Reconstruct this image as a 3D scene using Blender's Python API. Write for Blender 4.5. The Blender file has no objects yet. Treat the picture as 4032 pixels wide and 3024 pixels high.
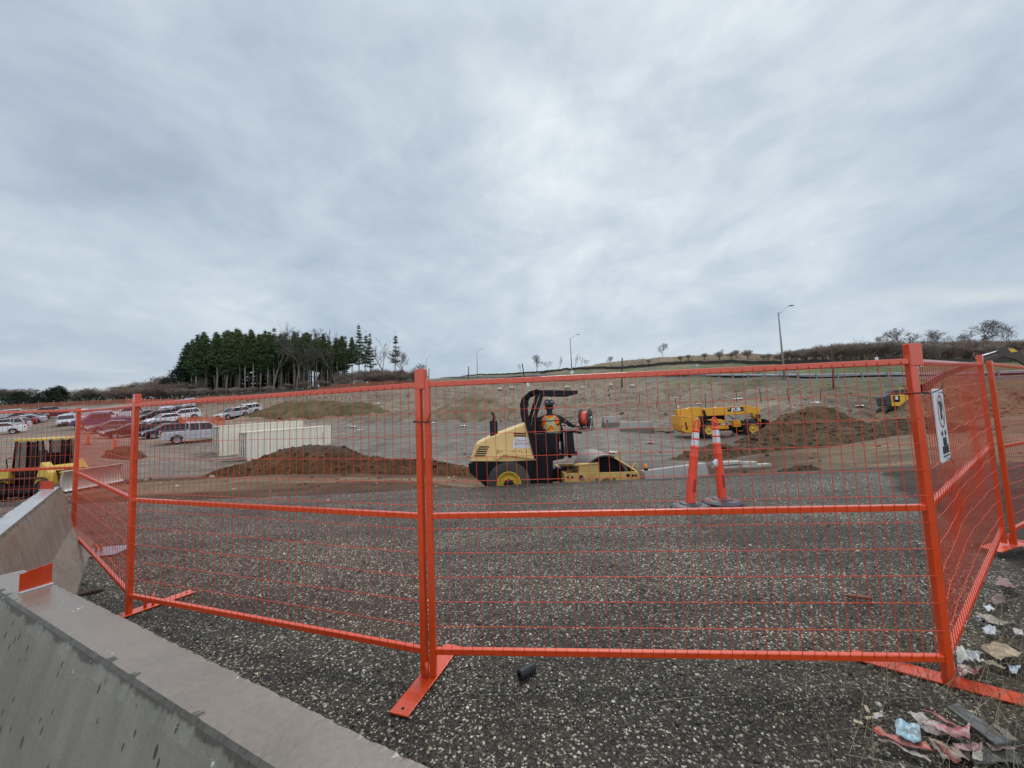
import bpy, math, random
import numpy as np
from mathutils import Vector, Matrix, Euler
D = bpy.data
SC = bpy.context.scene
COL = SC.collection
PI = math.pi
rad = math.radians

# ---------------------------------------------------------------- camera
PITCH, ROLL, EYE, FPX = rad(4.36), rad(2.34), 1.583, 1490.0      # focal length in px of the 4032 px wide photo
cF = Vector((0, math.cos(PITCH), math.sin(PITCH)))
cU0 = Vector((0, -math.sin(PITCH), math.cos(PITCH)))
cX = Vector((1, 0, 0))
cR = math.cos(ROLL) * cX - math.sin(ROLL) * cU0
cU = math.sin(ROLL) * cX + math.cos(ROLL) * cU0
cam = D.cameras.new('camera')
camo = D.objects.new('camera', cam)
COL.objects.link(camo)
M4 = Matrix((cR, cU, -cF)).transposed().to_4x4()
M4.translation = Vector((0, 0, EYE))
camo.matrix_world = M4
cam.sensor_width = 36.0
cam.lens = 36.0 * FPX / 4032.0
cam.clip_start = 0.05
cam.clip_end = 6000
SC.camera = camo

# ---------------------------------------------------------------- sky and sun (overcast)
SUN_EL, SUN_AZ = rad(52), rad(14)          # azimuth clockwise from +Y
sun_dir = Vector((math.sin(SUN_AZ) * math.cos(SUN_EL), math.cos(SUN_AZ) * math.cos(SUN_EL), math.sin(SUN_EL)))
SC.view_settings.view_transform = 'Standard'
SC.view_settings.look = 'None'
SC.view_settings.exposure = 0.6
SC.view_settings.gamma = 1.0
W = D.worlds.new('World')
SC.world = W
W.use_nodes = True


class NT:
    """small node-tree helper"""
    def __init__(s, tree):
        s.t = tree
        s.n = tree.nodes
        s.l = tree.links

    def node(s, typ, ins=None, **kw):
        nd = s.n.new(typ)
        for k, v in kw.items():
            setattr(nd, k, v)
        for k, v in (ins or {}).items():
            s.put(nd.inputs[k], v)
        return nd

    def put(s, sock, v):
        if isinstance(v, bpy.types.NodeSocket):
            s.l.new(v, sock)
        else:
            sock.default_value = v

    def math(s, op, a, b=None, c=None, clamp=False):
        nd = s.n.new('ShaderNodeMath')
        nd.operation = op
        nd.use_clamp = clamp
        for i, v in enumerate((a, b, c)):
            if v is not None:
                s.put(nd.inputs[i], v)
        return nd.outputs[0]

    def mix(s, fac, a, b, mode='MIX'):
        nd = s.n.new('ShaderNodeMix')
        nd.data_type = 'RGBA'
        nd.blend_type = mode
        s.put(nd.inputs[0], fac)
        s.put(nd.inputs[6], a)
        s.put(nd.inputs[7], b)
        return nd.outputs[2]

    def ramp(s, fac, stops, interp='LINEAR'):
        nd = s.n.new('ShaderNodeValToRGB')
        nd.color_ramp.interpolation = interp
        e = nd.color_ramp.elements
        while len(e) < len(stops):
            e.new(0.5)
        for i, (p, c) in enumerate(stops):
            e[i].position = p
            e[i].color = c if len(c) == 4 else (*c, 1)
        s.put(nd.inputs[0], fac)
        return nd.outputs[0]

    def noise(s, vec, scale, detail=4, rough=.55, dist=0.0, out=0):
        nd = s.n.new('ShaderNodeTexNoise')
        nd.inputs['Scale'].default_value = scale
        nd.inputs['Detail'].default_value = detail
        nd.inputs['Roughness'].default_value = rough
        nd.inputs['Distortion'].default_value = dist
        if vec is not None:
            s.l.new(vec, nd.inputs['Vector'])
        return nd.outputs[out]


def build_world():
    nt = NT(W.node_tree)
    nt.n.clear()
    out = nt.node('ShaderNodeOutputWorld')
    bg = nt.node('ShaderNodeBackground')
    bg.inputs['Strength'].default_value = 0.1
    nt.l.new(bg.outputs[0], out.inputs[0])
    sky = nt.node('ShaderNodeTexSky', sky_type='NISHITA', sun_disc=False, sun_elevation=SUN_EL, sun_rotation=SUN_AZ)
    sky.air_density = 1.0
    sky.dust_density = 0.3
    tc = nt.node('ShaderNodeTexCoord')
    d = tc.outputs['Generated']
    sep = nt.node('ShaderNodeSeparateXYZ', {0: d})
    x, y, z = sep.outputs
    zz = nt.math('ADD', nt.math('MAXIMUM', z, 0.0), 0.26)
    px = nt.math('DIVIDE', x, zz)
    py = nt.math('DIVIDE', y, zz)
    comb = nt.node('ShaderNodeCombineXYZ', {0: px, 1: py, 2: 0.0}).outputs[0]
    mp = nt.node('ShaderNodeMapping', {'Vector': comb, 'Rotation': (0, 0, rad(24)), 'Scale': (1.15, 0.80, 1), 'Location': (3.1, 1.7, 0)}).outputs[0]
    n1 = nt.noise(mp, 1.3, 5, .52, .5)
    mp2 = nt.node('ShaderNodeMapping', {'Vector': comb, 'Rotation': (0, 0, rad(20)), 'Scale': (1.3, 0.95, 1), 'Location': (8.3, 4.4, 0)}).outputs[0]
    n2 = nt.noise(mp2, 4.2, 7, .6, .7)
    n3 = nt.noise(mp2, .55, 2, .5, .3)
    d1 = nt.noise(nt.node('ShaderNodeMapping', {'Vector': d, 'Scale': (1.0, 1.0, 1.9), 'Rotation': (0, rad(14), 0), 'Location': (1.7, 0.4, 2.2)}).outputs[0], 3.1, 6, .55, .5)
    d2 = nt.noise(nt.node('ShaderNodeMapping', {'Vector': d, 'Scale': (1.0, 1.0, 1.5), 'Rotation': (0, rad(-24), 0), 'Location': (5.1, 3.4, 0.2)}).outputs[0], 9.5, 6, .6, .9)
    v = nt.math('ADD', nt.math('MULTIPLY', n1, .26), nt.math('ADD', nt.math('MULTIPLY', n2, .12), nt.math('MULTIPLY', n3, .24)))
    v = nt.math('ADD', v, nt.math('ADD', nt.math('MULTIPLY', d1, .38), nt.math('MULTIPLY', d2, .10)))
    # thicker cloud to the left and low on the right
    v = nt.math('SUBTRACT', v, nt.math('MULTIPLY', nt.math('MAXIMUM', nt.math('MULTIPLY', x, -1.0), 0.0), .06))
    # brighter where the sun is behind the cloud
    dot = nt.node('ShaderNodeVectorMath', {0: d, 1: tuple(Vector((0.30, .80, .53)).normalized())}, operation='DOT_PRODUCT').outputs['Value']
    glow = nt.math('POWER', nt.math('MAXIMUM', dot, 0.0), 5.0)
    v = nt.math('ADD', v, nt.math('MULTIPLY', glow, .045))
    cl = nt.ramp(v, [(.40, (.360, .430, .525)), (.48, (.432, .510, .598)), (.555, (.515, .595, .668)), (.635, (.630, .700, .752)), (.74, (.82, .87, .89))])
    # low bank of even blue-grey cloud at the horizon
    hz = nt.math('SUBTRACT', 1.0, nt.math('DIVIDE', nt.math('MAXIMUM', z, 0.0), .30), clamp=True)
    hz = nt.math('POWER', hz, 1.6)
    hn = nt.ramp(nt.noise(nt.node('ShaderNodeMapping', {'Vector': d, 'Scale': (1.6, 1.6, 16)}).outputs[0], 1.5, 3, .5, .2),
                 [(.35, (.36, .43, .53)), (.55, (.44, .51, .585)), (.70, (.60, .63, .65))])
    cl = nt.mix(nt.math('MULTIPLY', hz, .8), cl, hn)
    gx = nt.math('DIVIDE', x, nt.math('MAXIMUM', y, .05))
    gz = nt.math('DIVIDE', z, nt.math('MAXIMUM', y, .05))
    for cx_, cz_, wx_, wz_, am_ in ((1.27, .265, .26, .022, .20), (-1.02, .105, .30, .018, .14)):
        qa = nt.math('POWER', nt.math('DIVIDE', nt.math('SUBTRACT', gx, cx_), wx_), 2.0)
        qz = nt.math('ADD', nt.math('SUBTRACT', gz, cz_), nt.math('MULTIPLY', nt.math('SUBTRACT', d2, .5), .07))
        qb = nt.math('POWER', nt.math('DIVIDE', qz, wz_), 2.0)
        gap = nt.math('MULTIPLY', nt.math('EXPONENT', nt.math('MULTIPLY', nt.math('ADD', qa, qb), -1.0)), am_ * 3)
        gap = nt.math('MULTIPLY', gap, nt.math('GREATER_THAN', y, .1))
        cl = nt.mix(gap, cl, (.66, .69, .70, 1))
    # added fill light: clouds made brighter overhead and behind the camera, out of frame
    up = nt.math('MULTIPLY', nt.math('SUBTRACT', z, .74), 3.2, clamp=True)
    up = nt.math('MAXIMUM', up, nt.math('MULTIPLY', nt.math('SUBTRACT', -.05, y), 1.6, clamp=True))
    k = nt.math('MULTIPLY', nt.math('ADD', 1.0, nt.math('MULTIPLY', up, 1.2)), 7.2)
    cs = nt.node('ShaderNodeVectorMath', {0: cl}, operation='SCALE')
    nt.put(cs.inputs['Scale'], k)
    cl = cs.outputs[0]
    fin = nt.mix(.96, sky.outputs[0], cl)
    nt.l.new(fin, bg.inputs['Color'])


build_world()
sl = D.lights.new('sun', 'SUN')
sl.energy = 1.1
sl.angle = rad(28)
sl.color = (1.0, .96, .90)
so = D.objects.new('sun', sl)
COL.objects.link(so)
so.rotation_euler = sun_dir.to_track_quat('Z', 'Y').to_euler()
so.location = (0, 0, 60)

# ---------------------------------------------------------------- helpers
K = 4032 / 2212.0


def ray(U, V):
    """world direction through a point of the photograph (2212 px wide measure)"""
    U = float(U); V = float(V)
    return cF + (U * K - 2016) / FPX * cR - (V * K - 1512) / FPX * cU


def at_y(U, V, Y):
    d = ray(U, V)
    return Vector((0, 0, EYE)) + d * (float(Y) / d.y)


def on_z(U, V, z=0.0):
    d = ray(U, V)
    return Vector((0, 0, EYE)) + d * ((z - EYE) / d.z)


def hsh(ix, iy, seed):
    n = (ix.astype(np.int64) * 374761393 + iy.astype(np.int64) * 668265263 + seed * 982451653) & 0x7fffffff
    n = (n ^ (n >> 13)) * 1274126177 & 0x7fffffff
    n = n ^ (n >> 16)
    return (n & 0xffff) / 65535.0


def vnoise(x, y, seed=0):
    x = np.asarray(x, float); y = np.asarray(y, float)
    ix = np.floor(x); iy = np.floor(y)
    fx = x - ix; fy = y - iy
    fx = fx * fx * (3 - 2 * fx); fy = fy * fy * (3 - 2 * fy)
    a = hsh(ix, iy, seed); b = hsh(ix + 1, iy, seed); c = hsh(ix, iy + 1, seed); d = hsh(ix + 1, iy + 1, seed)
    return (a + (b - a) * fx) * (1 - fy) + (c + (d - c) * fx) * fy


def fbm(x, y, seed=0, octs=4, rough=.5):
    x = np.asarray(x, float); y = np.asarray(y, float)
    s = 0; a = 1; t = 0
    for o in range(octs):
        s = s + a * vnoise(x * 2 ** o + 17.3 * o, y * 2 ** o - 9.1 * o, seed + o)
        t += a; a *= rough
    return s / t - .5


def tag(o, label=None, cat=None, group=None, kind=None):
    if label: o['label'] = label
    if cat: o['category'] = cat
    if group: o['group'] = group
    if kind: o['kind'] = kind
    return o


def empty(name, loc=(0, 0, 0), rz=0.0, label=None, cat=None, group=None, scale=1.0, rot=None):
    o = D.objects.new(name, None)
    o.empty_display_size = .2
    COL.objects.link(o)
    o.location = loc
    o.rotation_euler = rot if rot else (0, 0, rz)
    o.scale = (scale,) * 3 if not hasattr(scale, '__len__') else scale
    return tag(o, label, cat, group)


def copy_tree(o, parent=None):
    c = o.copy()
    COL.objects.link(c)
    if parent is not None:
        c.parent = parent
    for ch in list(o.children):
        copy_tree(ch, c)
    return c


class MB:
    """collects simple shapes and links them as ONE mesh"""
    def __init__(s):
        s.v = []; s.f = []; s.sm = []

    def add(s, vs, fs, smooth=False, mat=None):
        b = len(s.v)
        s.v += [tuple(mat @ Vector(p)) for p in vs] if mat is not None else [tuple(p) for p in vs]
        s.f += [tuple(b + i for i in f) for f in fs]
        s.sm += [smooth] * len(fs)
        return s

    def box(s, c, d, rot=None, taper=None):
        hx, hy, hz = d[0] / 2, d[1] / 2, d[2] / 2
        tx, ty = taper or (1, 1)
        vs = [(-hx, -hy, -hz), (hx, -hy, -hz), (hx, hy, -hz), (-hx, hy, -hz), (-hx * tx, -hy * ty, hz), (hx * tx, -hy * ty, hz), (hx * tx, hy * ty, hz), (-hx * tx, hy * ty, hz)]
        m = Matrix.Translation(c)
        if rot:
            m = m @ Euler(rot).to_matrix().to_4x4()
        return s.add(vs, [(0, 3, 2, 1), (4, 5, 6, 7), (0, 1, 5, 4), (1, 2, 6, 5), (2, 3, 7, 6), (3, 0, 4, 7)], False, m)

    def bar(s, a, b, w, h=None, up=(0, 0, 1)):
        """rectangular bar from a to b, w wide (sideways), h high"""
        h = h or w
        a = Vector(a); b = Vector(b)
        d = (b - a).normalized()
        u = Vector(up)
        if abs(d.dot(u)) > .98: u = Vector((0, 1, 0))
        sd = d.cross(u).normalized(); u2 = sd.cross(d)
        q = [(-w / 2, -h / 2), (w / 2, -h / 2), (w / 2, h / 2), (-w / 2, h / 2)]
        vs = [p + sd * x + u2 * y for p in (a, b) for x, y in q]
        return s.add(vs, [(0, 1, 2, 3), (7, 6, 5, 4), (0, 4, 5, 1), (1, 5, 6, 2), (2, 6, 7, 3), (3, 7, 4, 0)])

    def tube(s, pts, r, n=8, cap=True, smooth=True):
        pts = [Vector(p) for p in pts]
        rs = r if hasattr(r, '__len__') else [r] * len(pts)
        ref = None; vs = []; fs = []
        for i, p in enumerate(pts):
            t = (pts[min(i + 1, len(pts) - 1)] - pts[max(i - 1, 0)]).normalized()
            if ref is None:
                ref = Vector((0, 0, 1)) if abs(t.z) < .9 else Vector((1, 0, 0))
            sd = t.cross(ref)
            if sd.length < 1e-5:
                sd = t.cross(Vector((0, 1, .1)))
            sd.normalize()
            ref = sd.cross(t)
            for k in range(n):
                a = 2 * PI * (k + .5) / n
                vs.append(p + (sd * math.cos(a) + ref * math.sin(a)) * rs[i])
        for i in range(len(pts) - 1):
            for k in range(n):
                k2 = (k + 1) % n
                fs.append((i * n + k, i * n + k2, (i + 1) * n + k2, (i + 1) * n + k))
        if cap and n > 2:
            fs.append(tuple(reversed(range(n)))); fs.append(tuple((len(pts) - 1) * n + k for k in range(n)))
        b = len(s.v)
        s.add(vs, fs, smooth)
        if cap and n > 2:
            s.sm[-1] = s.sm[-2] = False
        return s

    def lathe(s, prof, c=(0, 0, 0), axis='Z', n=24, smooth=True):
        """prof: list of (radius, height)"""
        vs = []; fs = []
        for r, h in prof:
            for k in range(n):
                a = 2 * PI * k / n
                p = (r * math.cos(a), r * math.sin(a), h)
                if axis == 'Y': p = (p[0], p[2], p[1])
                if axis == 'X': p = (p[2], p[0], p[1])
                vs.append((p[0] + c[0], p[1] + c[1], p[2] + c[2]))
        for i in range(len(prof) - 1):
            for k in range(n):
                k2 = (k + 1) % n
                q = (i * n + k, i * n + k2, (i + 1) * n + k2, (i + 1) * n + k)
                fs.append(q if axis != 'Y' else q[::-1])
        return s.add(vs, fs, smooth)

    def prism(s, poly, y0, y1, axis='Y', inset=None):
        """poly of (x,z) points swept from y0 to y1 (axis Y), or (y,z) along X, (x,y) along Z"""
        def P(a, b, c):
            return {'Y': (a, c, b), 'X': (c, a, b), 'Z': (a, b, c)}[axis]
        n = len(poly)
        vs = [P(a, b, y0) for a, b in poly] + [P(a, b, y1) for a, b in (inset or poly)]
        fs = [tuple(range(n)), tuple(reversed(range(n, 2 * n)))]
        fs += [(i, n + i, n + (i + 1) % n, (i + 1) % n) for i in range(n)]
        return s.add(vs, fs)

    def build(s, name, mat, parent=None, bevel=0, seg=2, loc=None, rot=None, fixn=True):
        me = D.meshes.new(name)
        me.from_pydata(s.v, [], s.f)
        me.polygons.foreach_set('use_smooth', s.sm)
        if mat: me.materials.append(mat)
        if fixn:
            import bmesh
            bm = bmesh.new(); bm.from_mesh(me)
            bmesh.ops.recalc_face_normals(bm, faces=bm.faces)
            bm.to_mesh(me); bm.free()
        me.update()
        o = D.objects.new(name, me)
        COL.objects.link(o)
        if parent: o.parent = parent
        if loc is not None: o.location = loc
        if rot is not None: o.rotation_euler = rot
        if bevel:
            m = o.modifiers.new('bevel', 'BEVEL')
            m.width = bevel; m.segments = seg; m.limit_method = 'ANGLE'; m.angle_limit = rad(35)
        return o


def np_mesh(name, verts, faces, mat, smooth=True, parent=None, attr=None):
    """verts (n,3), faces (m,k) arrays"""
    verts = np.asarray(verts, np.float32); faces = np.asarray(faces, np.int32)
    me = D.meshes.new(name)
    me.vertices.add(len(verts)); me.vertices.foreach_set('co', verts.ravel())
    m, k = faces.shape
    me.loops.add(m * k); me.loops.foreach_set('vertex_index', faces.ravel())
    me.polygons.add(m); me.polygons.foreach_set('loop_start', np.arange(m, dtype=np.int32) * k)
    me.polygons.foreach_set('loop_total', np.full(m, k, np.int32))
    me.update(calc_edges=True)
    me.polygons.foreach_set('use_smooth', np.full(m, smooth))
    for an, av in (attr or {}).items():
        a = me.attributes.new(an, 'FLOAT_COLOR', 'POINT')
        av = np.asarray(av, np.float32)
        if av.shape[1] == 3: av = np.hstack([av, np.ones((len(av), 1), np.float32)])
        a.data.foreach_set('color', av.ravel())
    for mt in (mat if isinstance(mat, (list, tuple)) else [mat]):
        me.materials.append(mt)
    o = D.objects.new(name, me)
    COL.objects.link(o)
    if parent: o.parent = parent
    return o


MATS = {}


def mat(name, col, rough=.5, metal=0.0, var=.12, scale=6.0, bump=0.0, bscale=40.0, dirt=0.0, dcol=(.16, .11, .07), dscale=3.0, coat=0.0, spec=.5, trans=0.0):
    """painted / plain surface with uneven colour, dirt patches and a little relief"""
    if name in MATS: return MATS[name]
    m = D.materials.new(name); m.use_nodes = True
    nt = NT(m.node_tree)
    b = nt.n['Principled BSDF']
    tc = nt.node('ShaderNodeTexCoord').outputs['Object']
    n = nt.noise(tc, scale, 6, .6)
    c = nt.mix(nt.ramp(n, [(.3, (0, 0, 0)), (.7, (1, 1, 1))]), tuple(max(0, x * (1 - var)) for x in col) + (1,), tuple(min(1, x * (1 + var)) for x in col) + (1,))
    r = nt.math('ADD', rough - .06, nt.math('MULTIPLY', n, .12))
    if dirt > 0:
        dn = nt.noise(tc, dscale, 8, .68, .4)
        df = nt.ramp(dn, [(.62 - .32 * dirt, (0, 0, 0)), (.80 - .2 * dirt, (1, 1, 1))])
        df = nt.math('MULTIPLY', df, min(1, .35 + dirt * .6))
        c = nt.mix(df, c, (*dcol, 1))
        r = nt.math('ADD', r, nt.math('MULTIPLY', df, .35), clamp=True)
    nt.l.new(c, b.inputs['Base Color'])
    nt.l.new(r, b.inputs['Roughness'])
    b.inputs['Metallic'].default_value = metal
    b.inputs['Specular IOR Level'].default_value = spec
    b.inputs['Coat Weight'].default_value = coat
    b.inputs['Transmission Weight'].default_value = trans
    if bump > 0:
        bn = nt.noise(tc, bscale, 5, .6)
        bp = nt.node('ShaderNodeBump', {'Height': bn, 'Strength': min(1, bump), 'Distance': .01})
        nt.l.new(bp.outputs[0], b.inputs['Normal'])
    MATS[name] = m
    return m


def vcol_mat(name, rough=.9, scale=20.0, var=.35, bump=.4, attr='Col', spec=.3):
    """surface whose own colours are stored per point, with fine variation"""
    if name in MATS: return MATS[name]
    m = D.materials.new(name); m.use_nodes = True
    nt = NT(m.node_tree); b = nt.n['Principled BSDF']
    at = nt.node('ShaderNodeAttribute', attribute_name=attr)
    tc = nt.node('ShaderNodeTexCoord').outputs['Object']
    n = nt.noise(tc, scale, 6, .65)
    c = nt.mix(1.0, at.outputs['Color'], nt.ramp(n, [(.25, (1 - var,) * 3), (.75, (1 + var,) * 3)]), 'MULTIPLY')
    nt.l.new(c, b.inputs['Base Color'])
    b.inputs['Roughness'].default_value = rough
    b.inputs['Specular IOR Level'].default_value = spec
    if bump:
        bp = nt.node('ShaderNodeBump', {'Height': n, 'Strength': bump, 'Distance': .02})
        nt.l.new(bp.outputs[0], b.inputs['Normal'])
    MATS[name] = m
    return m


def text_mesh(name, body, size, m, parent=None, loc=(0, 0, 0), rot=(PI / 2, 0, 0), depth=.002, bold=0.0, sx=1.0, align='CENTER'):
    cu = D.curves.new(name, 'FONT')
    cu.body = body; cu.size = size; cu.extrude = depth; cu.align_x = align; cu.align_y = 'CENTER'; cu.offset = bold
    cu.resolution_u = 3
    t = D.objects.new(name, cu)
    COL.objects.link(t)
    bpy.context.view_layer.update()
    me = D.meshes.new_from_object(t.evaluated_get(bpy.context.evaluated_depsgraph_get()))
    D.objects.remove(t); D.curves.remove(cu)
    me.name = name
    me.materials.clear(); me.materials.append(m)
    o = D.objects.new(name, me)
    COL.objects.link(o)
    if parent: o.parent = parent
    o.location = loc; o.rotation_euler = rot; o.scale = (sx, 1, 1)
    return o


# ---------------------------------------------------------------- terrain: height and ground kind along sight lines
ZC = {  # base colours of the ground kinds (linear) and roughness of relief in m
    'G': ((.075, .068, .060), .012), 'D': ((.092, .050, .024), .12), 'T': ((.190, .132, .080), .07), 'M': ((.060, .037, .021), .10),
    'Y': ((.168, .148, .125), .04), 'P': ((.205, .172, .136), .04), 'R': ((.182, .142, .100), .60), 'H': ((.180, .130, .082), .35),
    'Gr': ((.095, .115, .038), .12), 'Ol': ((.105, .098, .045), .18), 'S': ((.185, .125, .075), .40), 'F': ((.075, .055, .038), .35), 'A': ((.10, .10, .10), .01),
}
COLS = {
    -400: [(9, 0, 'D'), (10, -.5, 'D'), (14, -1.0, 'T'), (20, -.6, 'P'), (30, .4, 'P'), (45, 1.6, 'P'), (60, 3.2, 'P'), (80, 6, 'F'), (140, 11, 'F'), (300, 15, 'F')],
    0: [(9, 0, 'D'), (9.8, -.5, 'D'), (14, -.85, 'T'), (17, -.95, 'T'), (20, -.9, 'P'), (30, 0, 'P'), (45, 1.2, 'P'), (55, 2.0, 'P'), (75, 5, 'P'), (92, 7.6, 'F'), (140, 11.2, 'F'), (300, 16, 'F')],
    170: [(8.6, 0, 'D'), (10, -.12, 'D'), (12, -.35, 'T'), (14, -.65, 'D'), (18, -1.0, 'T'), (22, -.9, 'P'), (30, -.2, 'P'), (45, 1.2, 'P'), (56, 2.6, 'P'), (75, 5, 'P'), (92, 7.6, 'F'), (140, 11.5, 'F'), (300, 17, 'F')],
    300: [(8.3, 0, 'D'), (9.5, -.06, 'T'), (11.5, -.22, 'T'), (14.5, -.44, 'D'), (17, -.75, 'M'), (20, -1.1, 'Y'), (24, -1.4, 'Y'), (30, -.8, 'P'), (38, 0, 'P'), (50, 1.3, 'P'), (65, 3.2, 'P'), (80, 5.8, 'P'), (95, 8.2, 'F'), (120, 10.5, 'F'), (300, 20, 'F')],
    420: [(8.3, 0, 'D'), (9.5, -.06, 'T'), (11.5, -.20, 'T'), (14.5, -.42, 'D'), (17, -.75, 'M'), (20, -1.1, 'Y'), (25, -1.5, 'Y'), (30, -1.1, 'Y'), (39, .05, 'P'), (50, 1.2, 'P'), (62, 2.8, 'P'), (75, 4.8, 'R'), (95, 8.5, 'F'), (120, 11, 'F'), (300, 22, 'F')],
    520: [(8.3, 0, 'D'), (9.5, -.06, 'T'), (11.5, -.20, 'T'), (14, -.38, 'D'), (17, -.75, 'D'), (20, -1.1, 'D'), (24, -1.6, 'Y'), (31, -1.6, 'Y'), (38, -.4, 'Y'), (48, .9, 'P'), (58, 2.2, 'R'), (66, 4.0, 'R'), (80, 6.5, 'F'), (120, 11.5, 'F'), (300, 25, 'F')],
    650: [(8.3, 0, 'D'), (9.5, -.06, 'D'), (11, -.16, 'T'), (12.5, -.26, 'D'), (14, -.38, 'D'), (17, -.75, 'D'), (20, -1.1, 'D'), (24, -1.5, 'Y'), (30, -1.4, 'Y'), (40, -.2, 'Y'), (50, .85, 'P'), (56, 1.7, 'R'), (66, 5.0, 'R'), (75, 6.0, 'R'), (90, 8.2, 'F'), (120, 12, 'F'), (300, 27, 'F')],
    750: [(8.4, 0, 'D'), (9.5, -.06, 'D'), (11, -.16, 'T'), (12.5, -.28, 'D'), (14, -.42, 'D'), (17, -.8, 'D'), (21, -1.3, 'Y'), (30, -1.1, 'Y'), (40, -.2, 'Y'), (52, .8, 'R'), (60, 3.0, 'R'), (72, 6.0, 'R'), (95, 9.3, 'F'), (125, 13, 'F'), (300, 30, 'F')],
    850: [(8.5, 0, 'D'), (9.5, -.07, 'D'), (11, -.18, 'T'), (12.5, -.32, 'D'), (14, -.46, 'D'), (17, -.9, 'D'), (20, -1.2, 'Y'), (30, -.75, 'Y'), (42, -.1, 'Y'), (52, .7, 'R'), (62, 3.2, 'R'), (78, 6.6, 'R'), (95, 9.6, 'H'), (125, 13, 'F'), (300, 31, 'F')],
    950: [(8.5, 0, 'D'), (9.4, -.14, 'D'), (11, -.30, 'T'), (14, -.65, 'D'), (17, -1.0, 'D'), (20, -1.2, 'Y'), (30, -.7, 'Y'), (42, -.1, 'Y'), (50, .5, 'R'), (60, 2.8, 'R'), (80, 6.3, 'R'), (105, 9.5, 'H'), (150, 15, 'H'), (225, 23.3, 'A'), (233, 23.6, 'Gr'), (260, 27, 'S'), (330, 30, 'S')],
    1040: [(8.5, 0, 'D'), (9.1, -.40, 'D'), (11, -.6, 'D'), (15, -1.0, 'D'), (20, -1.2, 'Y'), (30, -.65, 'Y'), (42, -.05, 'Y'), (50, .4, 'R'), (62, 3.2, 'R'), (82, 7.2, 'R'), (110, 10.5, 'H'), (165, 17.1, 'A'), (172, 17.3, 'Gr'), (205, 24.0, 'S'), (260, 27, 'S')],
    1106: [(8.6, 0, 'D'), (9.1, -.5, 'D'), (12, -.8, 'D'), (16, -1.1, 'D'), (20, -1.2, 'Y'), (30, -.8, 'Y'), (42, -.2, 'Y'), (48, .1, 'R'), (65, 2.8, 'R'), (90, 7.6, 'H'), (115, 10.5, 'H'), (140, 14.6, 'A'), (147, 14.8, 'Gr'), (172, 20, 'S'), (210, 23, 'S')],
    1250: [(8.6, 0, 'D'), (9.1, -.5, 'D'), (12, -.7, 'M'), (16, -1.0, 'Y'), (20, -1.1, 'Y'), (30, -.85, 'Y'), (43, .05, 'R'), (60, 3.0, 'R'), (80, 6.9, 'H'), (98, 10.3, 'A'), (104, 10.5, 'Gr'), (118, 14.4, 'S'), (150, 18.5, 'S'), (180, 19, 'S')],
    1350: [(8.6, 0, 'M'), (9.2, -.5, 'M'), (12, -.7, 'M'), (15, -.95, 'Y'), (20, -1.0, 'Y'), (30, -.65, 'Y'), (38, 0, 'R'), (55, 2.6, 'R'), (72, 6.5, 'H'), (83, 8.9, 'A'), (89, 9.1, 'Gr'), (100, 12.4, 'S'), (132, 18.9, 'S'), (160, 19.6, 'S')],
    1500: [(8.7, 0, 'M'), (9.3, -.5, 'M'), (12, -.7, 'M'), (16, -.95, 'Y'), (20, -1.05, 'Y'), (30.5, -1.10, 'Y'), (34, -.85, 'Y'), (39, .2, 'R'), (50, 2.2, 'R'), (60, 4.5, 'Ol'), (68, 7.0, 'A'), (74, 7.2, 'Gr'), (87, 11.5, 'S'), (117, 17.6, 'S'), (150, 18.6, 'S')],
    1650: [(8.8, 0, 'M'), (9.4, -.4, 'D'), (13, -.6, 'D'), (20, -.8, 'D'), (29, -.95, 'R'), (36, .25, 'R'), (45, 2.0, 'R'), (53, 4.0, 'Ol'), (59, 5.8, 'A'), (65, 6.0, 'Gr'), (76, 9.6, 'S'), (102, 15.5, 'S'), (140, 17, 'S')],
    1800: [(8.8, 0, 'M'), (9.4, -.2, 'T'), (15, -.55, 'T'), (22, -.6, 'T'), (30, .2, 'R'), (38, 1.5, 'R'), (45, 3.1, 'Ol'), (50, 4.7, 'A'), (56, 4.9, 'Gr'), (64, 8, 'S'), (82, 11.5, 'S'), (120, 13, 'S')],
    1950: [(8.8, 0, 'T'), (10, -.23, 'T'), (15, -.2, 'T'), (22, -.2, 'T'), (30, -.15, 'R'), (36, -.1, 'D'), (40, .95, 'Ol'), (46, 4.2, 'A'), (52, 4.4, 'Gr'), (59, 7, 'S'), (77, 10.5, 'S'), (120, 12, 'S')],
    2070: [(8.8, 0, 'T'), (10, -.23, 'T'), (15, -.25, 'T'), (22, -.3, 'T'), (30, -.3, 'R'), (36, -.2, 'D'), (40, 1.1, 'Ol'), (44.5, 4.0, 'A'), (50.5, 4.2, 'Gr'), (57, 6.5, 'S'), (76, 10.1, 'S'), (115, 11.5, 'S')],
    2212: [(8.8, 0, 'T'), (10, -.2, 'T'), (20, -.3, 'T'), (30, .4, 'D'), (36, 1.7, 'Ol'), (42, 3.6, 'A'), (48, 3.8, 'Gr'), (55, 6, 'S'), (74, 9.7, 'S'), (120, 11, 'S')],
    2600: [(8.8, 0, 'T'), (10, -.2, 'T'), (20, -.3, 'T'), (28, .4, 'D'), (34, 1.7, 'Ol'), (39, 3.4, 'A'), (45, 3.6, 'Gr'), (52, 6, 'S'), (70, 9.7, 'S'), (120, 11, 'S')],
}
NT_, NY_ = 481, 560
TT = np.linspace(-2.0, 2.0, NT_)
LY = np.linspace(math.log(1.0), math.log(1500.0), NY_)
YY = np.exp(LY)


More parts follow.
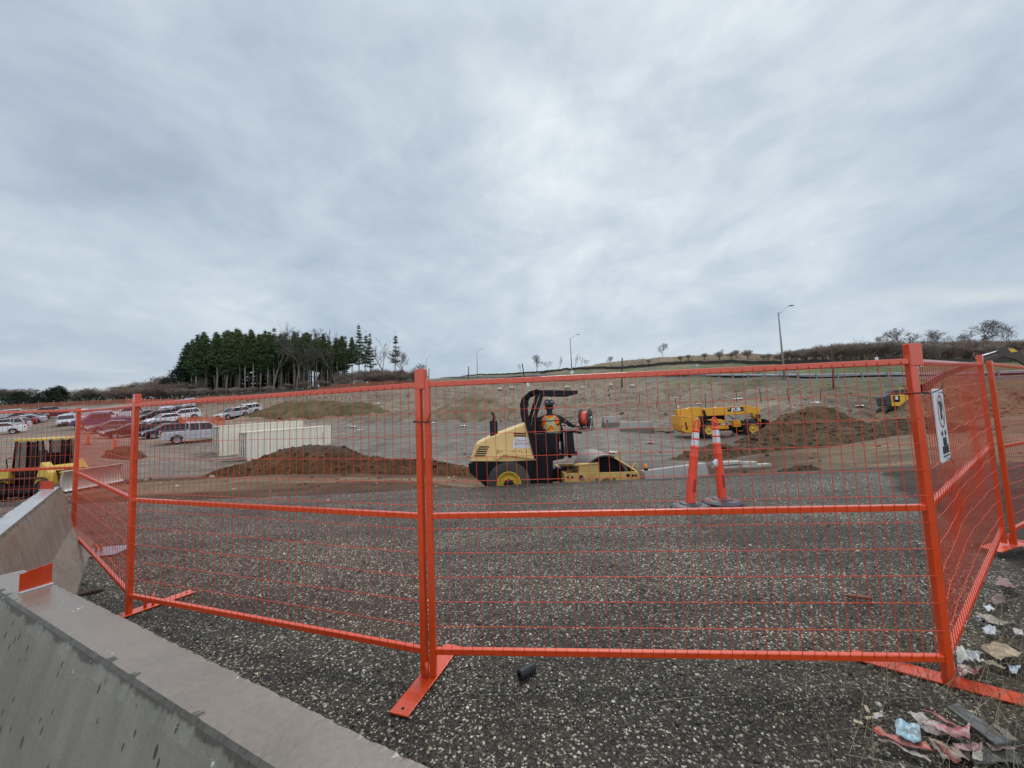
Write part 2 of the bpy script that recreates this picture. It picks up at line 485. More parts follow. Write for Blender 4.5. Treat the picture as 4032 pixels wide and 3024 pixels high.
def build_grid():
    us = sorted(COLS)
    ts = []; Zc = []; Cc = []; Rc = []
    for u in us:
        d = ray(u, 895 - .039 * (u - 1106))
        ts.append(d.x / d.y)
        c = COLS[u]
        Y = np.array([1.0] + [p[0] for p in c] + [1500.0]); Z = np.array([0.0] + [p[1] for p in c] + [c[-1][1] * 1.15])
        Zc.append(np.interp(YY, Y, Z))
        idx = np.clip(np.searchsorted([p[0] for p in c], YY, side='right') - 1, -1, len(c) - 1)
        zk = [('G' if i < 0 else c[i][2]) for i in idx]
        Cc.append(np.array([ZC[k][0] for k in zk])); Rc.append(np.array([ZC[k][1] for k in zk]))
    Zc = np.array(Zc); Cc = np.array(Cc); Rc = np.array(Rc); ts = np.array(ts)
    Zg = np.array([np.interp(TT, ts, Zc[:, j]) for j in range(NY_)]).T
    Cg = np.stack([np.array([np.interp(TT, ts, Cc[:, j, k]) for j in range(NY_)]).T for k in range(3)], -1)
    Rg = np.array([np.interp(TT, ts, Rc[:, j]) for j in range(NY_)]).T

    def blur(a, s, ax):
        k = np.exp(-.5 * (np.arange(-3 * s, 3 * s + 1) / s) ** 2); k /= k.sum()
        p = [(0, 0)] * a.ndim; p[ax] = (3 * s, 3 * s)
        ap = np.pad(a, p, mode='edge')
        return np.apply_along_axis(lambda v: np.convolve(v, k, 'valid'), ax, ap)
    Zs = blur(blur(Zg, 7, 0), 3, 1)
    # the gravel pad stays flat with a crisp edge
    w = np.clip((YY - 9.0) / 2.0, 0, 1)[None, :]
    Zs = Zg * (1 - w) + Zs * w
    return Zs, blur(blur(Cg, 3, 0), 1, 1), blur(blur(Rg, 3, 0), 2, 1)


ZG, CG, RG = build_grid()


def grid_at(g, t, ly):
    a = np.clip((t - TT[0]) / (TT[1] - TT[0]), 0, NT_ - 1.001); b = np.clip((ly - LY[0]) / (LY[1] - LY[0]), 0, NY_ - 1.001)
    i = a.astype(int); j = b.astype(int); fa = a - i; fb = b - j
    if g.ndim == 3: fa = fa[..., None]; fb = fb[..., None]
    return (g[i, j] * (1 - fa) + g[i + 1, j] * fa) * (1 - fb) + (g[i, j + 1] * (1 - fa) + g[i + 1, j + 1] * fa) * fb


def ty(x, y):
    r = np.hypot(x, y)
    ye = np.maximum(y, r * .42)
    ye = np.maximum(ye, .6)
    return np.clip(x / ye, -2, 2), np.log(ye)


def heights(x, y, detail=True):
    x = np.asarray(x, float); y = np.asarray(y, float)
    t, ly = ty(x, y)
    z = grid_at(ZG, t, ly)
    if detail:
        rg = grid_at(RG, t, ly)
        far = np.clip((np.exp(ly) - 8.0) / 3.0, 0, 1)
        z = z + far * rg * (2.4 * fbm(x / 13, y / 10, 63, 3) * np.clip((np.exp(ly) - 40) / 10, 0, 1) + 1.7 * fbm(x / 4.5, y / 4.5, 3, 3) + .9 * fbm(x / .9, y / .9, 8, 3) * np.clip(rg * 6, .3, 1))
        # wheel ruts in the dirt strip behind the gravel
        z = z + (1 - far) * .012 * fbm(x / .35, y / .35, 21, 3)
    back = np.clip((-y - 2) / 10, 0, 1)
    return z * (1 - back)


def H(x, y):
    return float(heights(np.array([x]), np.array([y]))[0])


def ground_hit(U, V, y0=8.0, y1=260.0):
    """where the sight line through a photo point meets the terrain"""
    d = ray(U, V)
    ys = np.exp(np.linspace(math.log(y0), math.log(y1), 1500))
    x = ys * d.x / d.y; z = EYE + ys * d.z / d.y
    h = heights(x, ys)
    b = np.nonzero(z <= h)[0]
    i = b[0] if len(b) else len(ys) - 1
    return Vector((x[i], ys[i], h[i]))


def on_ground(U, Y):
    V = 895 - .039 * (U - 1106)
    d = ray(U, V)
    x = Y * d.x / d.y
    return Vector((x, Y, H(x, Y)))
# ---------------------------------------------------------------- ground
def ground_material():
    m = D.materials.new('ground'); m.use_nodes = True
    nt = NT(m.node_tree); b = nt.n['Principled BSDF']
    at = nt.node('ShaderNodeAttribute', attribute_name='Col')
    tc = nt.node('ShaderNodeTexCoord').outputs['Object']
    flat = nt.node('ShaderNodeMapping', {'Vector': tc, 'Scale': (1, 1, .35)}).outputs[0]
    # loose soil
    n1 = nt.noise(flat, 1.1, 6, .62, .3)
    n2 = nt.noise(flat, 14, 7, .68)
    streak = nt.noise(nt.node('ShaderNodeMapping', {'Vector': tc, 'Scale': (.22, 2.6, .5), 'Rotation': (0, 0, rad(8))}).outputs[0], 1.2, 6, .62, .6)
    soil = nt.mix(1.0, at.outputs['Color'], nt.ramp(n1, [(.28, (.62, .60, .58)), (.5, (1, 1, 1)), (.72, (1.42, 1.40, 1.36))]), 'MULTIPLY')
    soil = nt.mix(1.0, soil, nt.ramp(n2, [(.25, (.55, .55, .55)), (.55, (1, 1, 1)), (.8, (1.6, 1.58, 1.5))]), 'MULTIPLY')
    soil = nt.mix(1.0, soil, nt.ramp(streak, [(.30, (.60, .58, .56)), (.5, (1, 1, 1)), (.68, (1.35, 1.33, 1.3))]), 'MULTIPLY')
    # gravel: packed dark chips with pale ones between
    v1 = nt.node('ShaderNodeTexVoronoi', {'Vector': tc, 'Scale': 96.0, 'Randomness': 1.0})
    v2 = nt.node('ShaderNodeTexVoronoi', {'Vector': tc, 'Scale': 44.0, 'Randomness': 1.0})
    c1 = nt.node('ShaderNodeSeparateColor', {0: v1.outputs['Color']}).outputs[0]
    c2 = nt.node('ShaderNodeSeparateColor', {0: v2.outputs['Color']}).outputs[1]
    chips = nt.ramp(c1, [(0, (.015, .012, .009)), (.45, (.040, .032, .024)), (.78, (.070, .057, .043)), (.90, (.15, .123, .093)), (.955, (.33, .285, .22)), (1, (.60, .54, .43))])
    big = nt.ramp(c2, [(0, (.025, .021, .018)), (.5, (.065, .056, .046)), (.8, (.22, .20, .17)), (1, (.55, .52, .46))])
    bigm = nt.math('MULTIPLY', nt.math('GREATER_THAN', c2, .86), nt.math('LESS_THAN', v2.outputs['Distance'], .36))
    grav = nt.mix(bigm, chips, big)
    rut = nt.noise(nt.node('ShaderNodeMapping', {'Vector': tc, 'Scale': (.18, 1.5, 1), 'Rotation': (0, 0, rad(-6))}).outputs[0], 1.1, 4, .55, .5)
    grav = nt.mix(1.0, grav, nt.ramp(rut, [(.32, (.55, .52, .49)), (.5, (1, 1, 1)), (.68, (1.30, 1.27, 1.22))]), 'MULTIPLY')
    fines = nt.ramp(nt.noise(flat, .42, 6, .66, .5), [(.50, (0, 0, 0)), (.66, (.72, .72, .72))])
    grav = nt.mix(nt.math('MULTIPLY', fines, nt.ramp(n2, [(.3, (.3, .3, .3)), (.6, (1, 1, 1))])), grav, (.066, .052, .039, 1))
    gp = nt.noise(flat, .8, 5, .6, .4)
    grav = nt.mix(1.0, grav, nt.ramp(gp, [(.3, (.60, .56, .52)), (.5, (1, 1, 1)), (.7, (1.35, 1.31, 1.25))]), 'MULTIPLY')
    fac = nt.math('ADD', at.outputs['Alpha'], nt.math('MULTIPLY', nt.math('SUBTRACT', n1, .5), .9))
    fac = nt.ramp(fac, [(.40, (0, 0, 0)), (.60, (1, 1, 1))])
    col = nt.mix(fac, soil, grav)
    nt.l.new(col, b.inputs['Base Color'])
    b.inputs['Specular IOR Level'].default_value = .35
    nt.put(b.inputs['Roughness'], nt.math('SUBTRACT', .92, nt.math('MULTIPLY', fac, .27)))
    hg = nt.math('ADD', nt.math('MULTIPLY', v1.outputs['Distance'], -1.0), nt.math('MULTIPLY', v2.outputs['Distance'], -.8))
    hs = nt.math('ADD', nt.math('MULTIPLY', n2, 1.0), nt.math('MULTIPLY', n1, .6))
    b1 = nt.node('ShaderNodeBump', {'Height': hg, 'Strength': .75, 'Distance': .012})
    nt.put(b1.inputs['Strength'], nt.math('MULTIPLY', fac, .8))
    b2 = nt.node('ShaderNodeBump', {'Height': hs, 'Distance': .10, 'Normal': b1.outputs[0]})
    nt.put(b2.inputs['Strength'], nt.math('MULTIPLY', nt.math('SUBTRACT', 1.0, fac), .75))
    nt.l.new(b2.outputs[0], b.inputs['Normal'])
    return m


GROUND = ground_material()


def build_ground():
    ang = np.concatenate([np.arange(-180, -66, 4), np.arange(-66, 66, .125), np.arange(66, 180, 4)]) * PI / 180
    rr = np.concatenate([[.02, .12], np.geomspace(.25, 7.6, 190), np.arange(7.65, 13, .06), np.geomspace(13.1, 110, 230), np.geomspace(113, 2600, 70)])
    A, Rr = np.meshgrid(ang, rr, indexing='ij')
    x = Rr * np.sin(A); y = Rr * np.cos(A)
    z = heights(x, y)
    jt, jl = fbm(x / 3, y / 3, 31, 4), fbm(x / 2.2, y / 2.2, 41, 4)
    t, ly = ty(x, y)
    C = grid_at(CG, t + .05 * jt * np.clip(ly, 0, 4), ly + .16 * jl * np.clip(ly - 2.0, 0, 1))
    yy = np.exp(ly)
    edge = 8.35 + .55 * jl + .25 * fbm(x / .5, y / .5, 77, 2)
    grav = np.clip((edge - yy) / .35 + .5, 0, 1)
    # bare soil with litter to the right of the fence corner
    soil = np.clip((x - 2.05 + 1.3 * jt + .8 * fbm(x / .4, y / .4, 91, 3)) / .9, 0, 1) * np.clip((3.1 - y + 1.5 * jt) / .9, 0, 1)
    soil = np.maximum(soil, np.clip((x - 3.6 - .72 * (y - 3.0) + 1.2 * jt) / .6, 0, 1) * .9)
    soil = soil * np.clip(yy / 1.0, 0, 1)
    grav = grav * (1 - .85 * soil)
    near = np.clip((8.6 - yy) / .5, 0, 1)
    C = C * (1 - near[..., None]) + near[..., None] * np.array((.055, .041, .029))
    C = C * np.clip(1 + .75 * fbm(x / 9, y / 7, 51, 4)[..., None] + .5 * fbm(x / 1.6, y / 1.2, 57, 3)[..., None], .35, 2)
    n, m = A.shape
    idx = np.arange(n * m).reshape(n, m)
    nx = np.roll(idx, -1, 0)
    F = np.stack([idx[:, :-1], idx[:, 1:], nx[:, 1:], nx[:, :-1]], -1).reshape(-1, 4)
    o = np_mesh('ground', np.stack([x, y, z], -1).reshape(-1, 3), F, GROUND, True, attr={'Col': np.concatenate([C, grav[..., None]], -1).reshape(-1, 4)})
    tag(o, 'gravel pad, dirt yard, car park and bank of the building site', 'ground', kind='structure')


build_ground()
RNG = np.random.default_rng(5)
ICO_V = np.array([(0, -.526, .851), (.851, 0, .526), (.851, 0, -.526), (-.851, 0, -.526), (-.851, 0, .526), (-.526, .851, 0), (.526, .851, 0), (.526, -.851, 0), (-.526, -.851, 0), (0, -.526, -.851), (0, .526, -.851), (0, .526, .851)])
ICO_F = np.array([(1, 2, 6), (1, 7, 2), (3, 4, 5), (4, 3, 8), (6, 5, 11), (5, 6, 10), (9, 10, 2), (10, 9, 3), (7, 8, 9), (8, 7, 0), (11, 0, 1), (0, 11, 4), (6, 2, 10), (1, 6, 11), (3, 5, 10), (5, 4, 11), (2, 7, 9), (7, 1, 0), (3, 9, 8), (4, 8, 0)])


def stones(name, P, S, colr, m, flat=.62, smooth=True):
    N = len(P)
    V = ICO_V[None] * (1 + RNG.uniform(-.28, .28, (N, 12, 1)))
    sc = np.stack([RNG.uniform(.75, 1.35, N), RNG.uniform(.7, 1.1, N), RNG.uniform(.55, .95, N) * flat / .62], -1)
    V = V * sc[:, None, :]
    a = RNG.uniform(0, 2 * PI, N); ca, sa = np.cos(a), np.sin(a)
    V = np.stack([V[..., 0] * ca[:, None] - V[..., 1] * sa[:, None], V[..., 0] * sa[:, None] + V[..., 1] * ca[:, None], V[..., 2]], -1)
    V = V * S[:, None, None] + P[:, None, :]
    F = (ICO_F[None] + 12 * np.arange(N)[:, None, None]).reshape(-1, 3)
    return np_mesh(name, V.reshape(-1, 3), F, m, smooth, attr={'Col': np.repeat(colr, 12, 0)})


def scatter_gravel():
    N = 62000
    t = RNG.uniform(-1.45, 1.5, N); iy = RNG.uniform(1 / 8.6, 1 / .85, N) ** 1.0
    iy = np.where(RNG.random(N) < .45, RNG.uniform(1 / 8.6, 1 / 2.0, N), iy)
    y = 1 / iy; x = t * y
    keep = ~((x < 0.2) & (y < 2.05 - .51 * (x + 2.27) + .05)) & ~((x < -2.8) & (y < 3.05 - .99 * (x + 3.95) + .1))
    soil = (x > 2.1 + RNG.normal(0, .25, N)) & (y < 2.9) | (x > 3.6 + .72 * (y - 3))
    keep &= ~(soil & (RNG.random(N) < .8))
    x, y = x[keep], y[keep]; N = len(x)
    s = np.exp(RNG.normal(math.log(.0040), .44, N)) * (.75 + .13 * y)
    s = np.clip(s * .9, .002, .015)
    u = RNG.random(N)
    g = np.where(u < .58, RNG.uniform(.02, .075, N), np.where(u < .84, RNG.uniform(.08, .18, N), RNG.uniform(.30, .68, N)))
    tint = np.stack([1 + RNG.uniform(0, .10, N), 1 + RNG.uniform(-.01, .03, N), 1 - RNG.uniform(.08, .34, N)], -1)
    o = stones('loose_gravel', np.stack([x, y, heights(x, y) + s * .25], -1), s, g[:, None] * tint, vcol_mat('gravel_stone', .6, 60, .25, 0))
    tag(o, 'loose dark gravel with pale pebbles on the pad', 'gravel', kind='stuff')


scatter_gravel()


def scatter_rubble():
    """stones and clods strewn over the dirt, the bank and the edges of the yard"""
    P = []; S = []; C = []
    N = 5200
    us = RNG.uniform(150, 2200, N); fr = RNG.random(N)
    ys = np.exp(RNG.uniform(math.log(9.0), math.log(78), N))
    t = (us * K - 2016) / FPX
    x = t * ys
    tt, ly = ty(x, ys)
    rg = grid_at(RG, tt, ly)
    keep = RNG.random(N) < np.clip(rg * 2.2, .06, 1)
    x, ys = x[keep], ys[keep]; N = len(x)
    s = np.exp(RNG.normal(math.log(.036), .55, N)) * (.5 + ys / 32)
    s = np.clip(s, .02, .38)
    c = np.where(RNG.random(N)[:, None] < .09, np.array((.42, .38, .31)), grid_at(CG, *ty(x, ys)) * RNG.uniform(.6, 1.5, (N, 1)))
    o = stones('rubble', np.stack([x, ys, heights(x, ys) + s * .1], -1), s, c, vcol_mat('rubble_stone', .9, 15, .3, .3))
    tag(o, 'stones and clods of earth strewn over the dirt and the bank', 'rubble', kind='stuff')


scatter_rubble()

# ---------------------------------------------------------------- orange fence panels
ORANGE = mat('orange_powder_coat', (.66, .056, .005), .34, 0, .07, 5, dirt=.10, dcol=(.38, .07, .025), dscale=9, spec=.5, coat=.6)
WIREM = mat('orange_wire_paint', (.66, .058, .014), .42, 0, .10, 9)
BLACKT = mat('black_rubber', (.016, .016, .017), .62, 0, .25, 12)


def fence_panel(p0, p1, label, z0=0.0, z1=0.0, sag=0.0, lean=0.0, top_extra=0.0, cap=True, tie=None, mid=.962, seed=0, wr=1.0):
    a = Vector((p0[0], p0[1], 0)); b = Vector((p1[0], p1[1], 0))
    d = (b - a); L = d.length; rz = math.atan2(d.y, d.x)
    dz = z1 - z0
    e = empty('site_fence', (a.x, a.y, z0), rz, label, 'fence', 'orange temporary fence panels')
    pw, rw = .038, .032

    def zz(x, z): return z + dz * x / L
    for x in (0.0, L):
        MB().box((x, lean * .5, zz(x, .92)), (pw, pw, 1.80), rot=(-lean / 1.8, 0, 0)).build('post', ORANGE, e, .004)
    for nm, z in (('rail', 1.785), ('rail', mid), ('rail', .16)):
        MB().bar((pw / 2, lean * z / 1.8, zz(0, z)), (L - pw / 2, lean * z / 1.8, zz(L, z)), rw, .034).build(nm, ORANGE, e, .004)
    m = MB()
    n = 46
    rnd = random.Random(seed)
    xs = [L * i / n for i in range(1, n)]
    zs = [.313 + .1435 * k for k in range(10)]

    def off(x, z):
        if not sag: return lean * z / 1.8
        return lean * z / 1.8 + sag * math.sin(PI * x / L) * math.sin(PI * min(1, max(0, (z - .16) / .8))) * (1 if z < .96 else .15) \
            + .10 * sag * math.sin(x * 5.2 + z * 4 + seed) * math.sin(PI * min(1, max(0, (z - .16) / 1.6)))
    for x in xs:
        zl = [.16, .40, .65, .94, 1.2, 1.5, 1.785] if sag else [.16, mid, 1.785]
        m.tube([(x + rnd.uniform(-.002, .002), off(x, z) - .019, zz(x, z)) for z in zl], .0018 * wr, 4, False)
    for z in zs:
        k = 24 if sag else 4
        m.tube([(L * i / k, off(L * i / k, z) - .0225, zz(L * i / k, z) + (.006 * math.sin(i * 1.7 + z * 9) if sag else 0)) for i in range(k + 1)], .0021, 4, False)
    m.build('wire_mesh', WIREM, e, fixn=False)
    if cap:   # sleeve that couples this panel to the next
        MB().box((L + .018, 0.0, zz(L, 1.822)), (.068, .044, .13)).build('coupler', ORANGE, e, .004)
    if tie:
        t = MB()
        for z in tie:
            t.tube([(L + .018 + .062 * math.cos(q), .031 * math.sin(q), zz(L, z) + .004 * math.sin(q * 2)) for q in [i * PI / 8 for i in range(17)]], .0035, 5, False)
            t.tube([(L + .07, -.03, zz(L, z)), (L + .10, -.05, zz(L, z) + .02), (L + .11, -.05, zz(L, z) + .05)], .003, 5)
        t.build('cable_tie', BLACKT, e)
    return e


pL2, pL, pC1, pC2, pR, pE, pRR = (-5.97, 5.20), (-3.345, 3.355), (-.602, 2.43), (-.546, 2.42), (2.298, 2.172), (2.345, 2.205), (4.775, 3.845)
fence_panel((-8.85, 5.02), (-6.03, 5.25), 'orange fence panel leaving the left edge of the photo, in front of the bulldozer', .10, .08, cap=False, mid=1.0, seed=1)
fence_panel(pL2, (pL[0] - .03, pL[1] + .035), 'orange fence panel seen nearly edge-on behind the far concrete barrier', .06, 0.0, seed=2, wr=1.45)
fence_panel(pL, pC1, 'wide orange fence panel in front of the shipping containers', seed=3, tie=[1.55])
fence_panel(pC2, pR, 'wide orange fence panel in front of the soil roller and the orange delineator posts', seed=4, tie=[1.60])
fence_panel(pE, pRR, 'orange fence panel with buckled wires carrying the white no parking sign', 0.0, .09, sag=.055, seed=5, tie=[.98], wr=1.5)
fence_panel((4.815, 3.80), (7.35, 5.05), 'orange fence panel leaving the right edge of the photo, in front of the excavator arm', .09, .05, cap=False, seed=6)
# cap on the far left corner
def fence_foot(c, d, L, w, label, bent=0.0, z=0.0, hole=True):
    d = Vector((d[0], d[1], 0)).normalized()
    e = empty('fence_stand', (c[0], c[1], z + .004), math.atan2(d.y, d.x), label, 'fence stand', 'flat stands under the fence posts')
    m = MB()
    n = 8
    vs = []; fs = []
    for i in range(n + 1):
        x = -L / 2 + L * i / n
        zc = .004 + bent * math.sin(PI * i / n)
        for yy, zt in ((-w / 2, 0), (w / 2, 0), (w / 2, .009), (-w / 2, .009)):
            vs.append((x, yy, zc + zt))
    for i in range(n):
        for k in range(4):
            fs.append((i * 4 + k, i * 4 + (k + 1) % 4, i * 4 + 4 + (k + 1) % 4, i * 4 + 4 + k))
    fs += [(0, 3, 2, 1), (n * 4, n * 4 + 1, n * 4 + 2, n * 4 + 3)]
    m.add(vs, fs).build('plate', ORANGE, e, .0015)
    for s in (-1, 1):
        MB().lathe([(.0001, .0095), (.009, .0098), (.0001, .0101)], (s * (L / 2 - .04), 0, .0045 + bent * .2), n=10).build('bolt_hole', BLACKT, e)
        if L < .9: MB().tube([(s * .027, 0, .01 + bent), (s * .027, 0, .10 + bent)], .012, 8).build('peg', ORANGE, e)
    return e


fence_foot((-.575, 2.425), (.18, .54), .62, .115, 'orange foot plate under the middle pair of fence posts, beside the black tube')
fence_foot((2.42, 2.16), (.42, -.33), .98, .115, 'long orange foot plate under the fence corner, among the litter')
fence_foot((-3.28, 3.47), (.26, .46), .62, .115, 'orange foot plate at the fence corner by the near concrete barrier')
fence_foot((4.90, 3.88), (.50, .10), .62, .15, 'bent orange foot plate under the far right pair of fence posts', bent=.03, z=.05)
fence_foot((-5.42, 5.02), (.62, .14), .60, .42, 'wide pale foot plate lying behind the far concrete barrier')
D.objects[[o.name for o in D.objects if o.name.startswith('plate')][-1]].data.materials[0] = mat('galvanised_plate', (.36, .37, .42), .35, .6, .1, 6)

# no parking sign hung on the buckled panel
def no_parking_sign():
    dx, dy = pRR[0] - pE[0], pRR[1] - pE[1]
    L = math.hypot(dx, dy); ux, uy = dx / L, dy / L
    s = .355
    e = empty('no_parking_sign', (pE[0] + ux * s + uy * .034, pE[1] + uy * s - ux * .034, 1.40), math.atan2(dy, dx),
              'white no parking fire route sign wired to the orange fence by the corner post', 'sign')
    e.scale = (.86, 1, .98)
    white = mat('sign_white', (.74, .75, .76), .35, 0, .05, 4, dirt=.15, dcol=(.5, .5, .5))
    red = mat('sign_red', (.36, .07, .09), .4); blk = mat('sign_black', (.03, .03, .035), .45)
    MB().box((0, 0, 0), (.305, .012, .457)).build('board', white, e, .006)
    y = -.0075

    def disc(name, r0, r1, zc, m):
        b = MB(); n = 40
        vs = [(r * math.cos(2 * PI * k / n), y, zc + r * math.sin(2 * PI * k / n)) for r in (r0, r1) for k in range(n)]
        b.add(vs, [(k, (k + 1) % n, n + (k + 1) % n, n + k) for k in range(n)]).build(name, m, e)
    disc('ring', .092, .105, .085, red)
    MB().box((0, y + .0002, .085), (.012, .001, .19), rot=(0, rad(-45), 0)).build('slash', red, e)
    text_mesh('letter_p', 'P', .16, blk, e, (.002, y + .0008, .087), bold=.004)
    for s in (-1, 1):
        MB().add([(s * .100, y, -.052), (s * .042, y, -.028), (s * .042, y, -.042), (s * .03, y, -.042), (s * .03, y, -.062), (s * .042, y, -.062), (s * .042, y, -.076)], [(0, 1, 2, 3, 4, 5, 6)]).build('arrow', blk, e)
    text_mesh('lettering', 'FIRE', .062, blk, e, (0, y, -.105), bold=.0025)
    text_mesh('lettering', 'ROUTE', .062, blk, e, (0, y, -.155), bold=.0025)
    b = MB()
    for i in range(16):
        b.box((-.105 + .014 * i, y, -.192), (.009 if i % 4 else .005, .001, .012))
    b.build('small_print', mat('sign_grey', (.16, .16, .17), .5), e)
    for zc in (.205, -.21):
        w = MB(); w.tube([(-.05, -.012, zc), (0, -.02, zc + .004), (.03, -.012, zc - .006)], .0016, 5)
        w.tube([(0, -.02, zc + .004), (.02, -.03, zc - .025), (.04, -.02, zc - .03)], .0014, 5)
        w.build('wire', BLACKT, e)


no_parking_sign()

# ---------------------------------------------------------------- concrete barriers
def barrier_material(name, col, wet, streaks, side):
    m = D.materials.new(name); m.use_nodes = True
    nt = NT(m.node_tree); b = nt.n['Principled BSDF']
    tc = nt.node('ShaderNodeTexCoord').outputs['Object']
    sep = nt.node('ShaderNodeSeparateXYZ', {0: tc})
    geo = nt.node('ShaderNodeNewGeometry')
    big = nt.noise(tc, 2.2, 7, .62, .5)
    fine = nt.noise(tc, 55, 6, .7)
    vert = nt.noise(nt.node('ShaderNodeMapping', {'Vector': tc, 'Scale': (9, 9, .9)}).outputs[0], 1.6, 6, .65)
    c = nt.mix(nt.ramp(big, [(.3, (0, 0, 0)), (.7, (1, 1, 1))]), tuple(x * .82 for x in col) + (1,), tuple(x * 1.15 for x in col) + (1,))
    c = nt.mix(1.0, c, nt.ramp(fine, [(.3, (.86, .86, .86)), (.7, (1.1, 1.1, 1.1))]), 'MULTIPLY')
    # streaked mud on the sides, pock marks
    up = nt.math('ABSOLUTE', nt.node('ShaderNodeSeparateXYZ', {0: geo.outputs['Normal']}).outputs[2])
    sidem = nt.math('LESS_THAN', up, .93)
    c = nt.mix(nt.math('MULTIPLY', sidem, nt.ramp(vert, [(.42, (0, 0, 0)), (.60, (.9, .9, .9))])), c, (*streaks, 1))
    sidev = nt.mix(nt.ramp(nt.noise(nt.node('ShaderNodeMapping', {'Vector': tc, 'Scale': (3, 3, .5)}).outputs[0], 2.2, 6, .65, .3), [(.32, (0, 0, 0)), (.7, (1, 1, 1))]), tuple(q * .78 for q in side) + (1,), tuple(q * 1.14 for q in side) + (1,))
    sc = nt.mix(nt.math('MULTIPLY', sidem, .70), c, sidev)
    pock = nt.node('ShaderNodeTexVoronoi', {'Vector': nt.node('ShaderNodeMapping', {'Vector': tc, 'Scale': (1.9, 1.9, .75)}).outputs[0], 'Scale': 17.0})
    pc = nt.node('ShaderNodeSeparateColor', {0: pock.outputs['Color']}).outputs[0]
    pm = nt.math('MULTIPLY', nt.math('LESS_THAN', pock.outputs['Distance'], nt.math('MULTIPLY', nt.math('MULTIPLY', pc, pc), .30)), nt.math('GREATER_THAN', nt.math('ADD', pc, nt.math('SUBTRACT', big, .5)), .35))
    pm = nt.math('MULTIPLY', pm, sidem)
    sc = nt.mix(nt.math('MULTIPLY', pm, .85), sc, (.035, .032, .026, 1))
    # ragged dark band just below the top edge, pale chips beside it
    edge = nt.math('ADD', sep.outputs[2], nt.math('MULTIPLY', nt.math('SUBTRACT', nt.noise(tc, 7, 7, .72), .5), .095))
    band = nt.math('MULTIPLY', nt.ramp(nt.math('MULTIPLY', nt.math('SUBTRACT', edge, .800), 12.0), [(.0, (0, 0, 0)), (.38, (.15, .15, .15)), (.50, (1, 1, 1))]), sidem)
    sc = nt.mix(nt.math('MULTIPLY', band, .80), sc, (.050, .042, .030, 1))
    chip = nt.math('MULTIPLY', nt.math('GREATER_THAN', nt.noise(tc, 17, 5, .65, .3), .685), nt.math('GREATER_THAN', sep.outputs[2], .79))
    sc = nt.mix(chip, sc, (.50, .50, .46, 1))
    nt.l.new(sc, b.inputs['Base Color'])
    wetn = nt.ramp(big, [(.35, (wet, wet, wet)), (.7, (min(1, wet + .3),) * 3)])
    nt.put(b.inputs['Coat Weight'], nt.math('MULTIPLY', nt.math('SUBTRACT', 1.0, sidem), .5)); b.inputs['Coat Roughness'].default_value = wet
    nt.put(b.inputs['Roughness'], nt.math('ADD', wetn, nt.math('MULTIPLY', nt.math('SUBTRACT', fine, .5), .15)))
    bp = nt.node('ShaderNodeBump', {'Height': nt.math('SUBTRACT', nt.math('ADD', fine, nt.math('MULTIPLY', big, .6)), pm), 'Strength': .35, 'Distance': .008})
    nt.l.new(bp.outputs[0], b.inputs['Normal'])
    return m


def barrier(p0, p1, label, m, h=.86, chip=.020, seed=0, name='concrete_barrier', prof=None, group='concrete road barriers', z=0.0, tilt=0.0, ref=None, flip=False):
    a = Vector((*p0, z)); b = Vector((*p1, z))
    d = b - a; L = d.length
    e = empty(name, a, math.atan2(d.y, d.x), label, 'concrete barrier', group)
    if tilt: e.rotation_euler = (0, tilt, math.atan2(d.y, d.x))
    half = prof or [(-.39, 0), (-.39, .07), (-.20, .32), (-.145, .60), (-.0905, h - .055), (-.0765, h - .010), (-.068, h), (-.050, h), (.050, h), (.068, h), (.0765, h - .010), (.0905, h - .055), (.145, .60), (.20, .32), (.39, .07), (.39, 0)]
    # finer points round the profile so that the edges can be ragged
    n = max(12, int(L / .011)) if chip else 2
    rnd = np.random.default_rng(seed)
    vs = []; P = len(half)
    chips = [(rnd.uniform(0, L), rnd.uniform(.02, .07), rnd.uniform(.02, .075)) for _ in range(int(L * 3))]
    X = np.linspace(0, L, n + 1)
    for i, x in enumerate(X):
        for k, (py, pz) in enumerate(half):
            dx = dy = dzz = 0
            if chip and abs(pz - h) < .02 and abs(py) > .06:
                q = float(fbm([x * 22], [k * 3.1], seed, 4, .7)[0]); q2 = sum(dp * max(0, 1 - abs(x - cx) / wd) for cx, wd, dp in chips) * (.6 + 1.2 * abs(float(fbm([x * 60], [k * 2.2], seed + 2, 2)[0])))
                dzz = -abs(q) * chip * .7 - q2 * .14 * (1 if k in (5, 6) else .12)
                dy = -math.copysign(1, py) * (abs(q) * chip * .7 + q2 * .16 * (1 if k in (5, 6) else .15))
            vs.append((x, py + dy, pz + dzz))
    fs = []
    for i in range(n):
        for k in range(P - 1):
            fs.append((i * P + k, i * P + k + 1, (i + 1) * P + k + 1, (i + 1) * P + k))
    fs += [tuple(range(P)), tuple(reversed(range(n * P, n * P + P)))]
    MB().add(vs, fs).build('body', m, e)
    for x in (-.012, L + .012):
        s = -1 if x < 0 else 1
        for zc in (.25, .6):
            MB().tube([(x - s * .02, -.03, zc * h), (x + s * .035, -.03, zc * h), (x + s * .05, 0, zc * h), (x + s * .035, .03, zc * h), (x - s * .02, .03, zc * h)], .009, 6).build('steel_loop', mat('rusty_steel', (.10, .05, .03), .7, .5, .3, 20), e)
    return e


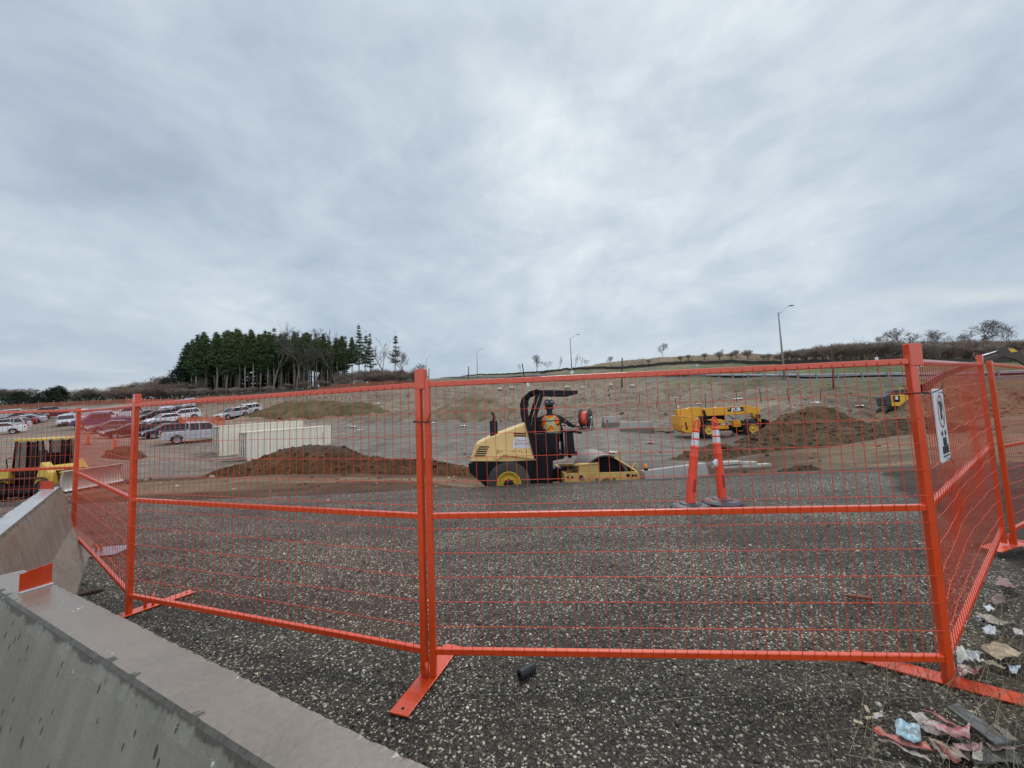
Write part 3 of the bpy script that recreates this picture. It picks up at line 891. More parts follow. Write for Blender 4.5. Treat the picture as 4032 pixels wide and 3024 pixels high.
CONC1 = barrier_material('damp_concrete_grey', (.195, .155, .122), .24, (.13, .115, .092), (.27, .243, .195))
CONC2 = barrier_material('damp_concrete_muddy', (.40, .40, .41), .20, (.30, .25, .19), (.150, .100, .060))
nb = Vector((.454, .891)); db = Vector((.891, -.454))
c0 = Vector((-2.267, 1.900)) - nb * .0765
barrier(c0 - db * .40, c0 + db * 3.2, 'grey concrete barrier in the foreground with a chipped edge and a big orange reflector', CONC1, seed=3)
n2 = Vector((.705, .709)); d2 = Vector((.709, -.705))
c2 = Vector((-5.995, 5.057)) - n2 * .0765
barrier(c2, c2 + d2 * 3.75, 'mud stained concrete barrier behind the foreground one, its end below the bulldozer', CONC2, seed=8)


def reflector(c, ax, w, h, label, torn=0.0):
    e = empty('barrier_reflector', (c[0], c[1], .861), math.atan2(ax[1], ax[0]), label, 'reflector', 'orange reflectors on the barriers')
    red = mat('orange_reflective_sheet', (.52, .045, .008), .3, 0, .10, 25, bump=.1, bscale=260)
    wht = mat('aluminium_edge', (.62, .62, .62), .4, .3)
    n = 14; vs = []
    for i in range(n + 1):
        x = -w / 2 + w * i / n
        t = h * (1 - torn * (1 - i / n) * .9) - torn * .02 * abs(math.sin(i * 2.4))
        bow = .006 * math.sin(PI * i / n)
        for yy in (-.0025, .0025):
            vs += [(x, yy + bow, .004), (x, yy + bow, t)]
    fs = []
    for i in range(n):
        o = i * 4; p = o + 4
        fs += [(o, p, p + 1, o + 1), (o + 2, o + 3, p + 3, p + 2), (o + 1, p + 1, p + 3, o + 3), (o, o + 2, p + 2, p)]
    fs += [(0, 1, 3, 2), (n * 4, n * 4 + 2, n * 4 + 3, n * 4 + 1)]
    MB().add(vs, fs).build('panel', red, e)
    MB().box((0, -.010, .003), (w, .022, .005)).build('flange', wht, e)


p = on_z(75, 1262, .86)
ca = on_z(40.5, 1282, .86); cb = on_z(111, 1261, .86)
reflector(((ca.x + cb.x) / 2, (ca.y + cb.y) / 2), (cb.x - ca.x, cb.y - ca.y), math.hypot(cb.x - ca.x, cb.y - ca.y), .098, 'large orange reflector standing on the foreground concrete barrier', torn=.16)
ca = on_z(87, 1058, .86); cb = on_z(116, 1058, .86)
reflector(((ca.x + cb.x) / 2, (ca.y + cb.y) / 2), (cb.x - ca.x, cb.y - ca.y), math.hypot(cb.x - ca.x, cb.y - ca.y), .105, 'small orange reflector at the far end of the muddy concrete barrier')
# ---------------------------------------------------------------- heaps of earth
PILEM = vcol_mat('heaped_earth', .95, 9, .5, .9, spec=.15)


CLODS = []


def heap(label, crests, slope=.5, rnd=.35, col=(.105, .066, .038), top=None, step=.16, amp=.12, seed=0, name='dirt_heap', group=None, clod=.6):
    """crests: lists of (x, y, z) crest points in world space; the heap falls off from them to the ground"""
    pts = []
    for c in crests:
        for a, b in zip(c[:-1], c[1:]):
            a = np.array(a); b = np.array(b); n = max(2, int(np.linalg.norm(b - a) / .3))
            pts += [a + (b - a) * i / n for i in range(n)]
        pts.append(np.array(c[-1]))
    pts = np.array(pts)
    g0 = heights(pts[:, 0], pts[:, 1], False)
    ext = float(np.max(pts[:, 2] - g0)) / slope * (2.2 if step > .3 else 1.0) + 1.0
    x0, x1, y0, y1 = pts[:, 0].min() - ext, pts[:, 0].max() + ext, pts[:, 1].min() - ext, pts[:, 1].max() + ext
    X, Y = np.meshgrid(np.arange(x0, x1, step), np.arange(y0, y1, step), indexing='ij')
    Z = np.full(X.shape, -99.0)
    wob = fbm(X / 1.4, Y / 1.4, seed, 4)
    for p in pts:
        d = np.hypot(X - p[0], Y - p[1]) * (1 + .5 * wob)
        Z = np.maximum(Z, p[2] - slope * (np.sqrt(d * d + rnd * rnd) - rnd))
    G = heights(X, Y)
    Z = Z + amp * (1.6 * fbm(X / 1.1, Y / 1.1, seed + 9, 3) + clod * fbm(X / .30, Y / .30, seed + 3, 3) + 1.4 * step * np.maximum(0, fbm(X / .22, Y / .22, seed + 13, 2)))
    hgt = Z - G
    Zf = np.where(hgt > 0, Z, G + np.maximum(hgt * 1.5, -1.2 * step / .16 * .35))
    C = np.array(col)[None, None] * (1 + .8 * fbm(X / 2, Y / 2, seed + 4, 4)[..., None] + .9 * fbm(X / .35, Y / .35, seed + 6, 3)[..., None])
    if top is not None:
        w = np.clip((hgt / max(.1, hgt.max()) - .60 + .5 * wob) * 5, 0, 1)[..., None]
        C = C * (1 - w) + np.array(top)[None, None] * w
    n, m = X.shape
    idx = np.arange(n * m).reshape(n, m)
    F = np.stack([idx[:-1, :-1], idx[1:, :-1], idx[1:, 1:], idx[:-1, 1:]], -1).reshape(-1, 4)
    keep = (hgt.reshape(-1)[F] > -.3 * step / .16).any(1)
    F = F[keep]
    used, inv = np.unique(F, return_inverse=True)
    V = np.stack([X, Y, Zf], -1).reshape(-1, 3)[used]
    hv = hgt.reshape(-1)[used]; ok = np.nonzero(hv > .06)[0]
    if step < .3 and len(ok):
        q = RNG.choice(ok, min(len(ok), int(26 * len(ok) * step * step + 20)))
        CLODS.append((V[q], RNG.lognormal(math.log(.018 + .0011 * float(V[:, 1].mean())), .55, len(q)), C.reshape(-1, 3)[used][q] * RNG.uniform(.5, 1.7, (len(q), 1))))
    o = np_mesh(name, V, inv.reshape(-1, 4), PILEM, True, attr={'Col': C.reshape(-1, 3)[used]})
    return tag(o, label, 'heap of earth', group or 'heaps of earth on the site')


def crest(l, Y, dy=0.0):
    n = len(l)
    return [tuple(at_y(u, v, Y + dy * i / max(1, n - 1))) for i, (u, v) in enumerate(l)]


heap('long brown earth heap with a dark crushed top, in front of the near container',
     [crest([(400, 1046), (454, 1024), (519, 1003), (549, 994), (577, 987), (619, 969), (659, 960), (691, 961), (719, 966), (740, 978), (790, 986), (843, 992), (905, 996), (960, 1001), (1010, 1008)], 19.0, -3.0)],
     .62, .45, (.078, .038, .016), (.060, .048, .036), amp=.15, step=.085, seed=3, clod=.8)
heap('twin peaked heap of brown earth right of the telehandler',
     [crest([(1668, 938), (1692, 908), (1736, 882), (1763, 877), (1800, 896), (1835, 918)], 24)], .60, .35, (.090, .056, .030), amp=.22, step=.11, seed=12, clod=.9)
heap('low broad bank of dug earth between the delineator posts and the excavator',
     [crest([(1545, 966), (1600, 961), (1700, 945), (1790, 928), (1881, 913), (1985, 903)], 18.5, 2.5)], .36, .5, (.080, .050, .028), amp=.26, step=.10, seed=25, clod=.9)
heap('small dark clump of clods at the edge of the gravel', [crest([(1690, 1020), (1722, 1009), (1745, 1008), (1785, 1022)], 10.2)], .8, .12, (.050, .033, .020), step=.07, amp=.12, seed=31)
heap('ragged strip of dark clods along the gravel edge below the white boards', [crest([(1500, 1036), (1560, 1030), (1620, 1031), (1670, 1033)], 9.6)], .8, .1, (.055, .038, .025), step=.07, amp=.12, seed=37)
heap('weed covered heap of old earth behind the far shipping container', [crest([(520, 903), (560, 888), (600, 873), (640, 867), (720, 865), (790, 872), (830, 882)], 62)], .75, .8, (.100, .082, .040), step=.32, amp=.6, seed=44)
heap('pale stony heap on the slope behind the soil roller', [crest([(935, 897), (985, 864), (1020, 857), (1060, 861), (1090, 884)], 57)], .70, .8, (.165, .125, .080), step=.32, amp=.5, seed=52)
heap('small brown heap behind the fence panel seen edge-on', [crest([(245, 975), (264, 962), (274, 963)], 30)], .85, .3, (.085, .05, .03), step=.2, seed=57)
heap('sandy trapezoid heap behind the orange panel on the far right', [crest([(2020, 842), (2100, 836), (2150, 838), (2190, 850)], 30)], .7, .6, (.17, .12, .07), step=.2, amp=.12, seed=61)

q = [np.concatenate(x) for x in zip(*CLODS)]
tag(stones('clods', q[0], np.clip(q[1], .015, .22), q[2], vcol_mat('rubble_stone', .9, 15, .3, .3)), 'clods of earth and stones on the dug heaps', 'clods', kind='stuff')

# ---------------------------------------------------------------- shipping containers
def container_mesh(label, p_near, ang, cream, group='cream shipping containers'):
    """local x along the length from the door end, y away, z up"""
    Lc, Wc, Hc = 6.7, 2.44, 2.59
    e = empty('shipping_container', p_near, ang, label, 'shipping container', group)
    cm = mat('container_cream', cream, .5, 0, .05, 1.2, dirt=.18, dcol=(.42, .36, .26), dscale=.8)
    rust = mat('container_door_cream', tuple(c * .9 for c in cream), .55, 0, .08, 2, dirt=.35, dcol=(.25, .20, .14), dscale=2)
    dark = mat('container_gasket', (.03, .03, .032), .7)
    # corrugated sides
    for nm, y, s in (('side_wall', 0.03, -1), ('side_wall', Wc - .03, 1)):
        m = MB(); x = .18; prof = [(.12, 0)]
        while x < Lc - .3:
            prof += [(x, 0), (x + .07, 1), (x + .14, 1), (x + .21, 0)]; x += .278
        prof.append((Lc - .12, 0))
        vs = []
        for px, k in prof:
            yy = y - s * .036 * k
            vs += [(px, yy, .16), (px, yy, Hc - .10)]
        m.add(vs, [(2 * i, 2 * i + 2, 2 * i + 3, 2 * i + 1) for i in range(len(prof) - 1)]).build(nm, cm, e, fixn=False)
    m = MB()   # roof with cross corrugations
    vs = []; x = .14; zp = [(.05, 0)]
    while x < Lc - .25:
        zp += [(x, 0), (x + .05, 1), (x + .12, 1), (x + .17, 0)]; x += .26
    zp.append((Lc - .05, 0))
    for px, k in zp: vs += [(px, .08, Hc - .045 + .022 * k), (px, Wc - .08, Hc - .045 + .022 * k)]
    m.add(vs, [(2 * i, 2 * i + 2, 2 * i + 3, 2 * i + 1) for i in range(len(zp) - 1)]).build('roof', cm, e, fixn=False)
    fr = MB()
    for y in (.05, Wc - .05):
        fr.box((Lc / 2, y, .08), (Lc - .2, .10, .16)); fr.box((Lc / 2, y, Hc - .05), (Lc - .2, .08, .10))
        for x in (.07, Lc - .07): fr.box((x, y, Hc / 2), (.14, .12, Hc - .2))
    for x in (.05, Lc - .05):
        fr.box((x, Wc / 2, .08), (.12, Wc - .2, .16)); fr.box((x, Wc / 2, Hc - .06), (.12, Wc - .2, .12))
    fr.box((Lc - .04, Wc / 2, Hc / 2), (.04, Wc - .2, Hc - .3))
    fr.build('frame', cm, e, .006)
    for x in (.08, Lc - .08):
        for y in (.075, Wc - .075):
            for z in (.06, Hc - .06):
                MB().box((x, y, z), (.18, .165, .124)).build('corner_casting', rust, e, .01)
    for s in (0, 1):
        y0 = .13 + s * (Wc - .26) / 2
        d = MB(); w = (Wc - .26) / 2 - .015
        d.box((.035, y0 + w / 2, Hc / 2), (.05, w, Hc - .36))
        for z in (.55, 1.0, 1.45, 1.9): d.box((.006, y0 + w / 2, z), (.02, w - .1, .16))
        door = d.build('door', rust, e, .008)
        MB().box((.012, y0 + (w + .012 if s == 0 else -.012), Hc / 2), (.03, .02, Hc - .36)).build('gasket', dark, door)
        for k in (.28, .74):
            b = MB(); yy = y0 + w * k
            b.tube([(-.035, yy, .18), (-.035, yy, Hc - .18)], .018, 6)
            for z in (.22, .75, 1.25, 1.75, Hc - .24): b.box((-.02, yy, z), (.05, .09, .06))
            b.box((-.06, yy + (.14 if k < .5 else -.14), 1.05), (.02, .32, .05))
            b.build('locking_bar', mat('locking_bar_steel', (.16, .17, .19), .5, .4, .2, 12), door)
    MB().box((Lc - .75, .022, 1.55), (.05, .006, 1.0)).build('id_strip', mat('container_marking', (.22, .22, .22), .6), e)
    return e


cA = at_y(523, 1001, 31.2); cB = at_y(463, 985, 32.6)
gA = at_y(533, 1003, 30.8)
CREAM = (.76, .70, .57)
container_mesh('near cream shipping container with a ridged roof, half hidden by the heap of earth', (gA.x + .1, gA.y, gA.z), rad(50), CREAM).rotation_euler.y = rad(-1.5)
gB = at_y(476, 984, 32.4)
container_mesh('far cream shipping container standing behind the near one and beside the silver pickup', (gB.x, gB.y, gB.z - .08), rad(50), CREAM).rotation_euler.y = rad(-1.5)

# ---------------------------------------------------------------- plants
def branch_tree(seed, h=8.0, spread=1.0, depth=5, trunk_r=.16, split=(2, 4), up=.25, start=.28, dens=1.0, multi=1):
    """bare crown: list of (p, q, r0, r1)"""
    r = random.Random(seed); segs = []

    def grow(p, d, L, rr, lev):
        n = 3 if lev < 2 else 2
        q = p
        for i in range(n):
            d = (d + Vector((r.uniform(-1, 1), r.uniform(-1, 1), r.uniform(-.5, 1) * up)) * (.13 + .05 * lev)).normalized()
            q2 = q + d * L / n
            segs.append((q, q2, rr * (1 - .35 * i / n), rr * (1 - .35 * (i + 1) / n), lev))
            q = q2
            if lev < depth and (i > 0 or lev > 0) and r.random() < .9 * dens:
                a = r.uniform(0, 2 * PI)
                side = Vector((math.cos(a), math.sin(a), r.uniform(.0, .7)))
                grow(q, (d * .55 + side * .75 * spread).normalized(), L * r.uniform(.5, .75), rr * .5, lev + 1)
        if lev < depth:
            for k in range(r.randint(*split)):
                a = r.uniform(0, 2 * PI)
                side = Vector((math.cos(a), math.sin(a), r.uniform(-.1, .6)))
                grow(q, (d * .8 + side * .55 * spread).normalized(), L * r.uniform(.55, .8), rr * .58, lev + 1)
    for k in range(multi):
        d0 = Vector((r.uniform(-.35, .35) * (multi > 1), r.uniform(-.35, .35) * (multi > 1), 1)).normalized()
        grow(Vector((r.uniform(-.3, .3) * (multi > 1), r.uniform(-.3, .3) * (multi > 1), -.1)), d0, h * start, trunk_r, 0)
    top = max(q.z for _, q, _, _, _ in segs)
    k = h / top
    return [(p * k, q * k, a, b, l) for p, q, a, b, l in segs]


def segs_mesh(segs, rmin, n=3):
    m = MB()
    vs = []; fs = []
    for p, q, a, b, l in segs:
        a = max(a, rmin); b = max(b, rmin * .8)
        d = (q - p)
        if d.length < 1e-6: continue
        d.normalize()
        u = d.cross(Vector((.31, .52, .80)))
        if u.length < 1e-4: u = d.cross(Vector((1, 0, 0)))
        u.normalize(); w = d.cross(u)
        base = len(vs)
        for c, rr in ((p, a), (q, b)):
            for k in range(n):
                t = 2 * PI * k / n
                vs.append(c + u * (rr * math.cos(t)) + w * (rr * math.sin(t)))
        for k in range(n):
            fs.append((base + k, base + (k + 1) % n, base + n + (k + 1) % n, base + n + k))
    m.v = [tuple(v) for v in vs]; m.f = fs; m.sm = [True] * len(fs)
    return m


BARK = mat('grey_bark', (.150, .128, .108), .9, 0, .35, 2.5)
TREETWIG = mat('tree_twigs', (.105, .086, .074), .9, 0, .3, 1.5)
TWIG = mat('bare_twigs', (.29, .235, .195), .9, 0, .3, 1.5)
TWIGR = mat('reddish_twigs', (.23, .160, .125), .9, 0, .3, 1.5)
TRUNKP = mat('pine_trunk', (.26, .225, .185), .9, 0, .35, 1.2)
PROTO = {}


def proto_tree(key, name, trunk, crown, tmat, cmat):
    e = empty(name, (0, 0, -500))
    trunk.build('trunk', tmat, e, fixn=False)
    if isinstance(crown, MB): crown.build('crown', cmat, e, fixn=False)
    else: crown.parent = e
    PROTO[key] = [e, False]


def put(key, loc, s, label, cat, group, rz=None, name=None, sxy=None):
    e, used = PROTO[key]
    o = copy_tree(e) if used else e
    PROTO[key][1] = True
    if name and not used: o.name = name
    o.location = loc
    o.rotation_euler = (0, 0, RND.uniform(0, 2 * PI) if rz is None else rz)
    k = sxy or 1.0
    o.scale = (s * k, s * k, s)
    tag(o, label, cat, group)
    return o


RND = random.Random(11)


def make_bare(key, seed, rmin=.02, cm=None, **kw):
    cm = cm or (TREETWIG if key.startswith('bare') else TWIG)
    sg = branch_tree(seed, **kw)
    t = segs_mesh([s for s in sg if s[4] == 0], .03, 6); c = segs_mesh([s for s in sg if s[4] > 0], rmin, 3)
    proto_tree(key, 'bare_bush' if key.startswith('bush') else 'bare_tree', t, c, BARK, cm)


make_bare('bare0', 1, h=10, depth=5, start=.30, dens=.65, rmin=.017, split=(2, 3))
make_bare('bare1', 2, h=10, depth=5, start=.24, spread=1.2, dens=.75, rmin=.019, split=(2, 3), up=.5)
make_bare('bare2', 5, h=10, depth=5, start=.36, spread=.6, up=.8, dens=.5, rmin=.013, split=(1, 3))
make_bare('bush0', 7, h=3, depth=3, start=.40, multi=11, trunk_r=.03, spread=1.1, rmin=.010, dens=.9)
make_bare('bush1', 8, h=3, depth=3, start=.38, multi=12, trunk_r=.03, spread=1.4, rmin=.010, cm=TWIGR, dens=.9)

NEEDLE = vcol_mat('pine_needles', .85, 1.2, .35, 0, spec=.2)


def needles(name, clumps, seed, per=22, base=(.030, .050, .022)):
    """clumps: (x,y,z,radius,flat,shade)"""
    r = np.random.default_rng(seed)
    V = []; C = []
    for x, y, z, rad_, fl, sh in clumps:
        n = per + 6
        c = np.array((x, y, z)) + r.normal(0, 1, (n, 3)) * np.array((rad_, rad_, rad_ * fl)) * .55
        s = r.uniform(.5, 1.0, n) * rad_ * .55
        a = r.normal(0, 1, (n, 3)); a /= np.linalg.norm(a, axis=1)[:, None]
        b = r.normal(0, 1, (n, 3)); b -= a * (a * b).sum(1)[:, None]; b /= np.linalg.norm(b, axis=1)[:, None]
        tri = np.stack([c + a * s[:, None], c - a * s[:, None] * .5 + b * s[:, None] * .42, c - a * s[:, None] * .5 - b * s[:, None] * .42], 1)
        V.append(tri.reshape(-1, 3))
        col = np.array(base) * sh * r.uniform(.65, 1.45, (n, 1)) * (1 + r.uniform(-.12, .12, (n, 3)))
        C.append(np.repeat(col, 3, 0))
    V = np.concatenate(V); C = np.concatenate(C)
    return np_mesh(name, V, np.arange(len(V)).reshape(-1, 3), NEEDLE, False, attr={'Col': C})


def make_pine(key, seed, h=20.0, c0=.42, width=3.2, levels=17, gap=.0, base=(.066, .096, .036), per=20, droop=.0, name='pine_tree', shape=.95):
    r = random.Random(seed)
    lean = [Vector((r.uniform(-.25, .25), r.uniform(-.25, .25), 0)) for _ in range(3)]
    pts = [Vector((0, 0, -.3)), Vector((0, 0, h * .33)) + lean[0], Vector((0, 0, h * .66)) + lean[1], Vector((0, 0, h * .97)) + lean[2]]
    t = MB().tube(pts, [.24, .19, .12, .03], 7)

    def axis(z):
        k = z / h * 3; i = min(2, max(0, int(k)))
        return pts[i].lerp(pts[i + 1], min(1, max(0, k - i)))
    clumps = []
    for i in range(levels):
        f = i / (levels - 1)
        z = h * (c0 + (1.0 - c0) * f)
        wmax = width * ((1 - f) ** shape * .95 + .05) * (min(1, .55 + f * 3.0))
        if r.random() < gap: continue
        nb = r.randint(4, 6) if f < .85 else 3
        a0 = r.uniform(0, 2 * PI)
        for k in range(nb):
            if gap and r.random() < gap * .8: continue
            a = a0 + 2 * PI * k / nb + r.uniform(-.4, .4)
            L = wmax * r.uniform(.55, 1.12)
            p = axis(z) + Vector((0, 0, r.uniform(-.3, .3)))
            q = p + Vector((math.cos(a) * L, math.sin(a) * L, L * r.uniform(.02, .38) - droop * L))
            t.tube([p, q], [.045, .012], 3, False)
            nk = max(2, int(L / .55))
            for j in range(nk):
                g = (j + 1) / nk
                if g < .28 and L > 1.5: continue
                c = p.lerp(q, g)
                clumps.append((c.x, c.y, c.z + .08, (.58 + .34 * (1 - abs(g - .7))) * (.8 + .15 * width / 3) * (1 - .5 * f * f), .40, r.uniform(.55, 1.35)))
    tp = axis(h)
    clumps.append((tp.x, tp.y, h * .985, .35, 1.3, 1.0))
    for i in range(9):      # dead lower branches
        z = h * r.uniform(c0 * .45, c0); a = r.uniform(0, 2 * PI); L = r.uniform(.8, 2.0)
        p = axis(z); t.tube([p, p + Vector((math.cos(a) * L, math.sin(a) * L, r.uniform(-.2, .3)))], [.03, .008], 3, False)
    e = empty(name, (0, 0, -500))
    t.build('trunk', TRUNKP, e, fixn=False)
    cr = needles('crown', clumps, seed, per, base)
    cr.parent = e
    PROTO[key] = [e, False]


make_pine('pine0', 21, c0=.47, width=2.9, levels=20)
make_pine('pine1', 22, c0=.52, width=2.8, levels=18, base=(.092, .125, .042))
make_pine('pine2', 23, c0=.34, width=3.0, levels=23, base=(.060, .090, .038))
make_pine('pine3', 24, c0=.30, width=2.5, levels=15, gap=.25, base=(.072, .096, .044), per=17)
make_pine('pine4', 25, c0=.36, width=2.1, levels=13, gap=.35, base=(.062, .082, .042), per=14)
make_pine('pine5', 26, c0=.05, width=3.3, levels=22, base=(.027, .043, .022), shape=.6)


def make_cedar(key, seed, h=6.0, w=1.6, base=(.030, .045, .024), pw=.6):
    r = random.Random(seed); cl = []
    for i in range(120):
        f = r.random() ** .8
        rr = w * ((1 - f) ** pw * .9 + .08) * math.sqrt(r.uniform(.25, 1)); a = r.uniform(0, 2 * PI)
        cl.append((rr * math.cos(a), rr * math.sin(a), h * (.04 + .94 * f), .48, 1.2, r.uniform(.5, 1.35)))
    e = empty('cedar_tree', (0, 0, -500))
    MB().tube([(0, 0, -.2), (0, 0, h * .8)], [.12, .03], 6).build('trunk', BARK, e)
    needles('crown', cl, seed, 14, base).parent = e
    PROTO[key] = [e, False]


make_cedar('cedar0', 31)
make_cedar('cedar1', 32, w=2.2, base=(.036, .044, .028), pw=.45)

# the stand of pines on the hill
n_p = 0


def lab(*words): return ' '.join(words)


front = [(396, 744, 'pine5'), (410, 733, 'pine0'), (423, 722, 'pine2'), (440, 728, 'pine1'), (466, 717, 'pine0'), (487, 722, 'pine2'), (514, 709, 'pine1'), (529, 720, 'pine0'), (545, 718, 'pine1'), (561, 727, 'pine2'), (577, 722, 'pine0'), (592, 708, 'pine3'), (606, 716, 'pine3'), (634, 727, 'pine1'), (656, 735, 'pine3'), (684, 724, 'pine1'), (696, 730, 'pine0'), (709, 719, 'pine3'), (728, 730, 'pine1'), (748, 721, 'pine3'), (762, 730, 'pine0')]
lone = [(776, 700, 'pine3', 'tallest pine at the right end of the stand, open crown against the sky'), (791, 713, 'pine4', 'slim open pine just right of the tallest pine'), (802, 719, 'pine3', 'open pine with tiers of branches, third from the right of the stand'), (856, 714, 'pine4', 'lone pine with sparse tiers standing apart at the right of the stand')]
for i, (u, v, k) in enumerate(front):
    Y = 116 + RND.uniform(-2, 5); v += RND.uniform(-7, 7)
    g = on_ground(u, Y); hgt = at_y(u, v, Y).z - g.z
    put(k, g, hgt / 20.0, 'tall pine with a bare grey trunk in the front row of the pine stand', 'pine tree', 'pines of the stand on the hill', name='pine_tree', sxy=1.05)
for u, v, k, lb in lone:
    Y = 112
    g = on_ground(u, Y); hgt = at_y(u, v, Y).z - g.z
    put(k, g, hgt / 20.0, lb, 'pine tree', 'pines of the stand on the hill', sxy=.9)
for i in range(40):
    u = RND.uniform(396, 745); Y = RND.uniform(150, 168)
    vt = np.interp(u, [396, 515, 700, 800], [768, 748, 756, 790]) + RND.uniform(0, 14)
    g = on_ground(u, Y); hgt = at_y(u, vt, Y).z - g.z
    put('pine5', g, hgt / 20.0, 'dark low branched evergreen filling the back of the pine stand', 'pine tree', 'evergreens at the back of the pine stand', sxy=1.3)
for i in range(74):
    u = RND.uniform(398, 745); Y = RND.uniform(122, 158)
    vt = np.interp(u, [396, 420, 515, 600, 700, 790], [746, 726, 716, 722, 728, 736]) + RND.uniform(-9, 16)
    g = on_ground(u, Y); hgt = at_y(u, vt, Y).z - g.z
    put(RND.choice(['pine0', 'pine1', 'pine2', 'pine3']), g, hgt / 20.0, 'pine standing deep inside the stand behind the front row', 'pine tree', 'pines deep in the stand on the hill', sxy=1.15)
for u, v, k, lb in [(641, 706, 'bare0', 'broad bare tree showing grey among the pines'), (829, 724, 'bare2', 'slender bare tree between the open pines and the lone pine'), (873, 752, 'bare0', 'bare tree right of the lone pine'), (590, 700, 'bare2', 'bare treetop rising just above the pines at the middle of the stand'), (668, 745, 'bare0', 'pale trunked bare tree at the front of the stand, right of the broad one'), (725, 742, 'bare2', 'bare slim tree in front of the darkest gap between the pines'), (905, 783, 'bare1', 'low bare tree at the right foot of the pine stand')]:
    Y = 110; g = on_ground(u, Y); hgt = at_y(u, v, Y).z - g.z
    put(k, g, hgt / 10.0, lb, 'bare tree', 'bare trees by the pine stand')
for i in range(30):
    u = np.interp(i, [0, 29], [385, 915]) + RND.uniform(-8, 8); Y = RND.uniform(100, 112) if u < 800 else RND.uniform(104, 116)
    g = on_ground(u, Y)
    put(RND.choice(['bush0', 'bush1']), g, RND.uniform(.45, .95) * (1.7 if u > 790 else 1), 'bare brown bush in the undergrowth at the foot of the pine stand', 'bush', 'undergrowth below the pines', sxy=1.5)

# hillside hedge and trees on the right
for u, v, k, s, lb in [(1968, 735 - 29, 'bare1', 1.25, 'round crowned bare tree on the hedge line, left of the corner post cap'), (2040, 708, 'bare1', 1.1, 'round bare tree above the hedge, right of the corner post'), (2128, 694, 'bare1', 1.5, 'widest bare tree with a spreading crown at the right end of the hedge'), (2085, 720, 'bare0', .9, 'thin bare tree left of the widest hedge tree'), (2200, 700, 'bare0', 1.1, 'pale bare tree cut by the right edge of the photo'), (1908, 724, 'bare0', .9, 'small bare tree on the hedge line left of the round crowned tree'), (1440, 740, 'bare1', 1.0, 'solitary bare tree on the bare crest of the hill'), (1570, 754, 'bare0', 1.2, 'twiggy bare tree on the crest left of the tall street lamp'), (1620, 764, 'bare2', 1.2, 'small bare tree on the crest beside the hedge'), (1852, 728, 'bare2', 1.0, 'bare tree with a pale trunk in the middle of the hedge')]:
    Y = {1440: 122, 1570: 104, 1620: 100}.get(u, 66)
    g = on_ground(u, Y); hgt = at_y(u, v, Y).z - g.z
    put(k, g, hgt / 10.0, lb, 'bare tree', 'bare trees along the hilltop', sxy=s)
for i in range(66):
    u = np.interp(i, [0, 65], [1655, 2215]) + RND.uniform(-7, 7)
    Y = np.interp(u, [1655, 1800, 2215], [80, 66, 58]) + RND.uniform(-2, 7)
    vt = np.interp(u, [1655, 1720, 1900, 2215], [768, 750, 736, 732]) + RND.uniform(-5, 8)
    g = on_ground(u, Y); hgt = at_y(u, vt, Y).z - g.z
    put(RND.choice(['bush0', 'bush1']), g, hgt / 3.0, 'dense bare bush in the brown hedge along the hilltop', 'bush', 'bushes of the hilltop hedge', sxy=1.25)
for i, (u, v, Y, k, s) in enumerate([(1478, 790, 96, 'bush1', .55), (1495, 782, 98, 'bush0', .5), (1530, 786, 94, 'bush1', .6), (1562, 780, 90, 'bush0', .8), (1588, 784, 88, 'bush1', .6), (1600, 776, 90, 'bush0', .7), (1408, 790, 100, 'bush0', .5), (1625, 778, 84, 'bush1', .8)]):
    g = on_ground(u, Y); put(k, g, s, 'scattered low bush on the brown slope left of the hedge', 'bush', 'low bushes on the slope')
for u, v, k, lb in [(1163, 766, 'bare1', 'rounded bare tree on the skyline behind the roller roof bar'), (1186, 780, 'bare0', 'low bare tree on the skyline right of the rounded one'), (1212, 768, 'bare2', 'thin bare trees on the skyline just left of the middle street lamp'), (1130, 782, 'bare2', 'sapling on the skyline left of the rounded bare tree'), (1247, 764, 'bare2', 'tall thin sapling right of the middle street lamp'), (1262, 766, 'bare2', 'sapling second to the right of the middle street lamp'), (1270, 776, 'bare0', 'round bush like tree right of the saplings'), (1325, 768, 'bare1', 'small ball shaped bare tree at the left end of the brown crest')]:
    Y = 165 if u < 1240 else 155
    g = on_ground(u, Y); hgt = at_y(u, v, Y).z - g.z
    put(k, g, max(.3, hgt / 10.0), lb, 'bare tree', 'bare trees on the skyline')

# tree line beyond the car park
for i, (u, v, k, Y, w) in enumerate([(20, 852, 'cedar1', 118, 2.0), (38, 848, 'cedar1', 116, 2.0), (58, 858, 'cedar1', 114, 1.8), (76, 857, 'cedar1', 114, 1.7), (96, 845, 'cedar1', 118, 1.9), (108, 838, 'cedar0', 120, 1.6), (125, 835, 'cedar0', 124, 1.6), (150, 858, 'cedar1', 114, 1.6), (165, 858, 'cedar1', 112, 1.6), (182, 853, 'cedar1', 114, 1.5), (198, 851, 'cedar1', 114, 1.5), (216, 849, 'cedar1', 114, 1.4), (230, 847, 'cedar1', 114, 1.4), (258, 838, 'cedar0', 120, 1.3), (282, 834, 'cedar1', 122, 1.4), (355, 817, 'cedar0', 122, 1.5), (372, 822, 'cedar0', 122, 1.3), (384, 800, 'cedar1', 118, 1.5)]):
    g = on_ground(u, Y); hgt = at_y(u, v, Y).z - g.z
    put(k, g, hgt / 6.0, 'dark evergreen bush in the tree line beyond the car park', 'evergreen tree', 'evergreens beyond the car park', sxy=w)
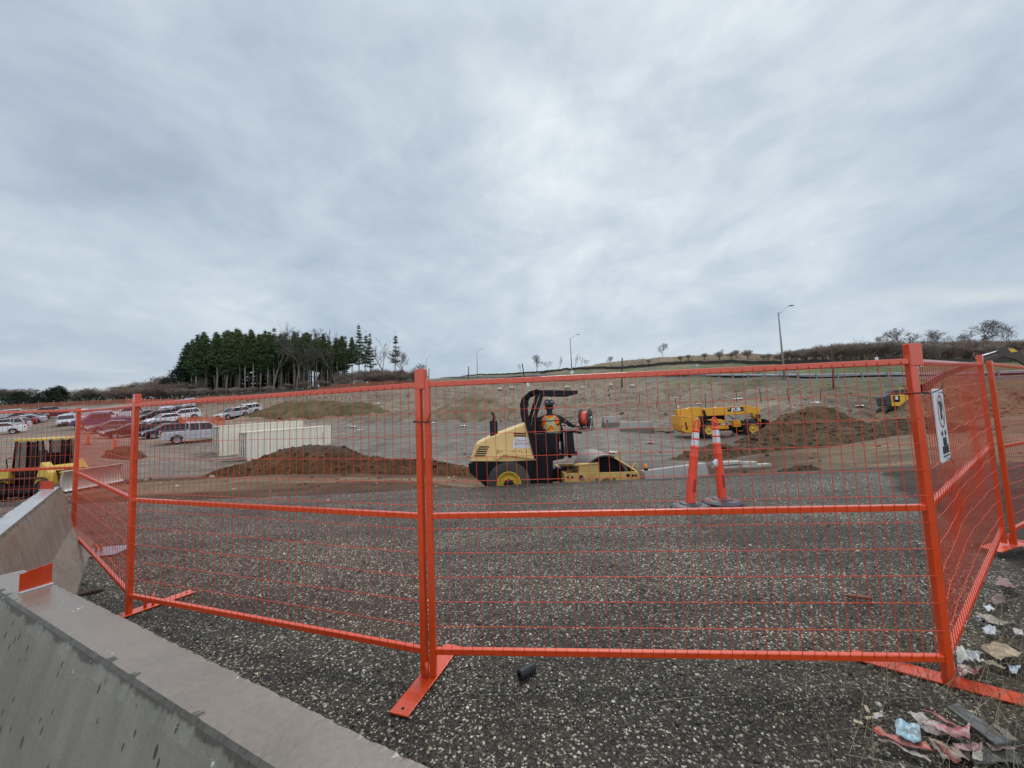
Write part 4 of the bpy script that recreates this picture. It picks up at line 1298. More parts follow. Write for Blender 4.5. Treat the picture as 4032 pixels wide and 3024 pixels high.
for i in range(34):
    u = np.interp(i, [0, 33], [-12, 384]) + RND.uniform(-6, 6); Y = RND.uniform(124, 140)
    vt = np.interp(u, [0, 60, 80, 160, 200, 250, 300, 384], [836, 842, 852, 836, 838, 838, 822, 806]) + RND.uniform(-4, 8)
    g = on_ground(u, Y); hgt = max(2.5, at_y(u, vt, Y).z - g.z)
    put(RND.choice(['bare0', 'bare1', 'bare2', 'bush0']) if u > 60 else 'bare1', g, hgt / (10.0 if True else 3), 'leafless tree in the hazy tree line beyond the car park', 'bare tree', 'bare trees beyond the car park', sxy=1.5) if i % 3 else put('bush0', g, hgt / 3.2, 'leafless thicket in the tree line beyond the car park', 'bush', 'thickets beyond the car park', sxy=2.0)
for i in range(34):
    u = RND.uniform(735, 912); Y = RND.uniform(108, 120); g = on_ground(u, Y)
    hgt = at_y(u, np.interp(u, [735, 800, 912], [806, 795, 802]) + RND.uniform(-4, 14), Y).z - g.z
    put(RND.choice(['bush0', 'bush1']), g, max(.5, hgt / 3.0), 'tall brown thicket at the right end of the pine stand', 'bush', 'thickets right of the pines', sxy=.9)
for i in range(16):
    u = np.interp(i, [0, 15], [250, 400]); Y = RND.uniform(100, 118)
    g = on_ground(u, Y)
    put('bush1', g, RND.uniform(1.0, 1.7), 'brown bush on the slope between the car park and the pines', 'bush', 'bushes on the slope by the pines', sxy=1.8)

# ---------------------------------------------------------------- dry grass and weeds
BLADE = vcol_mat('dry_grass', .9, 5, .3, 0, spec=.2)


def blades(name, P, Hh, w, cols, label, cat_kind='stuff', lean=.35, segs=3, curl=.3):
    N = len(P)
    a = RNG.uniform(0, 2 * PI, N); le = RNG.normal(0, lean, N); cu = RNG.normal(0, curl, N)
    V = []
    for k in range(segs + 1):
        f = k / segs
        r = (le * f + cu * f * f) * Hh
        x = P[:, 0] + np.cos(a) * r; y = P[:, 1] + np.sin(a) * r; z = P[:, 2] + Hh * f * np.sqrt(np.maximum(.05, 1 - np.minimum(.9, (le * .8) ** 2)))
        ww = w * (1 - .8 * f) / 2
        V += [np.stack([x - np.sin(a + 1) * ww, y + np.cos(a + 1) * ww, z], -1), np.stack([x + np.sin(a + 1) * ww, y - np.cos(a + 1) * ww, z], -1)]
    V = np.stack(V, 1)
    n = 2 * (segs + 1)
    F = np.concatenate([np.array([[2 * k, 2 * k + 1, 2 * k + 3, 2 * k + 2]]) for k in range(segs)])
    F = (F[None] + n * np.arange(N)[:, None, None]).reshape(-1, 4)
    o = np_mesh(name, V.reshape(-1, 3), F, BLADE, True, attr={'Col': np.repeat(cols, n, 0)})
    return tag(o, label, 'grass', kind='stuff')


def slope_grass():
    N = 60000
    us = RNG.uniform(880, 2212, N); f = RNG.random(N)
    Y = np.exp(np.log(40) + f * (np.log(215) - np.log(40)))
    t = (us * K - 2016) / FPX
    x = t * Y
    tt, ly = ty(x, Y)
    c = grid_at(CG, tt, ly)
    dry = np.array(ZC['S'][0]); hgrass = np.array(ZC['H'][0])
    near = np.minimum(np.abs(c - dry).sum(1), np.abs(c - hgrass).sum(1) + .018)
    keep = (near < .035) & (vnoise(x / 4, Y / 4, 5) > .25)
    x, Y = x[keep], Y[keep]; n = len(x)
    h = RNG.uniform(.08, .34, n) * (1 + 1.2 * (vnoise(x / 6, Y / 6, 9) > .75))
    cols = np.array([(.19, .135, .078), (.155, .105, .06), (.13, .085, .05), (.21, .16, .10)])[RNG.integers(0, 4, n)] * RNG.uniform(.7, 1.25, (n, 1))
    blades('dry_grass', np.stack([x, Y, heights(x, Y) - .05], -1), h, .03 + Y * .0006, cols, 'dry brown grass and weeds on the hillside')
    N = 5200
    us = RNG.uniform(-20, 2212, N); Y = np.exp(RNG.uniform(math.log(50), math.log(125), N)); x = (us * K - 2016) / FPX * Y
    tt, ly = ty(x, Y); c = grid_at(CG, tt, ly)
    keep = (np.abs(c - np.array(ZC['F'][0])).sum(1) < .05) | ((np.abs(c - np.array(ZC['R'][0])).sum(1) < .03) & (vnoise(x / 5, Y / 5, 77) > .62))
    x, Y = x[keep], Y[keep]; n = len(x)
    cols = np.array([(.16, .11, .07), (.12, .085, .06), (.13, .115, .06)])[RNG.integers(0, 3, n)] * RNG.uniform(.7, 1.25, (n, 1))
    blades('rough_weeds', np.stack([x, Y, heights(x, Y) - .05], -1), RNG.uniform(.3, 1.1, n), .06 + Y * .001, cols, 'rough brown weeds at the edge of the wood and on old heaps')


slope_grass()


def near_weeds():
    P = []
    for _ in range(1500):
        x = RND.gauss(2.75, .55); y = RND.gauss(2.35, .5)
        P.append((x, y))
    for _ in range(500):
        P.append((RND.gauss(2.0, .45), RND.gauss(2.15, .3)))
    for _ in range(420): P.append((RND.gauss(2.0, .35), RND.gauss(1.85, .25)))
    for cx, cy, k in ((-.68, 2.42, 34), (-.42, 2.5, 14), (-.4, 2.30, 10), (.1, 2.2, 8), (.5, 2.35, 8), (3.6, 3.2, 160)):
        for _ in range(k): P.append((RND.gauss(cx, .09 if k < 50 else .5), RND.gauss(cy, .06 if k < 50 else .4)))
    P = np.array([p for p in P if p[1] > 1.35]); n = len(P)
    P3 = np.concatenate([P, heights(P[:, 0], P[:, 1])[:, None] + .002], 1)
    cols = np.array([(.28, .22, .14), (.17, .13, .085), (.09, .07, .05), (.36, .31, .20)])[RNG.integers(0, 4, n)] * RNG.uniform(.7, 1.2, (n, 1))
    blades('dead_weeds', P3, RNG.uniform(.05, .22, n), .0032, cols, 'dead weeds and twigs tangled in the litter', lean=1.1, segs=4, curl=.6)


near_weeds()
# ---------------------------------------------------------------- soil roller with its driver
YEL = mat('faded_yellow_paint', (.76, .50, .20), .48, 0, .08, 1.6, dirt=.22, dcol=(.38, .27, .15), dscale=2.2)
YEL2 = mat('dusty_yellow_paint', (.54, .34, .095), .55, 0, .15, 3, dirt=.6, dcol=(.27, .18, .09), dscale=3.5)
BLK = mat('black_machine_paint', (.005, .0055, .008), .42, 0, .3, 4, dirt=.12, dcol=(.03, .025, .02), spec=.22)
TYRE = mat('dusty_tyre', (.045, .040, .035), .9, 0, .3, 10, dirt=.55, dcol=(.15, .11, .075), dscale=3, bump=.4, bscale=30)
STEEL = mat('worn_drum_steel', (.20, .175, .150), .5, .35, .25, 3, dirt=.4, dcol=(.20, .15, .10))
GREYM = mat('grey_metal', (.20, .20, .21), .45, .5, .15, 6)
CHROME = mat('bright_metal', (.62, .62, .63), .25, .9, .05, 6)
GLASS = mat('dark_window', (.010, .012, .014), .12, 0, .1, 2, spec=.4)


def wheel(name, parent, c, r, w, rimr, rimm, tyrem=None, lugs=0, axis='Y', hub=None):
    e = empty(name, c); e.parent = parent
    t = MB()
    t.lathe([(rimr, -w * .42), (r * .93, -w * .5), (r, -w * .36), (r, w * .36), (r * .93, w * .5), (rimr, w * .42)], axis=axis, n=36)
    for k in range(lugs):
        a = 2 * PI * k / lugs
        for s in (-1, 1):
            t.box((math.cos(a + s * .05) * r, s * w * .22, math.sin(a + s * .05) * r), (.05, w * .42, .07), rot=(0, -a, s * .0))
    t.build('tyre', tyrem or TYRE, e)
    rm = MB()
    rm.lathe([(rimr * 1.0, -w * .43), (rimr * .93, -w * .46), (rimr * .88, -w * .40), (rimr * .74, -w * .22), (rimr * .40, -w * .18), (rimr * .40, -w * .30), (.001, -w * .30)], axis=axis, n=32)
    rm.lathe([(rimr * 1.0, w * .43), (rimr * .93, w * .46), (rimr * .74, w * .22), (.001, w * .2)], axis=axis, n=32)
    rm.build('rim', rimm, e)
    if hub:
        h = MB()
        h.lathe([(rimr * .36, -w * .28), (rimr * .36, -w * .40), (rimr * .26, -w * .46), (.001, -w * .46)], axis=axis, n=16)
        for k in range(8):
            a = 2 * PI * k / 8
            h.box((math.cos(a) * rimr * .36, -w * .36, math.sin(a) * rimr * .36), (.035, .05, .035), rot=(0, -a, 0))
        h.build('hub', hub, e)
    return e


def soil_roller():
    g = on_ground(1093, 9.62)
    e = empty('soil_roller', (g.x, g.y, -.545), rad(1.5), 'yellow and black soil roller compacting behind the edge of the gravel', 'road roller')
    w = .80
    # engine hood
    hood = [(-.88, 1.04), (-.86, 1.12), (-.755, 1.425), (-.41, 1.575), (.475, 1.868), (.56, 1.52), (.66, 1.0), (.0, 1.0)]
    m = MB(); m.prism(hood, -w + .10, w - .10)
    ob = m.build('hood', YEL, e, .02, 2)
    lip = MB().prism([(-.30, 1.13), (-.10, 1.24), (.56, 1.155), (.60, 1.10), (.60, 1.04), (-.10, 1.16), (-.28, 1.05)], -w + .02, -w + .101).build('fender_lip', YEL, e, .01)
    for z, x0, x1 in ((1.385, -.66, -.42), (1.335, -.69, -.45), (1.285, -.715, -.475), (1.235, -.74, -.50), (1.185, -.77, -.52)):
        MB().prism([(x0, z), (x1, z - .012), (x1 - .01, z - .040), (x0 - .012, z - .030)], -w + .095, -w + .099).build('hood_slot', BLK, e)
    for z in (1.66, 1.61):
        MB().prism([(.155, z), (.445, z - .02), (.45, z - .05), (.16, z - .033)], -w + .095, -w + .099).build('hood_slot', BLK, e)
    # sticker and model lettering
    st = [(.13, 1.30), (.13, 1.44), (.16, 1.53), (.22, 1.565), (.49, 1.53), (.515, 1.46), (.51, 1.29)]
    s = MB().prism(st, -w + .092, -w + .0985).build('company_sticker', mat('sticker_white', (.66, .66, .68), .4, 0, .04, 6), e)
    redt = mat('sticker_red', (.50, .10, .07), .5)
    text_mesh('lettering', 'Peyton', .085, redt, s, (.345, -w + .0915, 1.475), depth=.0005, bold=.001)
    text_mesh('lettering', 'Group Ltd.', .075, redt, s, (.345, -w + .0915, 1.405), depth=.0005, bold=.001)
    sw = MB()
    for k, (x0, z0, L) in enumerate(((.15, 1.42, .34), (.15, 1.365, .33), (.20, 1.33, .28))):
        sw.tube([(x0 + L * i / 8, -w + .0915, z0 + .02 * math.sin(i * .8 + k)) for i in range(9)], .0022, 4)
    sw.build('swoosh', mat('sticker_grey', (.20, .21, .24), .5), s)
    gold = mat('gold_outline', (.36, .25, .085), .5)
    text_mesh('lettering', 'BW 145 D-3', .125, gold, e, (.10, -w + .094, 1.215), rot=(PI / 2, rad(3), 0), depth=.001, bold=.001, sx=1.12)
    # chassis
    MB().prism([(-.93, 1.0), (-.90, .78), (-.55, .46), (.0, .40), (.55, .40), (.55, .70), (.62, .99)], -w + .12, w - .12).build('rear_frame', BLK, e, .015)
    MB().prism([(.50, .42), (1.03, .42), (1.06, .96), (1.32, 1.0), (1.34, 1.10), (.62, 1.10), (.5, .99)], -w + .18, w - .18).build('platform', BLK, e, .015)
    MB().box((.93, -.02, 1.36), (.62, 1.04, .50)).build('seat_box', BLK, e, .02)
    MB().box((.78, .02, 1.80), (.14, .52, .42), rot=(0, rad(-8), 0)).build('seat_back', BLK, e, .04)
    MB().box((.98, .02, 1.655), (.46, .52, .10)).build('seat', BLK, e, .03)
    c = MB(); c.box((1.50, -.10, 1.36), (.26, .70, .52), taper=(.8, .9)); c.box((1.50, -.10, 1.63), (.30, .74, .05)); c.box((1.51, -.1, 1.10), (.34, .76, .10))
    con = c.build('console', BLK, e, .015)
    st = MB(); st.tube([(1.42, -.05, 1.62), (1.36, -.05, 1.80)], .02, 8)
    ring = [(1.335 + .20 * math.cos(q) * .95, -.05 + .20 * math.sin(q), 1.82 + .20 * math.cos(q) * .3) for q in [2 * PI * i / 20 for i in range(21)]]
    st.tube(ring, .014, 6, False); st.tube([ring[0], ring[10]], .01, 5); st.build('steering_wheel', BLK, e)
    MB().bar((1.60, -.30, 1.62), (1.84, -.30, 1.57), .05, .06).build('lever_arm', BLK, e, .008)
    h = MB()
    h.tube([(.62, -.62, 1.90), (1.28, -.62, 1.90), (1.30, -.62, 1.15)], .016, 6)
    h.tube([(1.28, -.62, 1.78), (1.40, -.60, 1.78)], .014, 6)
    h.build('handrail', BLK, e)
    pipes = MB()
    pipes.tube([(1.34, -.66, 1.05), (1.34, -.66, 1.62)], .018, 6)
    pipes.build('grab_post', GREYM, e)
    # roll bar
    for y in (-w + .10, w - .10):
        r = MB()
        path = [(.66, 1.05), (.58, 1.45), (.50, 1.85), (.455, 2.10), (.455, 2.32), (.50, 2.47), (.60, 2.56), (.74, 2.60), (1.70, 2.545)]
        for a, b in zip(path[:-1], path[1:]):
            r.bar((a[0], y, a[1]), (b[0], y, b[1]), .11, .125 if b[0] < 1 else .085)
        for px, pz in path[1:-1]:
            r.lathe([(.001, -.055), (.062, -.055), (.062, .055), (.001, .055)], (px, y, pz), axis='Y', n=14)
        r.bar((.87, y, 2.56), (.66, y, 1.98), .10, .085); r.bar((.66, y, 2.0), (.58, y, 1.60), .09, .15)
        r.build('roll_bar', BLK, e)
    MB().box((1.66, 0, 2.545), (.08, 2 * w - .2, .08)).build('roll_bar_cross_tube', BLK, e, .008)
    MB().box((.50, 0, 2.30), (.08, 2 * w - .2, .08)).build('roll_bar_cross_tube', BLK, e, .008)
    x = MB(); x.lathe([(.095, 1.50), (.097, 1.94), (.06, 1.97), (.001, 1.97)], (-.315, -.30, 0), n=18)
    ex = x.build('exhaust_silencer', BLK, e)
    MB().tube([(-.30, -.30, 1.96), (-.295, -.30, 2.06), (-.315, -.30, 2.12), (-.36, -.30, 2.165)], [.036, .036, .034, .034], 10).build('exhaust_pipe', mat('rusty_pipe', (.05, .035, .028), .7, .3), ex)
    l = MB(); l.tube([(-.86, -.70, 1.12), (-.97, -.72, 1.20)], .012, 6); l.box((-.99, -.72, 1.23), (.07, .06, .06)); l.build('rear_lamp', GREYM, e)
    for y in (-w + .17, w - .17):
        wheel('rear_wheel', e, (0, y, .5), .5, .34, .285, mat('rim_yellow', (.56, .38, .03), .5, 0, .1, 5, dirt=.25), lugs=0, hub=BLK)
    # drum frame
    f = MB()
    for y in (-.80, .80):
        f.prism([(1.28, .66), (1.40, .69), (2.96, .66), (3.02, .60), (3.02, .33), (1.28, .33)], y - .03, y + .03)
    f.box((1.31, 0, .52), (.07, 1.56, .34)); f.box((2.99, 0, .50), (.07, 1.56, .30))
    fr = f.build('drum_frame', YEL2, e, .008)
    for x0, z0, rr in ((1.36, .60, .032), (1.46, .595, .03), (1.66, .585, .052), (2.75, .58, .045), (2.86, .57, .035), (1.36, .42, .03), (2.93, .57, .028)):
        MB().lathe([(.001, -.834), (rr, -.834), (rr, -.829)], (x0, 0, z0), axis='Y', n=16).build('frame_hole', BLK, fr)
    MB().lathe([(.001, -.838), (.13, -.838), (.15, -.83)], (2.24, 0, .40), axis='Y', n=24).build('drum_bearing', mat('rust_brown', (.16, .07, .03), .8), fr)
    for x0 in (2.02, 2.42): MB().box((x0, -.835, .46), (.06, .02, .20)).build('stiffener', mat('grey_paint_worn', (.12, .11, .09), .7), fr)
    MB().box((1.70, -.835, .545), (.09, .012, .05)).build('data_plate', CHROME, fr)
    b = MB(); b.box((1.86, -.70, .77), (.46, .20, .20)); b.prism([(1.62, .875), (2.10, .875), (2.10, .895), (1.55, .855)], -.82, -.58)
    b.build('hydraulic_box', YEL2, e, .008)
    dr = MB(); n = 48
    dr.lathe([(.53, -.71), (.53, .71)], (2.28, 0, .53), 'Y', n)
    dr.lathe([(.53, -.71), (.495, -.71), (.48, -.60), (.30, -.56), (.001, -.56)], (2.28, 0, .53), 'Y', n)
    dr.lathe([(.53, .71), (.49, .71), (.001, .6)], (2.28, 0, .53), 'Y', n)
    dr.build('drum', STEEL, e)
    MB().lathe([(.478, -.605), (.30, -.565), (.001, -.565)], (2.28, 0, .53), 'Y', n).build('drum_inner', BLK, e)
    sc = MB(); sc.bar((2.50, 0, .99), (2.98, 0, .66), 1.50, .035); sc.build('scraper', YEL, e, .006)
    for x0, z0 in ((2.54, .98), (2.92, .68)):
        MB().tube([(x0 - .05, -.70, z0 - .02), (x0, -.70, z0 + .10), (x0 + .07, -.70, z0 + .15), (x0 + .11, -.70, z0 + .09), (x0 + .09, -.70, z0 - .06)], .016, 6).build('lifting_eye', YEL2, e)
    hs = MB()
    for i in range(5): hs.tube([(1.02, -.35 + .1 * i, .62), (1.16, -.40 + .12 * i, .76 - .03 * i), (1.34, -.45 + .15 * i, .70), (1.62, -.55, .80)], .016, 6)
    hs.build('hydraulic_hoses', BLK, e, fixn=False)
    MB().box((1.16, 0, .56), (.34, .5, .30)).build('articulation_joint', BLK, e, .02)
    return e


ROLLER = soil_roller()


def skin_body(name, J, E, m, parent=None, root=0, sub=2):
    me = D.meshes.new(name)
    me.from_pydata([j[0] for j in J], E, [])
    me.materials.append(m)
    o = D.objects.new(name, me); COL.objects.link(o)
    if parent: o.parent = parent
    sk = o.modifiers.new('skin', 'SKIN'); sk.use_smooth_shade = True
    if not me.skin_vertices: pass
    for i, j in enumerate(J):
        r = j[1] if hasattr(j[1], '__len__') else (j[1], j[1])
        me.skin_vertices[0].data[i].radius = r
        me.skin_vertices[0].data[i].use_root = (i == root)
    sb = o.modifiers.new('sub', 'SUBSURF'); sb.levels = sub; sb.render_levels = sub
    return o


def driver():
    """seated, back to the camera, right arm out to the controls"""
    b = ROLLER.matrix_basis
    loc = b @ Vector((1.10, -.10, 1.46))
    e = empty('person', loc, rad(88), scale=1.13, label='roller driver seen from behind in an orange safety vest and black brimmed hard hat', cat='person')
    cloth = mat('dark_navy_work_clothes', (.016, .017, .028), .85, 0, .25, 8, bump=.2, bscale=30)
    skin = mat('skin', (.30, .16, .11), .6, 0, .08, 10)
    # local x = facing direction (away from the camera), y = his left, z up
    J = [((.00, 0, .00), .125), ((.01, 0, .14), .115), ((.03, 0, .30), .115), ((.04, 0, .42), .095), ((.045, 0, .515), (.06, .085)), ((.06, 0, .575), .058),
         ((.08, 0, .64), (.085, .075)), ((.09, 0, .70), (.095, .078)), ((.075, 0, .765), (.085, .07)),
         ((.045, .20, .445), .075), ((.10, .27, .29), .056), ((.25, .23, .17), .048), ((.33, .20, .15), .036),
         ((.045, -.20, .445), .075), ((.12, -.38, .33), .056), ((.26, -.52, .235), .046), ((.33, -.60, .235), .034),
         ((.18, .11, -.01), .105), ((.45, .16, .03), .085), ((.50, .17, -.20), .062), ((.50, .17, -.43), .050), ((.60, .17, -.47), .045),
         ((.14, -.14, -.02), .105), ((.34, -.32, .02), .085), ((.38, -.40, -.22), .062), ((.36, -.42, -.45), .050), ((.43, -.47, -.49), .045)]
    E = [(0, 1), (1, 2), (2, 3), (3, 4), (4, 5), (5, 6), (6, 7), (7, 8), (3, 9), (9, 10), (10, 11), (11, 12), (3, 13), (13, 14), (14, 15), (15, 16), (0, 17), (17, 18), (18, 19), (19, 20), (20, 21), (0, 22), (22, 23), (23, 24), (24, 25), (25, 26)]
    body = skin_body('body', J, E, cloth, e)
    # head, neck and hands show skin
    h = MB()
    prof = [(.001, .575), (.050, .585), (.066, .615), (.078, .66), (.082, .70), (.078, .745), (.05, .785), (.001, .80)]
    h.lathe(prof, (.085, 0, 0), n=20)
    h.tube([(.165, 0, .69), (.192, 0, .665), (.172, 0, .655)], [.010, .016, .010], 6)
    h.tube([(.05, 0, .50), (.07, 0, .60)], [.062, .058], 12)
    for s in (-1, 1): h.lathe([(.001, -.012), (.022, -.008), (.026, .008), (.001, .014)], (.085, s * .085, .665), 'Y', 10)
    h.build('head', skin, e)
    face = MB()
    for s in (-1, 1): face.lathe([(.001, -.005), (.010, 0), (.001, .005)], (.160, s * .032, .690), 'X', 8)
    face.build('eyes', mat('eye_dark', (.02, .02, .02), .3), e)
    MB().box((.160, 0, .625), (.012, .05, .010)).build('mouth', mat('lips', (.22, .09, .07), .6), e)
    hair = MB().lathe([(.088, .66), (.090, .70), (.084, .74), (.001, .79)], (.072, 0, 0), n=18); hair.build('hair', mat('dark_hair', (.02, .015, .012), .7), e)
    for s, wr, dr in ((1, Vector((.33, .20, .15)), Vector((1, -.2, -.1))), (-1, Vector((.33, -.60, .235)), Vector((.75, -.6, -.05)))):
        d = dr.normalized(); sd = d.cross(Vector((0, 0, 1))).normalized()
        hd = MB()
        hd.tube([wr, wr + d * .045, wr + d * .085], [.030, .040, .036], 8)
        for k, (o_, L) in enumerate(((-.030, .065), (-.010, .075), (.010, .072), (.028, .058))):
            q = wr + d * .08 + sd * o_
            hd.tube([q, q + d * L * .5 + Vector((0, 0, -.006)), q + d * L * .8 + Vector((0, 0, -.03)), q + d * L * .75 + Vector((0, 0, -.055))], [.010, .0095, .009, .007], 6)
        q = wr + d * .03 - sd * s * .038
        hd.tube([q, q + d * .03 - sd * s * .015, q + d * .06 - sd * s * .012 + Vector((0, 0, -.02))], [.012, .011, .008], 6)
        hd.build('hand', skin, e)
    # hard hat with full brim
    hat = MB().lathe([(.175, .735), (.178, .728), (.125, .742), (.120, .77), (.112, .81), (.085, .855), (.045, .878), (.001, .884)], (.075, 0, 0), n=28)
    hat.lathe([(.178, .728), (.120, .734), (.001, .734)], (.075, 0, 0), n=28)
    ht = hat.build('hard_hat', mat('black_hard_hat', (.012, .012, .014), .35, 0, .2, 6), e)
    for y in (-.06, .055): MB().box((-.035, y, .80), (.012, .045, .035), rot=(0, rad(18), 0)).build('sticker', mat('grey_sticker', (.25, .25, .26), .5), ht)
    # vest: shell round the torso
    vo = mat('safety_vest_orange', (1.0, .17, .02), .75, 0, .10, 14, bump=.25, bscale=25)
    vy = mat('vest_lime_stripe', (.72, .80, .10), .6, 0, .05, 10); vs_ = mat('vest_silver_stripe', (.40, .40, .37), .4, .2, .1, 10)
    rings = [(-.06, .205, .185), (.06, .190, .168), (.18, .196, .165), (.30, .208, .162), (.40, .214, .145), (.455, .190, .112), (.50, .120, .090)]

    def shell(a, k, off=0.0):
        """point of the vest: a angle from straight back, k height 0..1"""
        f = k * (len(rings) - 1); i = min(len(rings) - 2, int(f)); t = f - i
        z, ry, rx = [p + (q - p) * t for p, q in zip(rings[i], rings[i + 1])]
        return Vector((.028 - (rx + off) * math.cos(a), (ry + off) * math.sin(a), z))
    n = 36; m = 18
    v = MB(); vs = []; fs = []
    for j in range(m + 1):
        for i in range(n):
            vs.append(shell(2 * PI * i / n, j / m, .004 * math.sin(9 * i / n * 2 * PI + j)))
    for j in range(m):
        for i in range(n): fs.append((j * n + i, j * n + (i + 1) % n, (j + 1) * n + (i + 1) % n, (j + 1) * n + i))
    vest = v.add(vs, fs, True).build('safety_vest', vo, e)

    def stripe(name, pts, wd, m_, off):
        s = MB(); vs = []
        for i, (a, k) in enumerate(pts):
            p = shell(a, k, off); q = pts[min(i + 1, len(pts) - 1)]; q0 = pts[max(0, i - 1)]
            d = (shell(*q, off) - shell(*q0, off)).normalized()
            nrm = Vector((-math.cos(a), math.sin(a), 0)).normalized()
            sd = d.cross(nrm).normalized()
            vs += [p + sd * wd / 2, p - sd * wd / 2]
        s.add(vs, [(2 * i, 2 * i + 1, 2 * i + 3, 2 * i + 2) for i in range(len(pts) - 1)]).build(name, m_, vest, fixn=False)
    for sgn in (-1, 1):
        P = [(sgn * (.80 - 1.62 * i / 16), .90 - .58 * i / 16) for i in range(17)]
        stripe('lime_stripe', P, .085, vy, .010); stripe('silver_stripe', P, .045, vs_, .014)
    P = [(-1.5 + 3.0 * i / 20, .27) for i in range(21)]
    stripe('lime_stripe', P, .085, vy, .011); stripe('silver_stripe', P, .045, vs_, .016)
    return e


driver()

# ---------------------------------------------------------------- telehandler
def telehandler():
    g = ground_hit(1513, 943.5)
    g = on_ground(1515, 30.5)
    e = empty('telehandler', (g.x, g.y, g.z), rad(-5), 'yellow telehandler with lowered boom parked across the yard behind the delineator posts', 'telehandler')
    y0 = mat('telehandler_yellow', (.68, .31, .014), .4, 0, .06, 1, dirt=.15, dcol=(.35, .22, .09), dscale=1.5)
    rimy = mat('telehandler_rim', (.66, .38, .05), .5, 0, .1, 3, dirt=.2)
    tb = MB()
    tb.prism([(-2.1, 2.30), (-1.30, 2.31), (-1.12, 2.40), (-.40, 2.40), (-.22, 2.32), (.85, 2.30), (1.0, 2.38), (1.15, 2.31), (3.05, 2.31), (3.05, 1.70), (-1.30, 1.66), (-2.05, 1.80)], -.52, -.02)
    boom = tb.build('boom', y0, e, .03)
    MB().prism([(3.0, 2.40), (3.55, 2.36), (3.60, 1.78), (3.0, 1.72)], -.56, .02).build('boom_head', y0, boom, .02)
    MB().prism([(3.5, 2.22), (4.18, 2.18), (4.20, 1.78), (3.90, 1.80), (3.6, 1.70), (3.5, 1.75)], -.49, -.05).build('inner_boom', y0, boom, .02)
    logo = MB().prism([(1.76, 2.28), (2.95, 2.28), (2.95, 1.95), (1.76, 1.95)], -.535, -.5205).build('logo_plate', mat('logo_black', (.02, .02, .02), .5), boom)
    MB().prism([(1.80, 2.25), (1.93, 2.25), (1.93, 2.13), (1.80, 2.13)], -.540, -.5352).build('logo_yellow_block', y0, logo)
    text_mesh('lettering', 'JCB', .33, mat('logo_white', (.78, .78, .78), .5), logo, (2.38, -.540, 2.105), depth=.002, bold=.012, sx=1.35)
    # carriage and forks
    cr = MB(); cr.prism([(3.70, 1.80), (4.16, 1.75), (4.20, 1.15), (4.22, .72), (3.98, .66), (3.86, .95), (3.80, 1.35), (3.62, 1.55)], -.50, -.04)
    cr.build('carriage', y0, boom, .02)
    MB().box((3.98, -.30, 1.50), (.34, .52, .34)).build('carriage_cover', mat('dark_brown_rubber', (.06, .025, .015), .6), boom, .02)
    fk = MB(); fk.box((4.33, -.27, .80), (.10, 1.2, .95)); fk.prism([(4.25, 1.32), (4.75, 1.12), (4.85, .85), (4.80, .28), (4.4, .30), (4.3, .7)], -.60, -.50); fk.prism([(4.25, 1.32), (4.75, 1.12), (4.85, .85), (4.80, .28), (4.4, .30), (4.3, .7)], .0, .1)
    fk.build('fork_frame', BLK, boom, .01)
    for y in (-.62, .10): MB().box((5.2, y, .26), (1.3, .11, .045)).build('fork', BLK, boom)
    # body
    MB().prism([(-2.05, 1.80), (-1.30, 1.72), (-.62, 1.60), (-.50, 1.05), (-.7, .48), (-1.6, .40), (-2.0, .60), (-2.1, 1.1)], -1.0, 1.0).build('counterweight', y0, e, .05)
    MB().prism([(-1.72, 1.28), (-1.62, 1.30), (-1.52, .72), (-1.66, .68)], -1.012, -1.002).build('rear_vent', BLK, e)
    for x, z in ((-1.78, 1.70), (-1.58, 1.68), (-1.85, 1.0)): MB().lathe([(.001, -1.02), (.06, -1.02), (.07, -1.0)], (x, 0, z), 'Y', 12).build('bolt_cover', mat('orange_cap', (.40, .16, .02), .5), e)
    MB().prism([(.02, 1.42), (.95, 1.40), (1.22, 1.30), (1.40, 1.02), (1.52, .64), (.62, .62), (.45, .95)], -1.12, -.30).build('engine_pod', y0, e, .06)
    pl = MB().prism([(.68, 1.10), (1.36, 1.10), (1.42, .94), (.72, .94)], -1.132, -1.1215).build('logo_plate', mat('logo_black', (.02, .02, .02), .5), e)
    text_mesh('lettering', 'JCB', .15, mat('logo_white', (.78, .78, .78), .5), pl, (1.05, -1.136, 1.02), depth=.002, bold=.006, sx=1.3)
    MB().box((1.6, 0, .68), (4.6, .9, .42)).build('chassis', BLK, e, .03)
    MB().box((2.28, -.55, 1.0), (.55, .5, .5)).build('fuel_tank', y0, e, .03)
    cab = MB(); cab.prism([(.0, 1.0), (1.75, 1.0), (1.72, 1.72), (.12, 1.72)], .10, 1.05)
    cb = cab.build('cab', GLASS, e, .02)
    MB().box((.9, .58, 1.70), (1.75, 1.0, .08)).build('cab_roof', y0, cb, .02)
    for x in (.06, .95, 1.72): MB().bar((x, .10, 1.0), (x + .02, .10, 1.70), .06).build('cab_pillar', BLK, cb)
    r = MB(); r.bar((-.10, -.62, 2.15), (.10, -.62, 1.3), .12, .14); r.build('lift_ram', BLK, e, .01)
    h = MB()
    for k in range(6): h.tube([(1.75, -.4, 1.72), (2.2, -.62 + .05 * k, 1.45 - .04 * k), (2.75, -.5, 1.55), (3.0, -.3, 1.72)], .022, 5)
    h.build('hoses', mat('pale_hose', (.30, .32, .34), .5), e, fixn=False)
